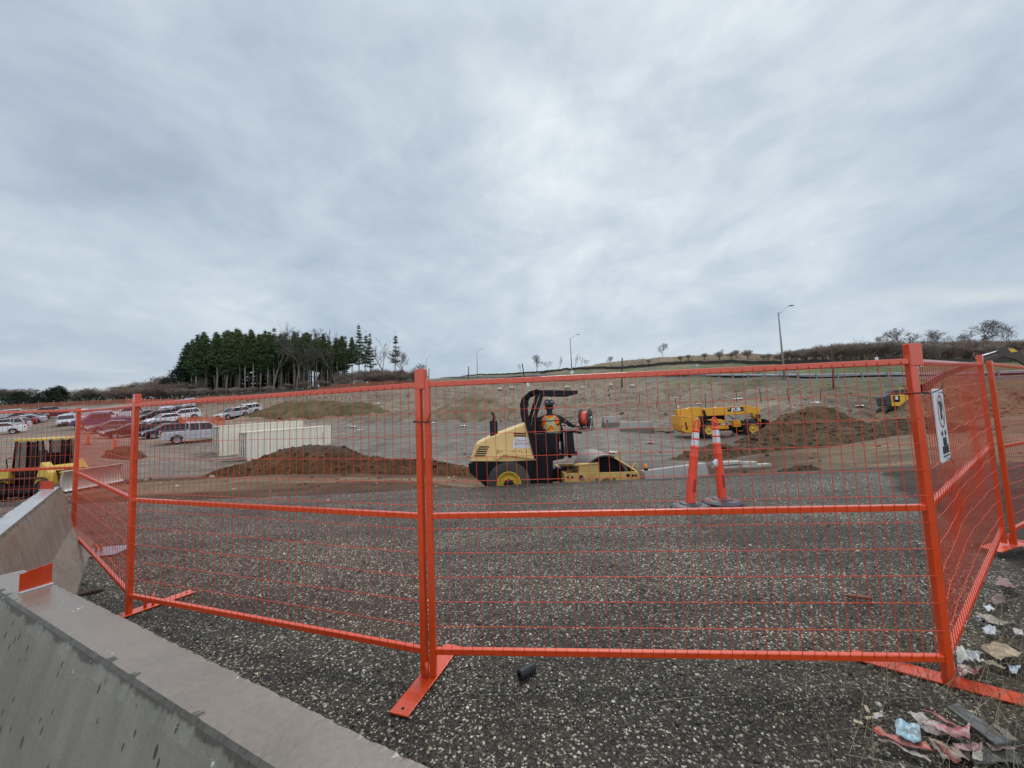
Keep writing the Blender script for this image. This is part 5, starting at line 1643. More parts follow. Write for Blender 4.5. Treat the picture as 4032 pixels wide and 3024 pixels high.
    for x in (0, 3.25):
        for y in (-.98, .98):
            wheel('road_wheel', e, (x, y, .60), .60, .44, .34, rimy, tyrem=mat('black_tyre', (.020, .020, .023), .85, 0, .3, 10, dirt=.3, dcol=(.08, .06, .05)), lugs=18)
        MB().prism([(x - .62, .95), (x - .42, 1.32), (x + .30, 1.35), (x + .62, 1.0), (x + .52, 1.0), (x + .26, 1.27), (x - .38, 1.25), (x - .55, .95)], -1.15, -.7).build('mudguard', BLK, e, .02)
    MB().tube([(-2.0, -1.05, .45), (-1.2, -1.05, .42)], .03, 6).build('side_marker', mat('tail_red', (.4, .03, .02), .4), e)
    return e


telehandler()

# ---------------------------------------------------------------- tracked machines
def track(parent, y, L, h, w, x0, mud=True, axis=0):
    tm = mat('muddy_track_steel', (.075, .060, .045), .8, .2, .3, 5, dirt=.5, dcol=(.14, .095, .06))
    r = h / 2; n = 12
    path = [(x0 + r * math.cos(a), r + r * math.sin(a)) for a in [PI / 2 + PI * i / n for i in range(n + 1)]] + [(x0 + L - 2 * r + r * math.cos(a), r + r * math.sin(a)) for a in [-PI / 2 + PI * i / n for i in range(n + 1)]]
    m = MB()
    vs = [(x, y - w / 2, z) for x, z in path] + [(x, y + w / 2, z) for x, z in path]
    k = len(path)
    m.add(vs, [(i, (i + 1) % k, k + (i + 1) % k, k + i) for i in range(k)])
    # shoes
    P = [Vector((x, 0, z)) for x, z in path] + [Vector((path[0][0], 0, path[0][1]))]
    for a, b in zip(P[:-1], P[1:]):
        n2 = max(1, int((b - a).length / .17))
        for i in range(n2):
            c = a.lerp(b, (i + .5) / n2); d = (b - a).normalized(); ang = math.atan2(d.z, d.x)
            nrm = Vector((-d.z, 0, d.x)) * -1
            m.box((c.x + nrm.x * .02, y, c.z + nrm.z * .02), (.14, w, .03), rot=(0, -ang, 0))
            m.box((c.x + nrm.x * .05, y, c.z + nrm.z * .05), (.025, w, .05), rot=(0, -ang, 0))
    t = m.build('track', tm, parent, fixn=False)
    c = MB(); c.box((x0 + L / 2 - r, y, r), (L - 2 * r, w * .55, h * .42))
    for i in range(5): c.lathe([(.001, y - w * .38), (r * .42, y - w * .38), (r * .42, y + w * .38), (.001, y + w * .38)], (x0 + (L - 2 * r) * (i + .5) / 5, 0, r * .62), 'Y', 14)
    for x in (x0, x0 + L - 2 * r): c.lathe([(.001, y - w * .34), (r * .78, y - w * .34), (r * .78, y + w * .34), (.001, y + w * .34)], (x, 0, r), 'Y', 18)
    c.build('track_frame', BLK, t, fixn=False)
    return t


def bulldozer():
    g = at_y(104, 945, 14.6)
    e = empty('bulldozer', (g.x, g.y, g.z - 2.92 * .74), rad(6), scale=(.55, .70, .74), label='yellow and black bulldozer with a wide straight blade on the left behind the barrier', cat='bulldozer')
    y0 = mat('dozer_yellow', (.60, .40, .06), .45, 0, .08, 1.5, dirt=.2, dcol=(.35, .25, .12), dscale=1.5)
    # x forward, y left, z up; visible side is -y
    for y in (-.95, .95): track(e, y, 3.3, .95, .55, -1.25)
    MB().box((.2, 0, .95), (2.9, 1.35, .62)).build('hull', BLK, e, .03)
    MB().prism([(-.95, 1.10), (-.93, 1.36), (.88, 1.36), (.80, 1.10)], -.80, .80).build('cab_floor', BLK, e, .02)
    cb = MB().prism([(-.45, 1.36), (-.45, 2.05), (-.30, 2.30), (-.22, 1.75), (.25, 1.70), (.25, 1.36)], -.28, .28).build('seat', mat('cab_seat', (.045, .04, .038), .8), e, .05)
    pane = mat('tinted_pane', (.34, .36, .36), .05, 0, .02, 1, trans=.92, spec=.4)
    for y in (-.81, .81):
        for q in ([(-.93, 1.40), (-.82, 2.74), (-.18, 2.74), (-.20, 1.40)], [(.46, 1.40), (.44, 2.74), (.70, 2.74), (.92, 1.75), (.85, 1.40)]):
            MB().prism(q, y - .006, y + .006).build('side_window', pane, cb)
        MB().prism([(-.14, 1.30), (-.12, 2.74), (.40, 2.74), (.42, 1.30)], y - .008, y + .008).build('cab_door', GLASS, cb)
    MB().box((.30, .0, 1.75), (.25, .9, .75)).build('dashboard', BLK, cb, .04)
    MB().bar((-.6, -.80, 1.40), (-.6, -.80, 2.74), .05).build('window_bar', BLK, cb)
    MB().prism([(-1.0, 2.78), (.82, 2.78), (.78, 2.90), (-.92, 2.92)], -.88, .88).build('cab_roof', y0, cb, .03)
    for y in (-.83, .83):
        for a, b in (((-.95, 1.30), (-.82, 2.78)), ((-.17, 1.25), (-.14, 2.78)), ((.45, 1.3), (.42, 2.78)), ((.95, 1.75), (.72, 2.78)), ((-.95, 1.30), (.80, 1.25))):
            MB().bar((a[0], y, a[1]), (b[0], y, b[1]), .06, .09, up=(0, 1, 0)).build('cab_pillar', BLK, cb)
    for y in (-.5, .5): MB().bar((.97, y, 1.75), (.74, y, 2.78), .06).build('cab_pillar', BLK, cb)
    for y in (-.55, 0, .55): MB().box((.83, y, 2.82), (.06, .22, .09)).build('work_lamp', CHROME, cb, .01)
    MB().prism([(-1.75, 1.45), (-1.0, 1.48), (-1.0, .72), (-1.55, .70), (-1.85, .95)], -.98, .98).build('fuel_tank', y0, e, .05)
    gr = MB()
    for k in range(4): gr.box((-1.80 + .02 * k, 0, 1.05 + .1 * k), (.06, 1.3, .035), rot=(0, rad(20), 0))
    gr.build('rear_grille', BLK, e)
    MB().tube([(-1.15, -.92, 1.48), (-1.2, -.95, 1.95), (-.95, -.9, 2.0)], .025, 6).build('grab_rail', BLK, e)
    # low slanted nose with raised corners
    nose = MB(); nose.prism([(.80, 1.52), (1.0, 1.50), (2.0, 1.05), (2.05, .55), (.85, .55)], -.62, .62)
    nose.build('hood', y0, e, .05)
    MB().prism([(.62, .62), (.95, 1.72), (1.05, 1.70), (1.45, 1.20), (1.65, .62)], -1.05, -.62).build('fender', y0, e, .03)
    MB().prism([(.62, .62), (.95, 1.72), (1.05, 1.70), (1.45, 1.20), (1.65, .62)], .62, 1.05).build('fender', y0, e, .03)
    # blade
    B = MB(); n = 12; vs = []
    for s in (-1, 1):
        for i in range(n + 1):
            a = rad(-38) + rad(76) * i / n
            x = 3.28 - .75 * math.cos(a) + .42; z = .80 + .75 * math.sin(a)
            vs.append((x, s * 1.62, z))
        for i in range(n, -1, -1):
            a = rad(-38) + rad(76) * i / n
            x = 3.28 - .79 * math.cos(a) + .36; z = .80 + .79 * math.sin(a)
            vs.append((x, s * 1.62, z))
    k = 2 * n + 2
    fs = [(i, (i + 1) % k, k + (i + 1) % k, k + i) for i in range(k)] + [tuple(range(k)), tuple(reversed(range(k, 2 * k)))]
    B.add(vs, fs)
    bl = B.build('blade', mat('worn_blade', (.42, .39, .34), .45, .3, .15, 2, dirt=.35, dcol=(.28, .22, .15)), e)
    MB().box((3.15, 0, .34), (.05, 3.24, .09), rot=(0, rad(-30), 0)).build('cutting_edge', mat('polished_edge', (.75, .73, .70), .3, .6), bl)
    for y in (-1.15, 1.15):
        MB().bar((.3, y * .78, .50), (2.75, y * .95, .55), .16, .22).build('push_arm', mat('muddy_steel', (.17, .13, .09), .8, 0, .2, 4), e, .02)
        MB().tube([(1.6, y * .55, 1.15), (2.75, y * .75, 1.05)], .05, 8).build('lift_ram', y0, e)
    bk = MB()
    for y in (-.75, .75): bk.prism([(2.2, .5), (2.75, .45), (2.75, 1.15), (2.45, 1.2)], y - .12, y + .12)
    bk.build('blade_bracket', y0, e, .02)
    return e


bulldozer()


def excavator():
    g = on_ground(1964, 31.5)
    e = empty('excavator', (g.x, g.y, g.z), rad(-30), 'yellow and grey excavator behind the corner post, its dark arm reaching out to the right', 'excavator')
    e.scale = (.90, .90, .90)
    oy = mat('excavator_yellow', (.72, .40, .03), .4, 0, .06, 1.5, dirt=.12)
    dg = mat('excavator_grey', (.035, .042, .050), .5, 0, .1, 2)
    for y in (-1.1, 1.1): track(e, y, 3.9, .85, .55, -1.6)
    MB().box((.1, 0, .75), (1.6, 1.9, .45)).build('undercarriage', BLK, e, .03)
    MB().prism([(-1.95, 1.05), (-2.0, 1.85), (-1.8, 2.1), (-1.55, 2.12), (-1.55, 1.0), (-1.8, 1.0)], -1.25, 1.25).build('counterweight', dg, e, .1)
    MB().prism([(-1.56, 1.0), (-1.56, 2.02), (.4, 2.05), (1.3, 1.9), (1.4, 1.0)], -1.27, 1.22).build('house', oy, e, .05)
    MB().prism([(-1.5, 2.05), (-1.3, 2.50), (-.35, 2.52), (.1, 2.05)], -1.0, .6).build('engine_cover', dg, e, .06)
    MB().prism([(-1.45, 1.95), (-.95, 1.95), (-1.0, 1.38), (-1.45, 1.38)], -1.28, -1.272).build('side_panel', BLK, e)
    MB().box((-1.18, -1.285, 1.75), (.18, .01, .28)).build('warning_label', mat('label_white', (.7, .7, .7), .5), e)
    MB().tube([(-.4, -.8, 2.5), (-.42, -.8, 2.72), (-.55, -.8, 2.8)], .06, 8).build('exhaust_pipe', BLK, e)
    c = MB(); c.prism([(.2, 1.1), (.25, 2.85), (1.35, 2.85), (1.75, 2.1), (1.75, 1.1)], .1, 1.15)
    cb = c.build('cab', GLASS, e, .04)
    MB().box((.8, .62, 2.88), (1.25, 1.1, .08)).build('cab_roof', dg, cb, .03)
    h = MB(); h.tube([(-.9, -1.2, 2.05), (-.9, -1.2, 2.6), (.2, -1.2, 2.6), (.2, -1.2, 2.05)], .03, 6); h.build('handrail', oy, e)
    dk = mat('arm_dark', (.060, .040, .030), .5, 0, .2, 2)
    b = MB()
    P = [(1.0, 1.6), (1.3, 2.9), (2.4, 3.7), (4.2, 4.4), (5.7, 5.0)]
    wd = [.45, .48, .46, .38, .28]
    for i in range(4):
        (x0, z0), (x1, z1) = P[i], P[i + 1]
        dx, dz = x1 - x0, z1 - z0; L = math.hypot(dx, dz); nx, nz = -dz / L, dx / L
        b.prism([(x0 - nx * wd[i] / 2, z0 - nz * wd[i] / 2), (x1 - nx * wd[i + 1] / 2, z1 - nz * wd[i + 1] / 2), (x1 + nx * wd[i + 1] / 2, z1 + nz * wd[i + 1] / 2), (x0 + nx * wd[i] / 2, z0 + nz * wd[i] / 2)], -.55 - .002 * i, -.15 + .002 * i)
    bm_ = b.build('boom', dk, e)
    MB().tube([(4.3, -.35, 4.90), (5.95, -.35, 5.50)], .075, 8).build('arm_ram', CHROME, bm_)
    s = MB(); s.prism([(5.7, 5.65), (6.4, 5.6), (6.85, 5.1), (8.8, 2.6), (8.5, 2.4), (6.4, 4.6), (5.6, 4.95)], -.50, -.20)
    sk = s.build('stick', dk, bm_, .03)
    MB().prism([(6.15, 5.5), (6.45, 5.47), (6.65, 5.2), (6.3, 5.15)], -.51, -.502).build('arm_decal', oy, sk)
    for o_ in (.25, .5): MB().tube([(6.7 + o_, -.35, 5.5 - o_), (8.7 + o_ * .6, -.35, 3.0)], .05, 6).build('bucket_ram', mat('ram_brown', (.20, .12, .07), .5), sk)
    k = MB(); k.prism([(8.4, 2.5), (9.0, 2.7), (9.5, 2.0), (9.4, 1.2), (8.8, .9), (8.2, 1.2), (8.8, 1.4), (9.0, 1.9)], -.85, .15)
    k.build('bucket', dk, sk, .02)
    return e


excavator()
# ---------------------------------------------------------------- cars
def car_paint(name, col, rough=.28):
    return mat(name, col, rough, 0, .03, 1, coat=.5)


PAINT = {k: car_paint('car_paint_' + k, c) for k, c in {'white': (.74, .75, .77), 'silver': (.46, .48, .51), 'grey': (.13, .14, .15), 'black': (.014, .015, .018), 'navy': (.022, .027, .055), 'blue': (.05, .06, .18), 'maroon': (.12, .012, .02), 'red': (.20, .02, .025)}.items()}
LAMPW = mat('headlamp', (.80, .82, .82), .15, 0, .02, 5); LAMPR = mat('tail_lamp', (.30, .01, .012), .25)
CTYRE = mat('car_tyre', (.022, .022, .024), .85, 0, .2, 8); CRIM = mat('alloy_rim', (.36, .37, .38), .35, .7, .1, 6)
CPROTO = {}


def make_car(kind):
    e = empty(kind, (0, 0, -500))
    if kind == 'sedan': L, W_, r = 4.7, 1.80, .32; hb = 1.43
    elif kind == 'suv': L, W_, r = 4.6, 1.84, .36; hb = 1.68
    else: L, W_, r = 5.8, 2.0, .41; hb = 1.95
    ax = (L * .5 - .90, -L * .5 + (.98 if kind != 'pickup_truck' else 1.15)); h = W_ / 2

    def arch(x, z0, up=1):
        return [(x + s * (r + .07) * math.cos(a), max(z0, r + (r + .07) * math.sin(a))) for s in (1,) for a in [PI * i / 8 for i in range(9)]]
    zb = .24 if kind != 'pickup_truck' else .42
    if kind == 'sedan':
        top = [(-2.33, .50), (-2.32, .86), (-2.15, 1.0), (-1.35, 1.02), (.75, .98), (1.75, .88), (2.22, .72), (2.34, .50)]; g = [(-1.75, .98), (-.95, 1.43), (.28, 1.43), (1.15, .96)]
    elif kind == 'suv':
        top = [(-2.28, .50), (-2.28, .98), (-2.15, 1.10), (.75, 1.08), (1.75, .98), (2.15, .82), (2.28, .50)]; g = [(-2.15, 1.07), (-1.75, 1.68), (.15, 1.66), (.98, 1.06)]
    else:
        top = [(-2.9, .60), (-2.9, 1.22), (-.85, 1.24), (1.15, 1.22), (2.55, 1.14), (2.85, .95), (2.9, .60)]; g = [(-.85, 1.20), (-.80, 1.95), (.75, 1.93), (1.55, 1.20)]
    poly = top + [(L / 2 - .03, zb)] + [(x, z) for x, z in arch(ax[0], zb)] + [(x, z) for x, z in arch(ax[1], zb)] + [(-L / 2 + .03, zb)]
    b = MB().prism(poly, -h, h)
    b.build('body', PAINT['white'], e, .07, 3)
    (x0, z0), (x1, z1), (x2, z2), (x3, z3) = g
    t = .17
    gv = [(x0, -h + .05, z0), (x3, -h + .05, z3), (x3, h - .05, z3), (x0, h - .05, z0), (x1, -h + t, z1), (x2, -h + t, z2), (x2, h - t, z2), (x1, h - t, z1)]
    MB().add(gv, [(0, 1, 5, 4), (1, 2, 6, 5), (2, 3, 7, 6), (3, 0, 4, 7), (4, 5, 6, 7), (3, 2, 1, 0)]).build('windows', GLASS, e, .03)
    rf = MB(); rf.add([(x1 - .05, -h + t - .03, z1 - .03), (x2 + .06, -h + t - .03, z2 - .03), (x2 + .06, h - t + .03, z2 - .03), (x1 - .05, h - t + .03, z1 - .03), (x1 + .05, -h + t + .05, z1 + .03), (x2 - .05, -h + t + .05, z2 + .03), (x2 - .05, h - t - .05, z2 + .03), (x1 + .05, h - t - .05, z1 + .03)], [(0, 1, 5, 4), (1, 2, 6, 5), (2, 3, 7, 6), (3, 0, 4, 7), (4, 5, 6, 7), (3, 2, 1, 0)])
    for s in (-1, 1):
        yb, yt = s * (h - .045), s * (h - t - .004)
        for (a, c) in ((x0, x1), (x3, x2)): rf.bar((a, yb, z0), (c, yt, z1), .06, .09)
        xm = (x1 + x2) / 2 - (.0 if kind != 'suv' else .1)
        rf.bar((xm, yb + s * .004, z0), (xm, yt + s * .004, z1), .05, .07)
        if kind == 'suv': rf.bar((x1 + .55, yb + s * .004, z0), (x1 + .5, yt + s * .004, z1), .05, .08)
    rf.build('roof', PAINT['white'], e, .015)
    fz = {'sedan': .66, 'suv': .78, 'pickup_truck': .98}[kind]
    for s in (-1, 1):
        MB().box((L / 2 - .10, s * (h - .24), fz), (.16, .40, .14), rot=(0, 0, s * rad(-18))).build('headlight', LAMPW, e, .02)
        MB().box((-L / 2 + .04, s * (h - .17), fz + .18), (.10, .30, .20 if kind == 'sedan' else .34)).build('tail_light', LAMPR, e, .02)
        MB().box((x3 - .35, s * (h + .06), z3 + .06), (.12, .16, .12)).build('mirror', PAINT['white'], e, .02)
    MB().box((L / 2 - .01, 0, fz - .12), (.05, W_ * .5, .14)).build('grille', BLK, e, .02)
    MB().box((L / 2 - .01, 0, zb + .12), (.06, W_ * .8, .14)).build('bumper', BLK, e, .02)
    if kind == 'pickup_truck':
        MB().box((-1.88, 0, 1.235), (1.85, W_ - .22, .02)).build('bed_cover', BLK, e)
        for s in (-1, 1): MB().bar((-.7, s * (h + .02), .45), (1.6, s * (h + .02), .45), .14, .06).build('side_step', CHROME, e, .01)
        for s in (-1, 1): MB().box((.0, s * (h + .004), .78), (5.0, .012, .05)).build('side_trim', CHROME, e)
    for x in ax:
        for s in (-1, 1):
            w = empty('wheel', (x, s * (h - .11), r)); w.parent = e
            t_ = MB().lathe([(r * .66, -.10), (r * .95, -.105), (r, -.07), (r, .07), (r * .95, .105), (r * .66, .10)], axis='Y', n=24); t_.build('tyre', CTYRE, w)
            m = MB().lathe([(r * .66, s * .09), (r * .60, s * .075), (r * .2, s * .085), (.001, s * .085)], axis='Y', n=18)
            for k in range(5):
                a = 2 * PI * k / 5; m.box((math.cos(a) * r * .38, s * .085, math.sin(a) * r * .38), (r * .5, .02, .05), rot=(0, -a, 0))
            m.build('rim', CRIM, w)
    CPROTO[kind] = [e, False]


for k in ('sedan', 'suv', 'pickup_truck'): make_car(k)
PMESH = {}


def paint_mesh(me, c):
    """the same shape in another paint"""
    key = (me.name, c)
    if key not in PMESH:
        if me.materials and me.materials[0].name.startswith('car_paint') and me.materials[0] is not PAINT[c]:
            q = me.copy(); q.materials[0] = PAINT[c]; PMESH[key] = q
        else: PMESH[key] = me
    return PMESH[key]


def repaint(o, c):
    if o.type == 'MESH': o.data = paint_mesh(BASEMESH[o.name.split('.')[0], o.data.vertices and len(o.data.vertices)] if False else o.data, c)
    for ch in o.children: repaint(ch, c)


def car(kind, paint, U, V, head, label, Y=None):
    e, used = CPROTO[kind]
    o = copy_tree(e)
    g = ground_hit(U, V, 20, 200) if Y is None else on_ground(U, Y)
    o.location = (g.x, g.y, g.z + .02)
    # heading: 0 = nose to the right of the photo, 90 = away from the camera; follow the slope
    a = rad(head)
    fx, fy = math.cos(a), math.sin(a)
    dz = (H(g.x + fx * 1.4, g.y + fy * 1.4) - H(g.x - fx * 1.4, g.y - fy * 1.4)) / 2.8
    dl = (H(g.x - fy * .8, g.y + fx * .8) - H(g.x + fy * .8, g.y - fx * .8)) / 1.6
    o.rotation_euler = (max(-.15, min(.15, math.atan(dl))), max(-.15, min(.15, -math.atan(dz))), a)
    tag(o, label, 'pickup' if kind == 'pickup_truck' else 'car', 'cars in the car park')
    repaint(o, paint)
    return o


car('pickup_truck', 'silver', 428, 953, 48, 'silver pickup with a crew cab partly hidden by the far container')
car('sedan', 'navy', 362, 943, 238, 'dark blue sedan nose to the left, right next to the silver pickup')
car('sedan', 'black', 338, 936, 238, 'black sedan behind the dark blue one beside the pickup')
car('sedan', 'black', 284, 938, 236, 'black sedan seen through the dense mesh at the corner fence post', Y=43)
car('sedan', 'grey', 246, 930, 236, 'dark grey sedan behind the mesh, left of the black one by the corner post', Y=47)
car('pickup_truck', 'blue', 218, 920, 232, 'dark blue pickup seen through the edge-on fence panel', Y=52)
car('suv', 'white', 204, 908, 232, 'white van like car behind the dark blue pickup', Y=58)
car('sedan', 'white', 172, 896, 230, 'white car whose roof shows beside the left fence post', Y=66)
car('sedan', 'silver', 145, 918, 318, 'pale silver sedan facing the camera with an empty space around it')
car('sedan', 'maroon', 126, 902, 230, 'maroon car parked side-on behind the silver one that faces the camera')
car('sedan', 'black', 100, 896, 230, 'black car just under the fence rail, left of the maroon car')
car('suv', 'silver', 12, 931, 210, 'pale silver hatchback at the left edge of the photo, rear to the right')
car('sedan', 'red', 30, 921, 222, 'dark red sedan behind the pale hatchback at the left edge')
car('sedan', 'white', -6, 939, 222, 'white car cut by the left edge of the photo', Y=48)
car('sedan', 'silver', 52, 917, 222, 'silver grey sedan right of the dark red one')
car('sedan', 'navy', 44, 910, 225, 'dark blue sedan in the rear row at the left edge')
car('sedan', 'black', 62, 912, 225, 'black sedan at the right end of the rear row on the left')
car('suv', 'silver', 12, 906, 225, 'silver car in the rear row at the far left, mostly hidden')
car('suv', 'white', 272, 900, 228, 'white car seen through the dense mesh left of the corner post', Y=66)
car('sedan', 'grey', 318, 902, 240, 'dark grey car just right of the corner post cap', Y=64)
car('sedan', 'black', 338, 902, 240, 'black car in the second row right of the corner post', Y=62)
car('sedan', 'white', 358, 912, 240, 'white sedan with its nose to the left in the middle row', Y=56)
car('suv', 'white', 396, 900, 225, 'white hatchback with its rear spoiler to the right', Y=60)
car('suv', 'silver', 362, 890, 306, 'silver car facing the camera at the top of the car park', Y=74)
car('suv', 'grey', 388, 891, 308, 'grey car facing the camera at the top of the car park', Y=75)
car('suv', 'silver', 411, 890, 308, 'silver grey car facing the camera by the orange netting', Y=76)
car('suv', 'silver', 504, 900, 250, 'silver car half hidden by the weed covered heap', Y=60)
car('suv', 'white', 530, 894, 235, 'white car right of the silver one at the weed covered heap', Y=62)
for k in CPROTO:
    def kill(o):
        for ch in list(o.children): kill(ch)
        D.objects.remove(o)
    kill(CPROTO[k][0])

# ---------------------------------------------------------------- road, guard rail, lamps
def rail_line(off=0.0, u0=930, u1=2500, n=400):
    """points along the road edge, evenly spaced, from the near right end to the far left"""
    us = sorted(COLS); ts = []; Ys = []
    for u in us:
        a = [p for p in COLS[u] if p[2] == 'A']
        if not a: continue
        d = ray(u, 895 - .039 * (u - 1106)); ts.append(d.x / d.y); Ys.append(a[0][0])
    ts = np.array(ts); iy = 1 / np.array(Ys)
    t = np.linspace(ts[-1], ts[0], n)
    k = np.exp(-.5 * (np.arange(-30, 31) / 12) ** 2); k /= k.sum()
    y = 1 / np.convolve(np.pad(np.interp(t, ts, iy), 30, mode='edge'), k, 'valid') + off
    return np.stack([t * y, y], -1)


def resample(P, step):
    d = np.concatenate([[0], np.cumsum(np.hypot(*np.diff(P, axis=0).T))])
    s = np.arange(0, d[-1], step)
    return np.stack([np.interp(s, d, P[:, 0]), np.interp(s, d, P[:, 1])], -1)


def ribbon(P, w, z):
    a = resample(P, 2.0); d = np.gradient(a, axis=0); d /= np.linalg.norm(d, axis=1)[:, None]
    nrm = np.stack([-d[:, 1], d[:, 0]], -1)
    if nrm[0, 1] < 0: nrm = -nrm
    L = a; R = a + nrm * w
    zl = heights(L[:, 0], L[:, 1], False) + z; zr = heights(R[:, 0], R[:, 1], False) + z
    zm = np.maximum(zl, zr - .4)
    V = np.concatenate([np.column_stack([L, zm]), np.column_stack([R, zm + .05])]); n = len(a)
    F = np.array([(i, i + 1, n + i + 1, n + i) for i in range(n - 1)])
    return V, F


V_, F_ = ribbon(rail_line(1.6), 5.0, .03)
tag(np_mesh('road', V_, F_, mat('asphalt', (.055, .055, .056), .85, 0, .15, 3, bump=.3, bscale=60), True), 'road on the embankment', 'road', kind='structure')


def guard_rail():
    P = resample(rail_line(-.2), 2.35)[:98]
    Z = heights(P[:, 0], P[:, 1], False)
    k = np.ones(5) / 5; Z = np.convolve(np.pad(Z, 2, mode='edge'), k, 'valid')
    e = empty('guard_rail', (P[0][0], P[0][1], Z[0]), 0, 'long galvanised guard rail along the road on the embankment', 'guard rail')
    gm = mat('galvanised_rail', (.34, .36, .38), .45, .2, .1, 2); pm = mat('guard_post', (.26, .28, .30), .6, .3, .2, 3)
    o = np.column_stack([P - P[0], Z - Z[0]])
    m = MB(); prof = [(0, .42), (-.06, .47), (-.06, .52), (0, .57), (-.06, .63), (-.06, .68), (0, .73)]
    dd = np.gradient(o, axis=0); vs = []
    for i in range(len(o)):
        nx, ny = -dd[i, 1], dd[i, 0]; l = math.hypot(nx, ny); nx /= l; ny /= l
        if ny < 0: nx, ny = -nx, -ny
        vs += [(o[i, 0] + nx * (a + .14), o[i, 1] + ny * (a + .14), o[i, 2] + z) for a, z in prof]
    q = len(prof)
    m.add(vs, [(i * q + k, i * q + k + 1, (i + 1) * q + k + 1, (i + 1) * q + k) for i in range(len(o) - 1) for k in range(q - 1)])
    m.build('rail_beam', gm, e, fixn=False)
    pmesh = None
    for x, y, z in o:
        if pmesh is None:
            b = MB(); b.box((0, -.04, .22), (.12, .14, 1.05)); b.box((0, .06, .58), (.12, .12, .34))
            p = b.build('post', pm, e); pmesh = p.data; p.location = (x, y, z)
        else:
            p = D.objects.new('post', pmesh); COL.objects.link(p); p.parent = e; p.location = (x, y, z)


guard_rail()


def street_lamp(U, Vt, Vb, Y, label, arm=1.0, ground=True):
    b = on_ground(U, Y); zt = at_y(U, Vt, Y).z; h = zt - b.z
    e = empty('street_lamp', b, rad(0), label, 'street lamp', 'street lamps along the road')
    cm = mat('concrete_pole', (.26, .25, .24), .8, 0, .1, 2)
    MB().tube([(0, 0, -.3), (0, 0, h)], [.16, .085], 10).build('pole', cm, e)
    MB().tube([(0, 0, h - .35), (.35, 0, h - .05), (1.1, 0, h + .62), (1.75, 0, h + .95)], [.04, .035, .03, .03], 6).build('arm', GREYM, e)
    MB().prism([(1.6, h + .93), (1.8, h + 1.03), (2.35, h + 1.0), (2.45, h + .93), (2.2, h + .87), (1.7, h + .89)], -.14, .14).build('lamp_head', GREYM, e, .02)
    return e


street_lamp(1700, 674, 814, 55.5, 'tall street lamp beside the hedge on the right, its arm to the right')
L2 = street_lamp(1240, 731, 816, 92, 'middle street lamp with a diamond sign on its pole')
street_lamp(1034.5, 759, 810, 158, 'street lamp further left on the road, above the centre fence post')
street_lamp(924, 774, 818, 190, 'small far street lamp just right of the pine stand')
MB().add([(0, -.2, 2.35), (.55, -.2, 1.8), (0, -.2, 1.25), (-.55, -.2, 1.8), (0, -.17, 2.35), (.55, -.17, 1.8), (0, -.17, 1.25), (-.55, -.17, 1.8)], [(0, 3, 2, 1), (4, 5, 6, 7), (0, 1, 5, 4), (1, 2, 6, 5), (2, 3, 7, 6), (3, 0, 4, 7)]).build('diamond_sign', mat('sign_back', (.62, .64, .66), .5, 0, .05), L2)

POLE = mat('dark_wooden_pole', (.045, .032, .028), .85, 0, .25, 3)
for u0, v0, u1, v1, Y, lb in [(1344, 773, 1346, 833, 66, 'dark pole standing on the bank right of the roller roof bar'), (1797, 750, 1804, 843, 44, 'dark pole with a short crosspiece near the corner of the fence'), (1012.6, 791.5, 1013, 823, 120, 'dark pole on the slope left of the far street lamps'), (1128, 785, 1138, 826, 95, 'leaning dark pole on the slope above the roller'), (927, 796, 927.5, 818, 175, 'short dark pole beside the far street lamp')]:
    b = on_ground(u1, Y); t = at_y(u0, v0, Y)
    e = empty('wooden_pole', b, 0, lb, 'pole', 'dark poles on the bank')
    MB().tube([(0, 0, -.4), (t.x - b.x, 0, t.z - b.z)], [.085 + Y * .0006, .07 + Y * .0006], 8).build('shaft', POLE, e)
    if u0 == 1797:
        MB().bar((-.55, -.12, (t.z - b.z) * .56), (.55, -.12, (t.z - b.z) * .555), .08, .09).build('crosspiece', mat('pale_crosspiece', (.5, .5, .5), .6), e)
for u, v, Y, lb in [(1903.5, 771, 52, 'white marker board on a post left of the corner post cap'), (1999, 776, 50, 'white marker board on a post right of the corner post cap'), (1513, 787, 76, 'small round sign on a thin post beyond the guard rail')]:
    b = on_ground(u, Y); t = at_y(u, v, Y); h = max(1.0, t.z - b.z)
    e = empty('road_sign', b, 0, lb, 'sign', 'small signs by the road')
    MB().tube([(0, 0, -.3), (0, .02, h)], .035, 6).build('sign_post', GREYM, e)
    if Y == 76: MB().lathe([(.001, -.03), (.32, -.03), (.32, 0), (.001, 0)], (0, 0, h - .3), 'Y', 18).build('sign_board', mat('sign_board_grey', (.45, .47, .48), .5), e)
    else:
        s = MB().box((0, -.03, h - .48), (.42, .03, .95)).build('sign_board', mat('marker_white', (.72, .73, .74), .5), e)
        MB().box((-.04, -.05, h - .35), (.12, .01, .3)).build('marker_symbol', mat('marker_grey', (.30, .32, .34), .5), s)
b = on_ground(1143, 86); e = empty('utility_box', b, 0, 'small white box on the slope beside the leaning pole', 'utility box')
MB().box((0, 0, .8), (.6, .4, 1.6)).build('cabinet', mat('box_white', (.66, .66, .64), .6), e, .04)
MB().box((0, 0, 1.63), (.68, .48, .06)).build('lid', mat('box_white', (.6, .6, .6), .6), e, .01)


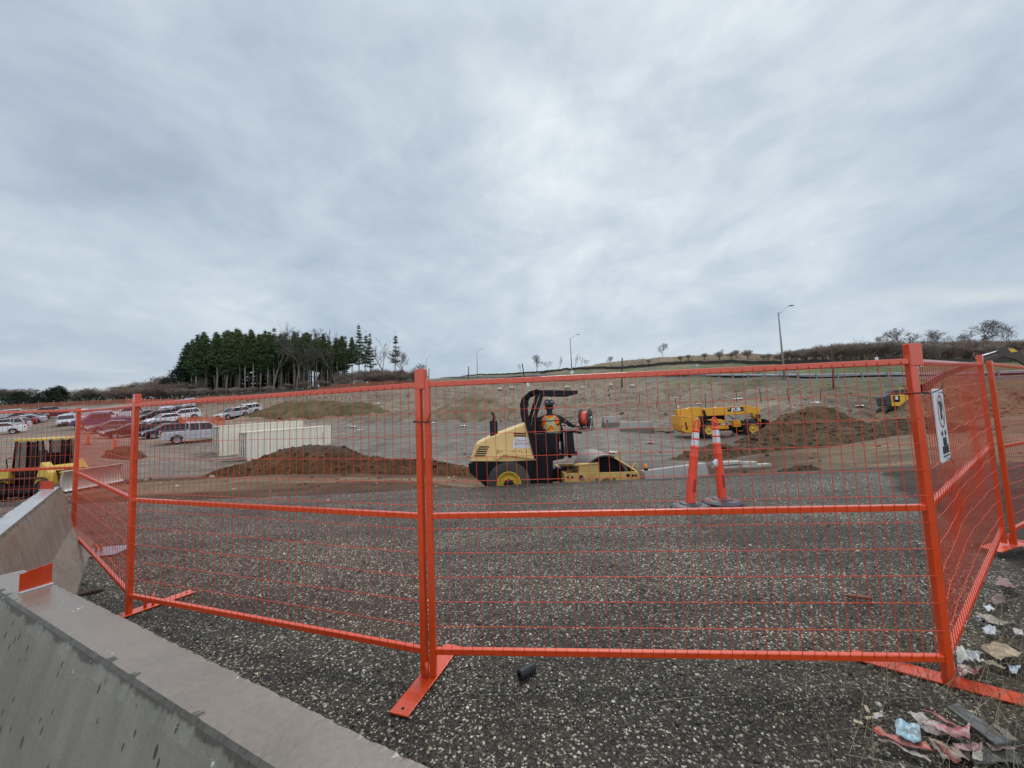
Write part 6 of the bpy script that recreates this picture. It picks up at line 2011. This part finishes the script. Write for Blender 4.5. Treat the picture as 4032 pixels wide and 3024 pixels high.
def strip_fence(name, pts, h, m, label, cat, group=None, posts=3.0, bands=0, pm=None, ph=None):
    P = resample(np.array([(p.x, p.y) for p in pts]), min(1.0, posts))
    Z = heights(P[:, 0], P[:, 1])
    e = empty(name, (P[0][0], P[0][1], Z[0]), 0, label, cat, group)
    o = np.column_stack([P - P[0], Z - Z[0]]); n = len(o)
    f = MB()
    bs = [(0.0, 1.0)] if not bands else [(i / bands + .02, (i + .62) / bands) for i in range(bands)]
    for a, b in bs:
        vs = []
        for i in range(n):
            sg = -.10 * h * abs(math.sin(i * 1.3)) + .05 * math.sin(i * 2.1)
            for yy in (-.012, .012):
                vs += [(o[i, 0], o[i, 1] + yy, o[i, 2] + .03 + a * (h + sg)), (o[i, 0], o[i, 1] + yy, o[i, 2] + .03 + b * (h + sg))]
        fs = []
        for i in range(n - 1):
            q = i * 4; r = q + 4
            fs += [(q, r, r + 1, q + 1), (q + 2, q + 3, r + 3, r + 2), (q + 1, r + 1, r + 3, q + 3), (q, q + 2, r + 2, r)]
        f.add(vs, fs)
    if bands:     # upright strands of the netting
        for i in range(n - 1):
            for q in range(4):
                c = o[i] + (o[i + 1] - o[i]) * q / 4
                f.box((c[0], c[1], c[2] + h * .48), (.06, .016, h * .9))
    f.build('netting' if bands else 'fabric', m, e, fixn=False)
    st = max(1, int(posts / min(1.0, posts))); pmsh = None
    for i in list(range(0, n, st))[:95]:
        if pmsh is None:
            p = MB().box((0, -.04, (ph or h * 1.1) / 2), (.06, .06, ph or h * 1.1)).build('stake', pm or POLE, e); pmsh = p.data
        else:
            p = D.objects.new('stake', pmsh); COL.objects.link(p); p.parent = e
        p.location = o[i]


BLKF = mat('black_silt_cloth', (.040, .033, .029), .8, 0, .3, 2)
NET = mat('orange_netting', (.62, .10, .03), .6, 0, .2, 1.5); NETB = mat('weathered_orange_netting', (.36, .10, .05), .7, 0, .3, 1)
strip_fence('silt_fence', [on_ground(u, Y) for u, Y in ((2330, 57), (2212, 55), (1950, 59), (1800, 64), (1650, 76), (1500, 87), (1350, 100), (1250, 118), (1170, 138))], .75, BLKF, 'black silt fence running along the foot of the brown hill', 'silt fence', 'silt fences', 4)
strip_fence('silt_fence', [on_ground(u, Y) for u, Y in ((1200, 150), (1106, 172), (1040, 205), (960, 250))], .7, BLKF, 'far black silt fence climbing the skyline left of the middle street lamp', 'silt fence', 'silt fences', 6)
strip_fence('netting_fence', [on_ground(u, Y) for u, Y in ((-60, 92), (60, 92), (170, 91), (270, 90))], 1.3, NETB, 'faded orange netting along the far edge of the car park on the left', 'netting fence', 'orange netting fences', 4, 7, mat('pale_stake', (.34, .27, .18), .8), 1.7)
strip_fence('netting_fence', [on_ground(u, Y) for u, Y in ((270, 89), (330, 84), (395, 80), (470, 78), (520, 77))], 1.5, NET, 'bright orange netting at the foot of the pines behind the cars', 'netting fence', 'orange netting fences', 3, 7, mat('pale_stake', (.34, .27, .18), .8), 1.9)
strip_fence('netting_fence', [on_ground(u, Y) for u, Y in ((690, 92), (745, 96), (800, 99), (850, 103), (912, 112))], 1.2, NETB, 'faded orange netting climbing the slope right of the pines', 'netting fence', 'orange netting fences', 4, 7, mat('pale_stake', (.34, .27, .18), .8), 1.6)
strip_fence('netting_fence', [on_ground(u, Y) for u, Y in ((386, 52), (430, 51), (470, 50.5), (500, 50))], 1.5, NET, 'orange netting across the car park behind the silver pickup', 'netting fence', 'orange netting fences', 3, 7, mat('orange_stake', (.70, .10, .02), .6), 1.6)

# thin rusty stakes with a drooping line across the bank
for i, (u, v, Y) in enumerate([(1462, 853, 46), (1524, 851, 45.5), (1592, 846, 45), (1645, 850, 43), (1705, 849, 42), (1772, 852, 40), (1383, 846, 52), (1320, 838, 58), (1418, 850, 49)]):
    b = on_ground(u, Y); e = empty('rusty_stake', b, 0, 'thin rusty stake leaning on the bank below the guard rail', 'stake', 'rusty stakes on the bank')
    MB().tube([(0, 0, -.3), (RND.uniform(-.25, .25), 0, RND.uniform(1.2, 1.7))], .045, 6).build('shaft', mat('rusty_stake', (.13, .055, .03), .8, .2), e)

# ---------------------------------------------------------------- delineator posts on the gravel
def delineator(c, lean, label, rz, tape=False):
    e = empty('delineator_post', (c[0], c[1], .0), rz, label, 'delineator post', 'orange delineator posts')
    om = mat('delineator_orange', (.86, .075, .035), .45, 0, .06, 6, dirt=.08, dcol=(.4, .08, .05)); rub = mat('delineator_rubber', (.050, .055, .065), .42, 0, .2, 8, dirt=.2, dcol=(.12, .11, .10))
    base = MB()
    base.lathe([(.275, .0), (.28, .035), (.235, .065), (.15, .075), (.14, .095), (.085, .10), (.001, .10)], n=8, smooth=False)
    bo = base.build('base', rub, e, .006); bo.rotation_euler = (0, 0, rad(22))
    top = empty('tube_assembly', (0, 0, .09), 0, rot=(0, lean, -rz)); top.parent = e
    t = MB().lathe([(.062, 0), (.061, .30), (.056, .62), (.058, .64), (.064, .655), (.058, .67), (.053, .78)], n=22)
    t.build('tube', om, top)
    u = MB().lathe([(.060, .775), (.063, .79), (.056, .805), (.051, .807), (.047, 1.005), (.055, 1.015), (.055, 1.03), (.044, 1.04), (.001, 1.045)], n=22)
    u.build('upper_tube', om, top)
    for z0, z1, r0, r1 in ((.812, .895, .0525, .0505), (.920, 1.0, .0502, .0485)):
        MB().lathe([(r0, z0), (r1, z1)], n=22).build('reflective_band', mat('band_white', (.70, .70, .68), .4, 0, .04, 12), top)
    MB().lathe([(.051, .898), (.058, .904), (.058, .912), (.050, .918)], n=22).build('ring', om, top)
    h = MB(); h.tube([(-.030, 0, 1.03), (-.033, 0, 1.12), (-.026, 0, 1.165), (0, 0, 1.185), (.026, 0, 1.165), (.033, 0, 1.12), (.030, 0, 1.03)], .013, 8, False); h.build('handle', om, top)
    s = MB(); s.lathe([(.001, -.002), (.03, 0), (.001, .002)], (0, 0, 0), 'Y', 12)
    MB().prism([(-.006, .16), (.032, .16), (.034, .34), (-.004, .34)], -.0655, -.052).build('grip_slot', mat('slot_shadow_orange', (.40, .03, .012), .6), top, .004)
    if tape: MB().lathe([(.001, -.003), (.055, -.002), (.06, .004), (.001, .006)], (-.052, -.045, .52), 'Y', 7).build('torn_tape', mat('torn_white', (.7, .7, .7), .6), top)
    k = 1.08
    e.scale = (k, k, k)
    return e


c = on_z(1492, 1100); delineator((c.x, c.y), rad(9), 'orange delineator post leaning to the right, the left one of the pair', 0)
c = on_z(1561, 1089); delineator((c.x, c.y), rad(-1), 'upright orange delineator post with torn white tape, right one of the pair', .6, True)

# ---------------------------------------------------------------- things lying about the yard
def plain(name, mbf, m, label, cat, loc, rz=0, group=None, bevel=0, rot=None):
    o = mbf.build(name, m, None, bevel, loc=loc, rot=rot or (0, 0, rz))
    return tag(o, label, cat, group)


CONC3 = mat('pale_concrete', (.36, .34, .31), .85, 0, .12, 2, dirt=.25, dcol=(.28, .25, .20))
a = at_y(1386, 1018, 9.5); b = at_y(1513, 1002, 10.4)
barrier((a.x, a.y), (b.x + .1, b.y), 'pale concrete barrier half sunk in the dirt, right of the roller drum', CONC3, chip=0, z=a.z - .80, h=.81, group='concrete road barriers', prof=[(-.30, 0), (-.30, .07), (-.16, .32), (-.11, .60), (-.08, .81), (.08, .81), (.11, .60), (.16, .32), (.30, .07), (.30, 0)])
e = empty('barrier_lamp', (a.x + .12, a.y + .03, a.z + .01), 0, 'small orange lamp standing on the pale barrier right of the roller', 'warning lamp')
MB().lathe([(.05, 0), (.05, .06), (.001, .065)], n=10).build('base', BLK, e); MB().lathe([(.042, .06), (.045, .10), (.03, .16), (.001, .17)], n=12).build('lens', mat('amber_lens', (.85, .25, .05), .3), e)
for u0, v0, u1, v1, vt, Y, d, lb in [(1305, 914, 1337, 913, 900, 37, .8, 'white concrete block with a hole, right of the cable reel'), (1340, 926, 1407, 934, 912, 34, .7, 'long grey concrete block in front of the white one')]:
    A = on_ground(u0, Y); A2 = at_y(u0, v0, Y); B = at_y(u1, v1, Y - (1.5 if u0 == 1340 else 0)); hh = at_y(u0, vt, Y).z - A2.z
    L = math.hypot(B.x - A2.x, B.y - A2.y)
    e = empty('concrete_block', (A2.x, A2.y, A2.z), math.atan2(B.y - A2.y, B.x - A2.x), lb, 'concrete block', 'concrete blocks in the yard')
    MB().box((L / 2, d / 2, hh / 2), (L, d, hh)).build('block', CONC3, e, .03)
    if u0 == 1305: MB().lathe([(.001, -.006), (.09, -.006), (.10, .0)], (.32, 0, hh * .25), 'Y', 14).build('lifting_hole', BLK, e)
    else: MB().tube([(L * .3, d / 2, hh), (L * .32, d / 2, hh + .22), (L * .6, d / 2, hh + .22), (L * .62, d / 2, hh)], .02, 6).build('lifting_loop', GREYM, e)
    MB().box((L / 2, d / 2, -.6), (L + .1, d + .1, 1.2)).build('packing', mat('packed_earth', (.17, .14, .11), .95, 0, .2, 3), e)


def cable_reel():
    b = at_y(1266, 926, 37)
    e = empty('cable_reel', b, rad(62), 'big black cable reel wound with orange cable, on a stand behind the driver', 'cable reel')
    R = .92
    for y in (-.42, .42):
        f = MB(); f.lathe([(.30, y - .03), (R, y - .03), (R, y + .03), (.30, y + .03), (.30, y - .03)], (0, 0, R + .12), 'Y', 30)
        for k in range(8):
            a = 2 * PI * k / 8; f.box((math.cos(a) * .6, y, R + .12 + math.sin(a) * .6), (.6, .05, .07), rot=(0, -a, 0))
        f.build('flange', mat('reel_black', (.03, .03, .033), .5), e)
    MB().lathe([(.34, -.38), (.62, -.38), (.64, 0), (.62, .38), (.34, .38)], (0, 0, R + .12), 'Y', 28).build('cable', mat('orange_cable', (.78, .10, .05), .5, 0, .1, 20), e)
    s = MB()
    for y in (-.6, .6): s.bar((-.5, y, .0), (0, y, R + .12), .08); s.bar((.5, y, 0), (0, y, R + .12), .08); s.bar((-.7, y, .05), (.9, y, .05), .08)
    s.tube([(0, -.62, R + .12), (0, .62, R + .12)], .05, 8)
    s.build('stand', CHROME, e)
    MB().lathe([(.001, -.62), (.14, -.62), (.14, -.5), (.001, -.5)], (0, 0, R + .12), 'Y', 12).build('hub', CHROME, e)
    MB().box((1.3, .2, .35), (1.1, .8, .35)).build('winch', BLK, e, .03)


cable_reel()
WOOD = mat('weathered_wood', (.27, .22, .16), .85, 0, .25, 3); WOODP = mat('pale_board', (.40, .37, .31), .8, 0, .15, 3, dirt=.15)
for i, (u0, u1, v, Y) in enumerate([(1170, 1240, 903, 41), (1222, 1266, 913, 38), (1226, 1264, 918, 37.5)]):
    A = at_y(u0, v, Y); B = at_y(u1, v + 4 * (i == 0), Y); L = (B - A).length
    plain('wooden_pole', MB().tube([(0, 0, 0), (L, 0, 0)], .17 if i else .13, 10), WOOD, ['long thin wooden pole lying behind the roller roof post', 'thick wooden pole lying beside the cable reel, upper one', 'thick wooden pole lying beside the cable reel, lower one'][i], 'pole', A, math.atan2(B.y - A.y, B.x - A.x), 'wooden poles lying by the reel')
for i, (u, v, Y, L, rz) in enumerate([(1430, 930, 33.5, 2.2, 5), (1424, 926, 33.9, 1.9, -10), (1445, 931, 33.2, 1.0, 30)]):
    A = at_y(u, v, Y); plain('timber', MB().box((0, 0, 0), (L, .3, .14)), WOOD, ['lower timber of the small stack left of the telehandler', 'upper timber of the small stack left of the telehandler', 'short timber against the rear of the telehandler'][i], 'timber', A, rad(rz), 'timbers left of the telehandler', .01)
for i, (x, y, z, L, w, rz) in enumerate([(0, 0, .05, 1.15, .22, 4), (.25, .22, .05, 1.3, .2, -3), (.05, .05, .16, .80, .24, 2), (.75, -.05, .06, .9, .2, 8), (.55, .1, .14, .7, .18, -6)]):
    b = at_y(1540, 1010, 10.9); plain('white_board', MB().box((L / 2, 0, 0), (L, w, .07)), WOODP, ['front bottom board', 'rear bottom board', 'top left board', 'right hand bottom board', 'top right board'][i] + ' in the pile of white boards behind the delineator posts', 'board', (b.x + x, b.y + y, b.z + z - .05), rad(rz), 'white boards behind the delineator posts', .006)
    if i == 0: pass
for i, (u, v, Y) in enumerate([(480, 985, 31.5), (500, 990, 30.6), (492, 986, 31.0)]):
    A = on_ground(u, Y); plain('plank', MB().box((0, 0, .06 + .05 * i), (2.2, .2, .05)), WOODP, ['lowest plank', 'nearest plank', 'topmost plank'][i] + ' lying between the doors of the two containers', 'plank', A, rad(12 + 14 * i), 'planks by the container doors', .005)


def scrap(U, V, Y, w, d, label, col, hgt=.12, seed=0, rz=0, cat='plastic scrap', group='pale scraps lying in the yard', g=None):
    b = on_ground(U, Y) if g is None else g
    n = 6; vs = []; fs = []; r = random.Random(seed)
    for i in range(n + 1):
        for j in range(n + 1):
            vs.append(((i / n - .5) * w * (1 + r.uniform(-.1, .1)), (j / n - .5) * d * (1 + r.uniform(-.15, .15)), .02 + hgt * abs(math.sin(i * 1.9 + seed) * math.cos(j * 1.3 + seed)) + r.uniform(0, .25) * hgt))
    for i in range(n):
        for j in range(n): q = i * (n + 1) + j; fs.append((q, q + n + 1, q + n + 2, q + 1))
    o = MB().add(vs, fs, True).build('scrap_sheet', mat('scrap_%s' % '_'.join('%d' % (c * 100) for c in col), col, .6, 0, .08, 3), None, loc=b, rot=(0, 0, rz))
    s = o.modifiers.new('thick', 'SOLIDIFY'); s.thickness = .012
    return tag(o, label, cat, group)


WH = (.70, .70, .70)
for i, (u, v, Y, w, lb) in enumerate([(763, 921, 49, 1.4, 'flattened white plastic sheet at the far edge of the yard'), (778, 928, 45, 1.0, 'crumpled white plastic in the yard right of the containers'), (930, 917, 50, 2.0, 'pale blue plastic sheet beside the centre fence post, far across the yard'), (790, 980, 20.0, 1.3, 'white paper scraps beside the long heap'), (1318, 968, 22, .7, 'pale scrap in the middle of the yard'), (1400, 955, 26, .9, 'pale red scrap in front of the telehandler'), (1855, 868, 37, 2.0, 'white board lying on the bank right of the dark pole'), (1760, 857, 38, 1.4, 'small white sheet on the bank near the dark pole'), (1595, 846, 46, 1.6, 'white scrap lying on the bank in line with the telehandler'), (1510, 842, 48, 1.0, 'tiny white scrap on the bank left of the others'), (1000, 925, 46, 1.6, 'long pale scrap at the far edge of the yard, left of the roller'), (1825, 904, 29, 1.0, 'white bag behind the twin peaked heap')]):
    w *= .62
    scrap(u, v, Y, w, w * .6, lb, (.55, .20, .18) if 'red' in lb else ((.50, .60, .68) if 'blue' in lb else WH), .14, i, i * .7)
for i, (u, v) in enumerate([(1106, 840), (1225, 839), (1259, 840), (1320, 834), (1366, 836), (815, 875), (1080, 843)]):
    g = ground_hit(u, v, 40, 140); s = g.y * .0075
    V = ICO_V * np.array((1.3, .9, .75)) * (1 + np.random.default_rng(i).uniform(-.2, .2, (12, 1))) * s
    o = np_mesh('boulder', V + np.array((0, 0, s * .4)), ICO_F, mat('pale_boulder', (.46, .42, .36), .9, 0, .15, 2), True); o.location = g
    tag(o, ['first pale boulder left of the roller roof bar', 'pale boulder on the bank above the driver', 'pale boulder on the bank just right of the driver', 'pale boulder on the bank right of the roof bar tip', 'pale boulder on the bank near the dark pole', 'white boulder on the weed covered heap', 'small pale boulder left of the roller roof bar, lower of two'][i], 'boulder', 'pale boulders on the bank')
    sb = o.modifiers.new('sub', 'SUBSURF'); sb.levels = 1; sb.render_levels = 1
# orange traffic posts in the car park
for i, (u, v, Y) in enumerate([(151, 937, 34), (191, 932, 36), (249, 946, 33), (332, 921, 49), (384, 916, 47), (408, 912, 50)]):
    b = on_ground(u, Y); e = empty('traffic_post', b, 0, ['orange traffic post in the empty space left of the fence corner', 'orange traffic post behind the edge-on fence panel', 'orange traffic post in front of the black sedan behind the mesh', 'orange traffic post behind the two dark sedans', 'orange traffic post in front of the white cars', 'orange traffic post at the end of the orange netting'][i], 'traffic post', 'orange traffic posts in the car park')
    om = mat('post_orange', (.85, .09, .03), .5)
    MB().lathe([(.12, .05), (.09, .9), (.07, 1.05), (.001, 1.07)], n=14).build('tube', om, e); MB().lathe([(.28, 0), (.28, .05), (.001, .06)], n=8).build('base', BLK, e)

# house beyond the car park
b = on_ground(2, 150); e = empty('house', b, rad(20), 'pale house with a grey roof among the bushes at the left edge', 'house')
MB().box((0, 0, 2.0), (9, 7, 5)).build('wall', mat('house_siding', (.55, .54, .50), .8), e)
MB().prism([(-5, 4.4), (0, 7.0), (5, 4.4)], -3.9, 3.9).build('roof', mat('grey_shingles', (.22, .22, .23), .9), e)
for x in (-2, 2): MB().box((x, -3.52, 2.6), (1.4, .06, 1.3)).build('window', mat('house_window', (.70, .70, .66), .3), e)

# ---------------------------------------------------------------- small things on the gravel
b = on_z(1138, 1461, 0); e = empty('rubber_tube', (b.x, b.y, .03), rad(38), 'short piece of black ribbed rubber tube on the gravel right of the middle stand', 'rubber tube')
m = MB()
prof = []
for i in range(15): prof.append((.027 + .003 * (i % 2), -.055 + .11 * i / 14))
prof += [(.018, .055), (.018, .03)]
m.lathe([(.012, -.055)] + prof, axis='X', n=18); m.build('sleeve', BLACKT, e)
a = on_z(1829, 1290, .02); c = on_z(1883, 1296, .02)
plain('wooden_stick', MB().box((0, 0, .012), ((c - a).length, .035, .022)), mat('red_brown_wood', (.16, .055, .025), .7, 0, .25, 12), 'short red brown stick of wood on the gravel behind the right fence panel', 'stick', (a + c) / 2, math.atan2(c.y - a.y, c.x - a.x), None, .004)
a = on_z(170, 1290 - 40, 0); plain('wood_scrap', MB().box((0, 0, .015), (.22, .07, .02), rot=(0, 0, .3)), mat('dark_brown_wood', (.07, .04, .025), .8, 0, .3, 10), 'dark brown scrap of wood on the gravel beside the muddy barrier', 'wood scrap', on_z(188, 1283, 0), .4, None, .003)


def LP(x, y, z): return on_z((3350 + x / 2.658) / K, (2400 + y / 2.658) / K, z)


def sheet(name, label, cat, quad, col, z=.012, crump=.012, col2=None, nx=18, seed=0, thick=.003, lift=0.0, rough=.65, zoom5=False, edge=.10, curl=0.0):
    """a crumpled, torn-edged sheet lying on the ground; quad in litter close-up coordinates"""
    Q = []
    for x, y in quad:
        Q.append(on_z((3700 + x / 2.765) / K, (1900 + y / 2.765) / K, z) if zoom5 else LP(x, y, z))
    r = np.random.default_rng(seed)
    ny = max(4, int(nx * (Q[3] - Q[0]).length / max(.01, (Q[1] - Q[0]).length))) if False else 11
    c = sum(Q, Vector()) / 4
    vs = []; cols = []; fs = []
    size = max((Q[1] - Q[0]).length, (Q[3] - Q[0]).length)
    for i in range(nx + 1):
        for j in range(ny + 1):
            f, g = i / nx, j / ny
            p = (Q[0] * (1 - f) + Q[1] * f) * (1 - g) + (Q[3] * (1 - f) + Q[2] * f) * g
            ed = min(f, 1 - f, g, 1 - g)
            w = float(fbm([p.x * 22 + seed * 7], [p.y * 22], seed, 3)[0]); w2 = float(fbm([p.x * 60], [p.y * 60 + seed], seed + 5, 2)[0])
            if ed < .02:
                p = p + (c - p) * edge * (w2 + .5)
            dz = z + crump * (1.2 + 3.2 * w + 1.6 * w2) + lift * g + curl * (2 * abs(f - .5)) ** 2
            vs.append(Vector((p.x, p.y, max(.004, dz))) - Vector((c.x, c.y, 0)))
            k = np.array(col) if (col2 is None or w + .35 * w2 < .02) else np.array(col2)
            mud = min(.85, max(0.0, 3.2 * (float(fbm([p.x * 17 + 3], [p.y * 17 + seed * 3], seed + 9, 3)[0]) - .06)))
            k = k * (1 - mud) + np.array((.115, .088, .060)) * mud
            cols.append(np.clip(k * (1 + .5 * w2), 0, 1))
    for i in range(nx):
        for j in range(ny): q = i * (ny + 1) + j; fs.append((q, q + ny + 1, q + ny + 2, q + 1))
    o = np_mesh(name, np.array([tuple(v) for v in vs]), np.array(fs), vcol_mat('litter_sheet' if rough > .5 else 'litter_plastic', rough, 40, .18, .15, spec=.5), True, attr={'Col': np.array(cols)})
    o.location = (c.x, c.y, 0)
    s = o.modifiers.new('thick', 'SOLIDIFY'); s.thickness = thick
    tag(o, label, cat, 'litter at the foot of the fence corner')
    return o


sheet('cardboard', 'wet brown cardboard at the bottom of the litter pile', 'cardboard', [(800, 1420), (1270, 1470), (1250, 1650), (960, 1620)], (.20, .15, .11), .010, .016, (.30, .22, .17), seed=1)
sheet('cardboard', 'dark grey wet sheet at the lower right of the litter pile', 'cardboard', [(1270, 1480), (1720, 1460), (1813, 1650), (1280, 1640)], (.075, .075, .070), .010, .010, (.12, .11, .10), seed=2)
sheet('cardboard', 'pale grey pink torn card under the pink sheet', 'cardboard', [(575, 1105), (1000, 1215), (1262, 1400), (800, 1330)], (.33, .27, .25), .022, .014, (.46, .42, .38), seed=3)
sheet('cardboard', 'red faced cardboard strip with a torn cream edge at the left of the litter pile', 'cardboard', [(232, 1280), (820, 1500), (885, 1575), (230, 1345)], (.42, .045, .040), .030, .012, (.50, .17, .14), nx=20, seed=4, curl=.02)
sheet('cardboard', 'cream torn edge of card curling up below the red strip', 'cardboard', [(320, 1400), (640, 1500), (875, 1640), (600, 1530)], (.62, .58, .44), .018, .012, (.40, .25, .22), seed=5, nx=16)
sheet('plastic_bag', 'clear blue tinted plastic bag on top of the litter pile', 'plastic bag', [(455, 1195), (735, 1260), (752, 1465), (480, 1375)], (.34, .39, .39), .050, .014, (.28, .42, .48), seed=6, rough=.2)
sheet('plastic_sheet', 'bright pink torn plastic sheet in the middle of the litter pile', 'plastic sheet', [(845, 1225), (1265, 1255), (1258, 1395), (930, 1350)], (.58, .20, .22), .050, .016, (.55, .38, .36), seed=7)
sheet('plastic_sheet', 'narrow red strip above the pink sheet', 'plastic sheet', [(735, 1058), (900, 1120), (1180, 1290), (1080, 1275)], (.44, .10, .11), .042, .012, (.36, .16, .15), seed=8)
sheet('cardboard', 'dull pink card strip below the dark plank', 'cardboard', [(1060, 1430), (1385, 1415), (1400, 1500), (1090, 1490)], (.42, .24, .22), .030, .012, (.30, .22, .20), seed=9)
sheet('cardboard', 'brown backing card along the dark plank', 'cardboard', [(1265, 1290), (1400, 1330), (1760, 1500), (1480, 1490)], (.26, .18, .15), .028, .008, (.38, .25, .22), seed=19)
sheet('plank', 'dark grey scratched plank lying across the litter pile', 'plank', [(1000, 1040), (1125, 1010), (1695, 1425), (1520, 1445)], (.060, .066, .068), .050, .003, (.11, .115, .11), seed=10, thick=.012, edge=.03)
sheet('cardboard', 'large beige cardboard sheet on the right', 'cardboard', [(1350, 430), (1512, 362), (1830, 520), (1580, 600)], (.48, .37, .24), .03, .010, (.42, .32, .20), seed=11, edge=.06, lift=.02)
sheet('plastic_bag', 'crumpled white plastic bag right against the corner post', 'plastic bag', [(1105, 505), (1320, 530), (1430, 640), (1120, 600)], (.60, .61, .64), .03, .030, (.66, .63, .52), seed=12, rough=.35)
sheet('wrapper', 'dark red wrapper under the white bag by the corner post', 'wrapper', [(1110, 610), (1390, 640), (1300, 730), (1135, 720)], (.28, .03, .05), .02, .016, (.52, .46, .38), seed=13, rough=.4)
sheet('plastic_bag', 'small white plastic scrap above the beige cardboard', 'plastic bag', [(1368, 205), (1530, 215), (1512, 305), (1395, 255)], (.60, .62, .63), .02, .014, seed=14, rough=.4)
sheet('paper', 'pale muddy paper sheet behind the white scrap', 'paper', [(1285, 55), (1480, 70), (1665, 185), (1470, 165)], (.46, .41, .33), .015, .010, (.36, .30, .22), seed=15)
sheet('wrapper', 'blue black wrapper scrap beside the muddy paper', 'wrapper', [(1265, 92), (1350, 85), (1385, 135), (1330, 150)], (.03, .05, .10), .03, .008, (.4, .42, .45), seed=16, nx=8)
sheet('plastic_bag', 'pale blue plastic corner under the beige cardboard', 'plastic bag', [(1640, 598), (1785, 608), (1735, 712), (1680, 690)], (.48, .53, .60), .02, .012, seed=17, rough=.3)
sheet('paper_roll', 'white printed paper lying behind the bottom rail by the corner', 'paper', [(485, 512), (810, 505), (806, 548), (488, 548)], (.64, .63, .64), .02, .014, (.40, .36, .38), seed=18)
sheet('cloth', 'dusty pink rag further back beside the fence', 'rag', [(640, 1055), (760, 1095), (870, 1200), (600, 1160)], (.34, .20, .19), .03, .016, (.28, .17, .16), seed=20, zoom5=True)
sheet('cloth', 'faded pink rag in front of the first one', 'rag', [(545, 1290), (680, 1215), (725, 1330), (590, 1370)], (.32, .19, .18), .02, .014, (.25, .17, .15), seed=21, zoom5=True)
sheet('plastic_bag', 'small white crumpled scrap near the bottom rail of the buckled panel', 'plastic bag', [(470, 1385), (545, 1345), (605, 1390), (540, 1430)], (.62, .63, .64), .02, .014, seed=22, zoom5=True, nx=8)
sheet('plastic_bag', 'grey crumpled plastic film between the white bag and the beige cardboard', 'plastic bag', [(1130, 455), (1330, 450), (1420, 520), (1180, 505)], (0.4, 0.42, 0.42), .02, .014, seed=23)
sheet('cardboard', 'brown paper strip behind the beige cardboard', 'cardboard', [(1420, 560), (1640, 640), (1620, 680), (1400, 610)], (0.3, 0.25, 0.16), .02, .014, seed=24)
sheet('paper', 'muddy white paper at the far right edge above the beige cardboard', 'paper', [(1690, 220), (1800, 250), (1813, 310), (1720, 290)], (0.46, 0.44, 0.4), .02, .014, seed=25)
sheet('cardboard', 'pale torn card flap at the lower left end of the dark grey sheet', 'cardboard', [(1280, 1530), (1400, 1560), (1390, 1620), (1270, 1600)], (0.4, 0.36, 0.3), .02, .014, seed=26)
sheet('plastic_sheet', 'dark red folded strip between the brown and grey wet sheets', 'plastic sheet', [(870, 1440), (960, 1460), (1180, 1640), (1080, 1640)], (0.24, 0.06, 0.05), .02, .014, seed=27)
sheet('cardboard', 'grey brown torn card right of the dark plank', 'cardboard', [(1480, 1240), (1640, 1290), (1760, 1420), (1620, 1390)], (0.24, 0.2, 0.16), .02, .014, seed=28)
sheet('wrapper', 'thin white wrapper beside the splinters left of the litter pile', 'wrapper', [(235, 1130), (340, 1125), (345, 1160), (250, 1180)], (0.42, 0.38, 0.36), .02, .014, seed=29)
for i, (x, y, a) in enumerate([(170, 1055, 60), (285, 1108, 5), (200, 1148, 5), (80, 1195, -30), (1240, 1080, -25)]):
    p = LP(x, y, .008); plain('wood_chip', MB().box((0, 0, .006), (.05 if i != 3 else .035, .014, .008)), mat('pale_chip', (.56, .47, .30), .8, 0, .2, 20), ['pale splinter of wood left of the litter pile', 'white splinter just behind the pale splinter', 'short white chip left of the litter pile', 'tiny pale chip at the far left of the litter', 'pale wood chip beside the dark plank'][i], 'wood chip', p, rad(a), 'splinters by the litter', .002)
bpy.context.view_layer.update()
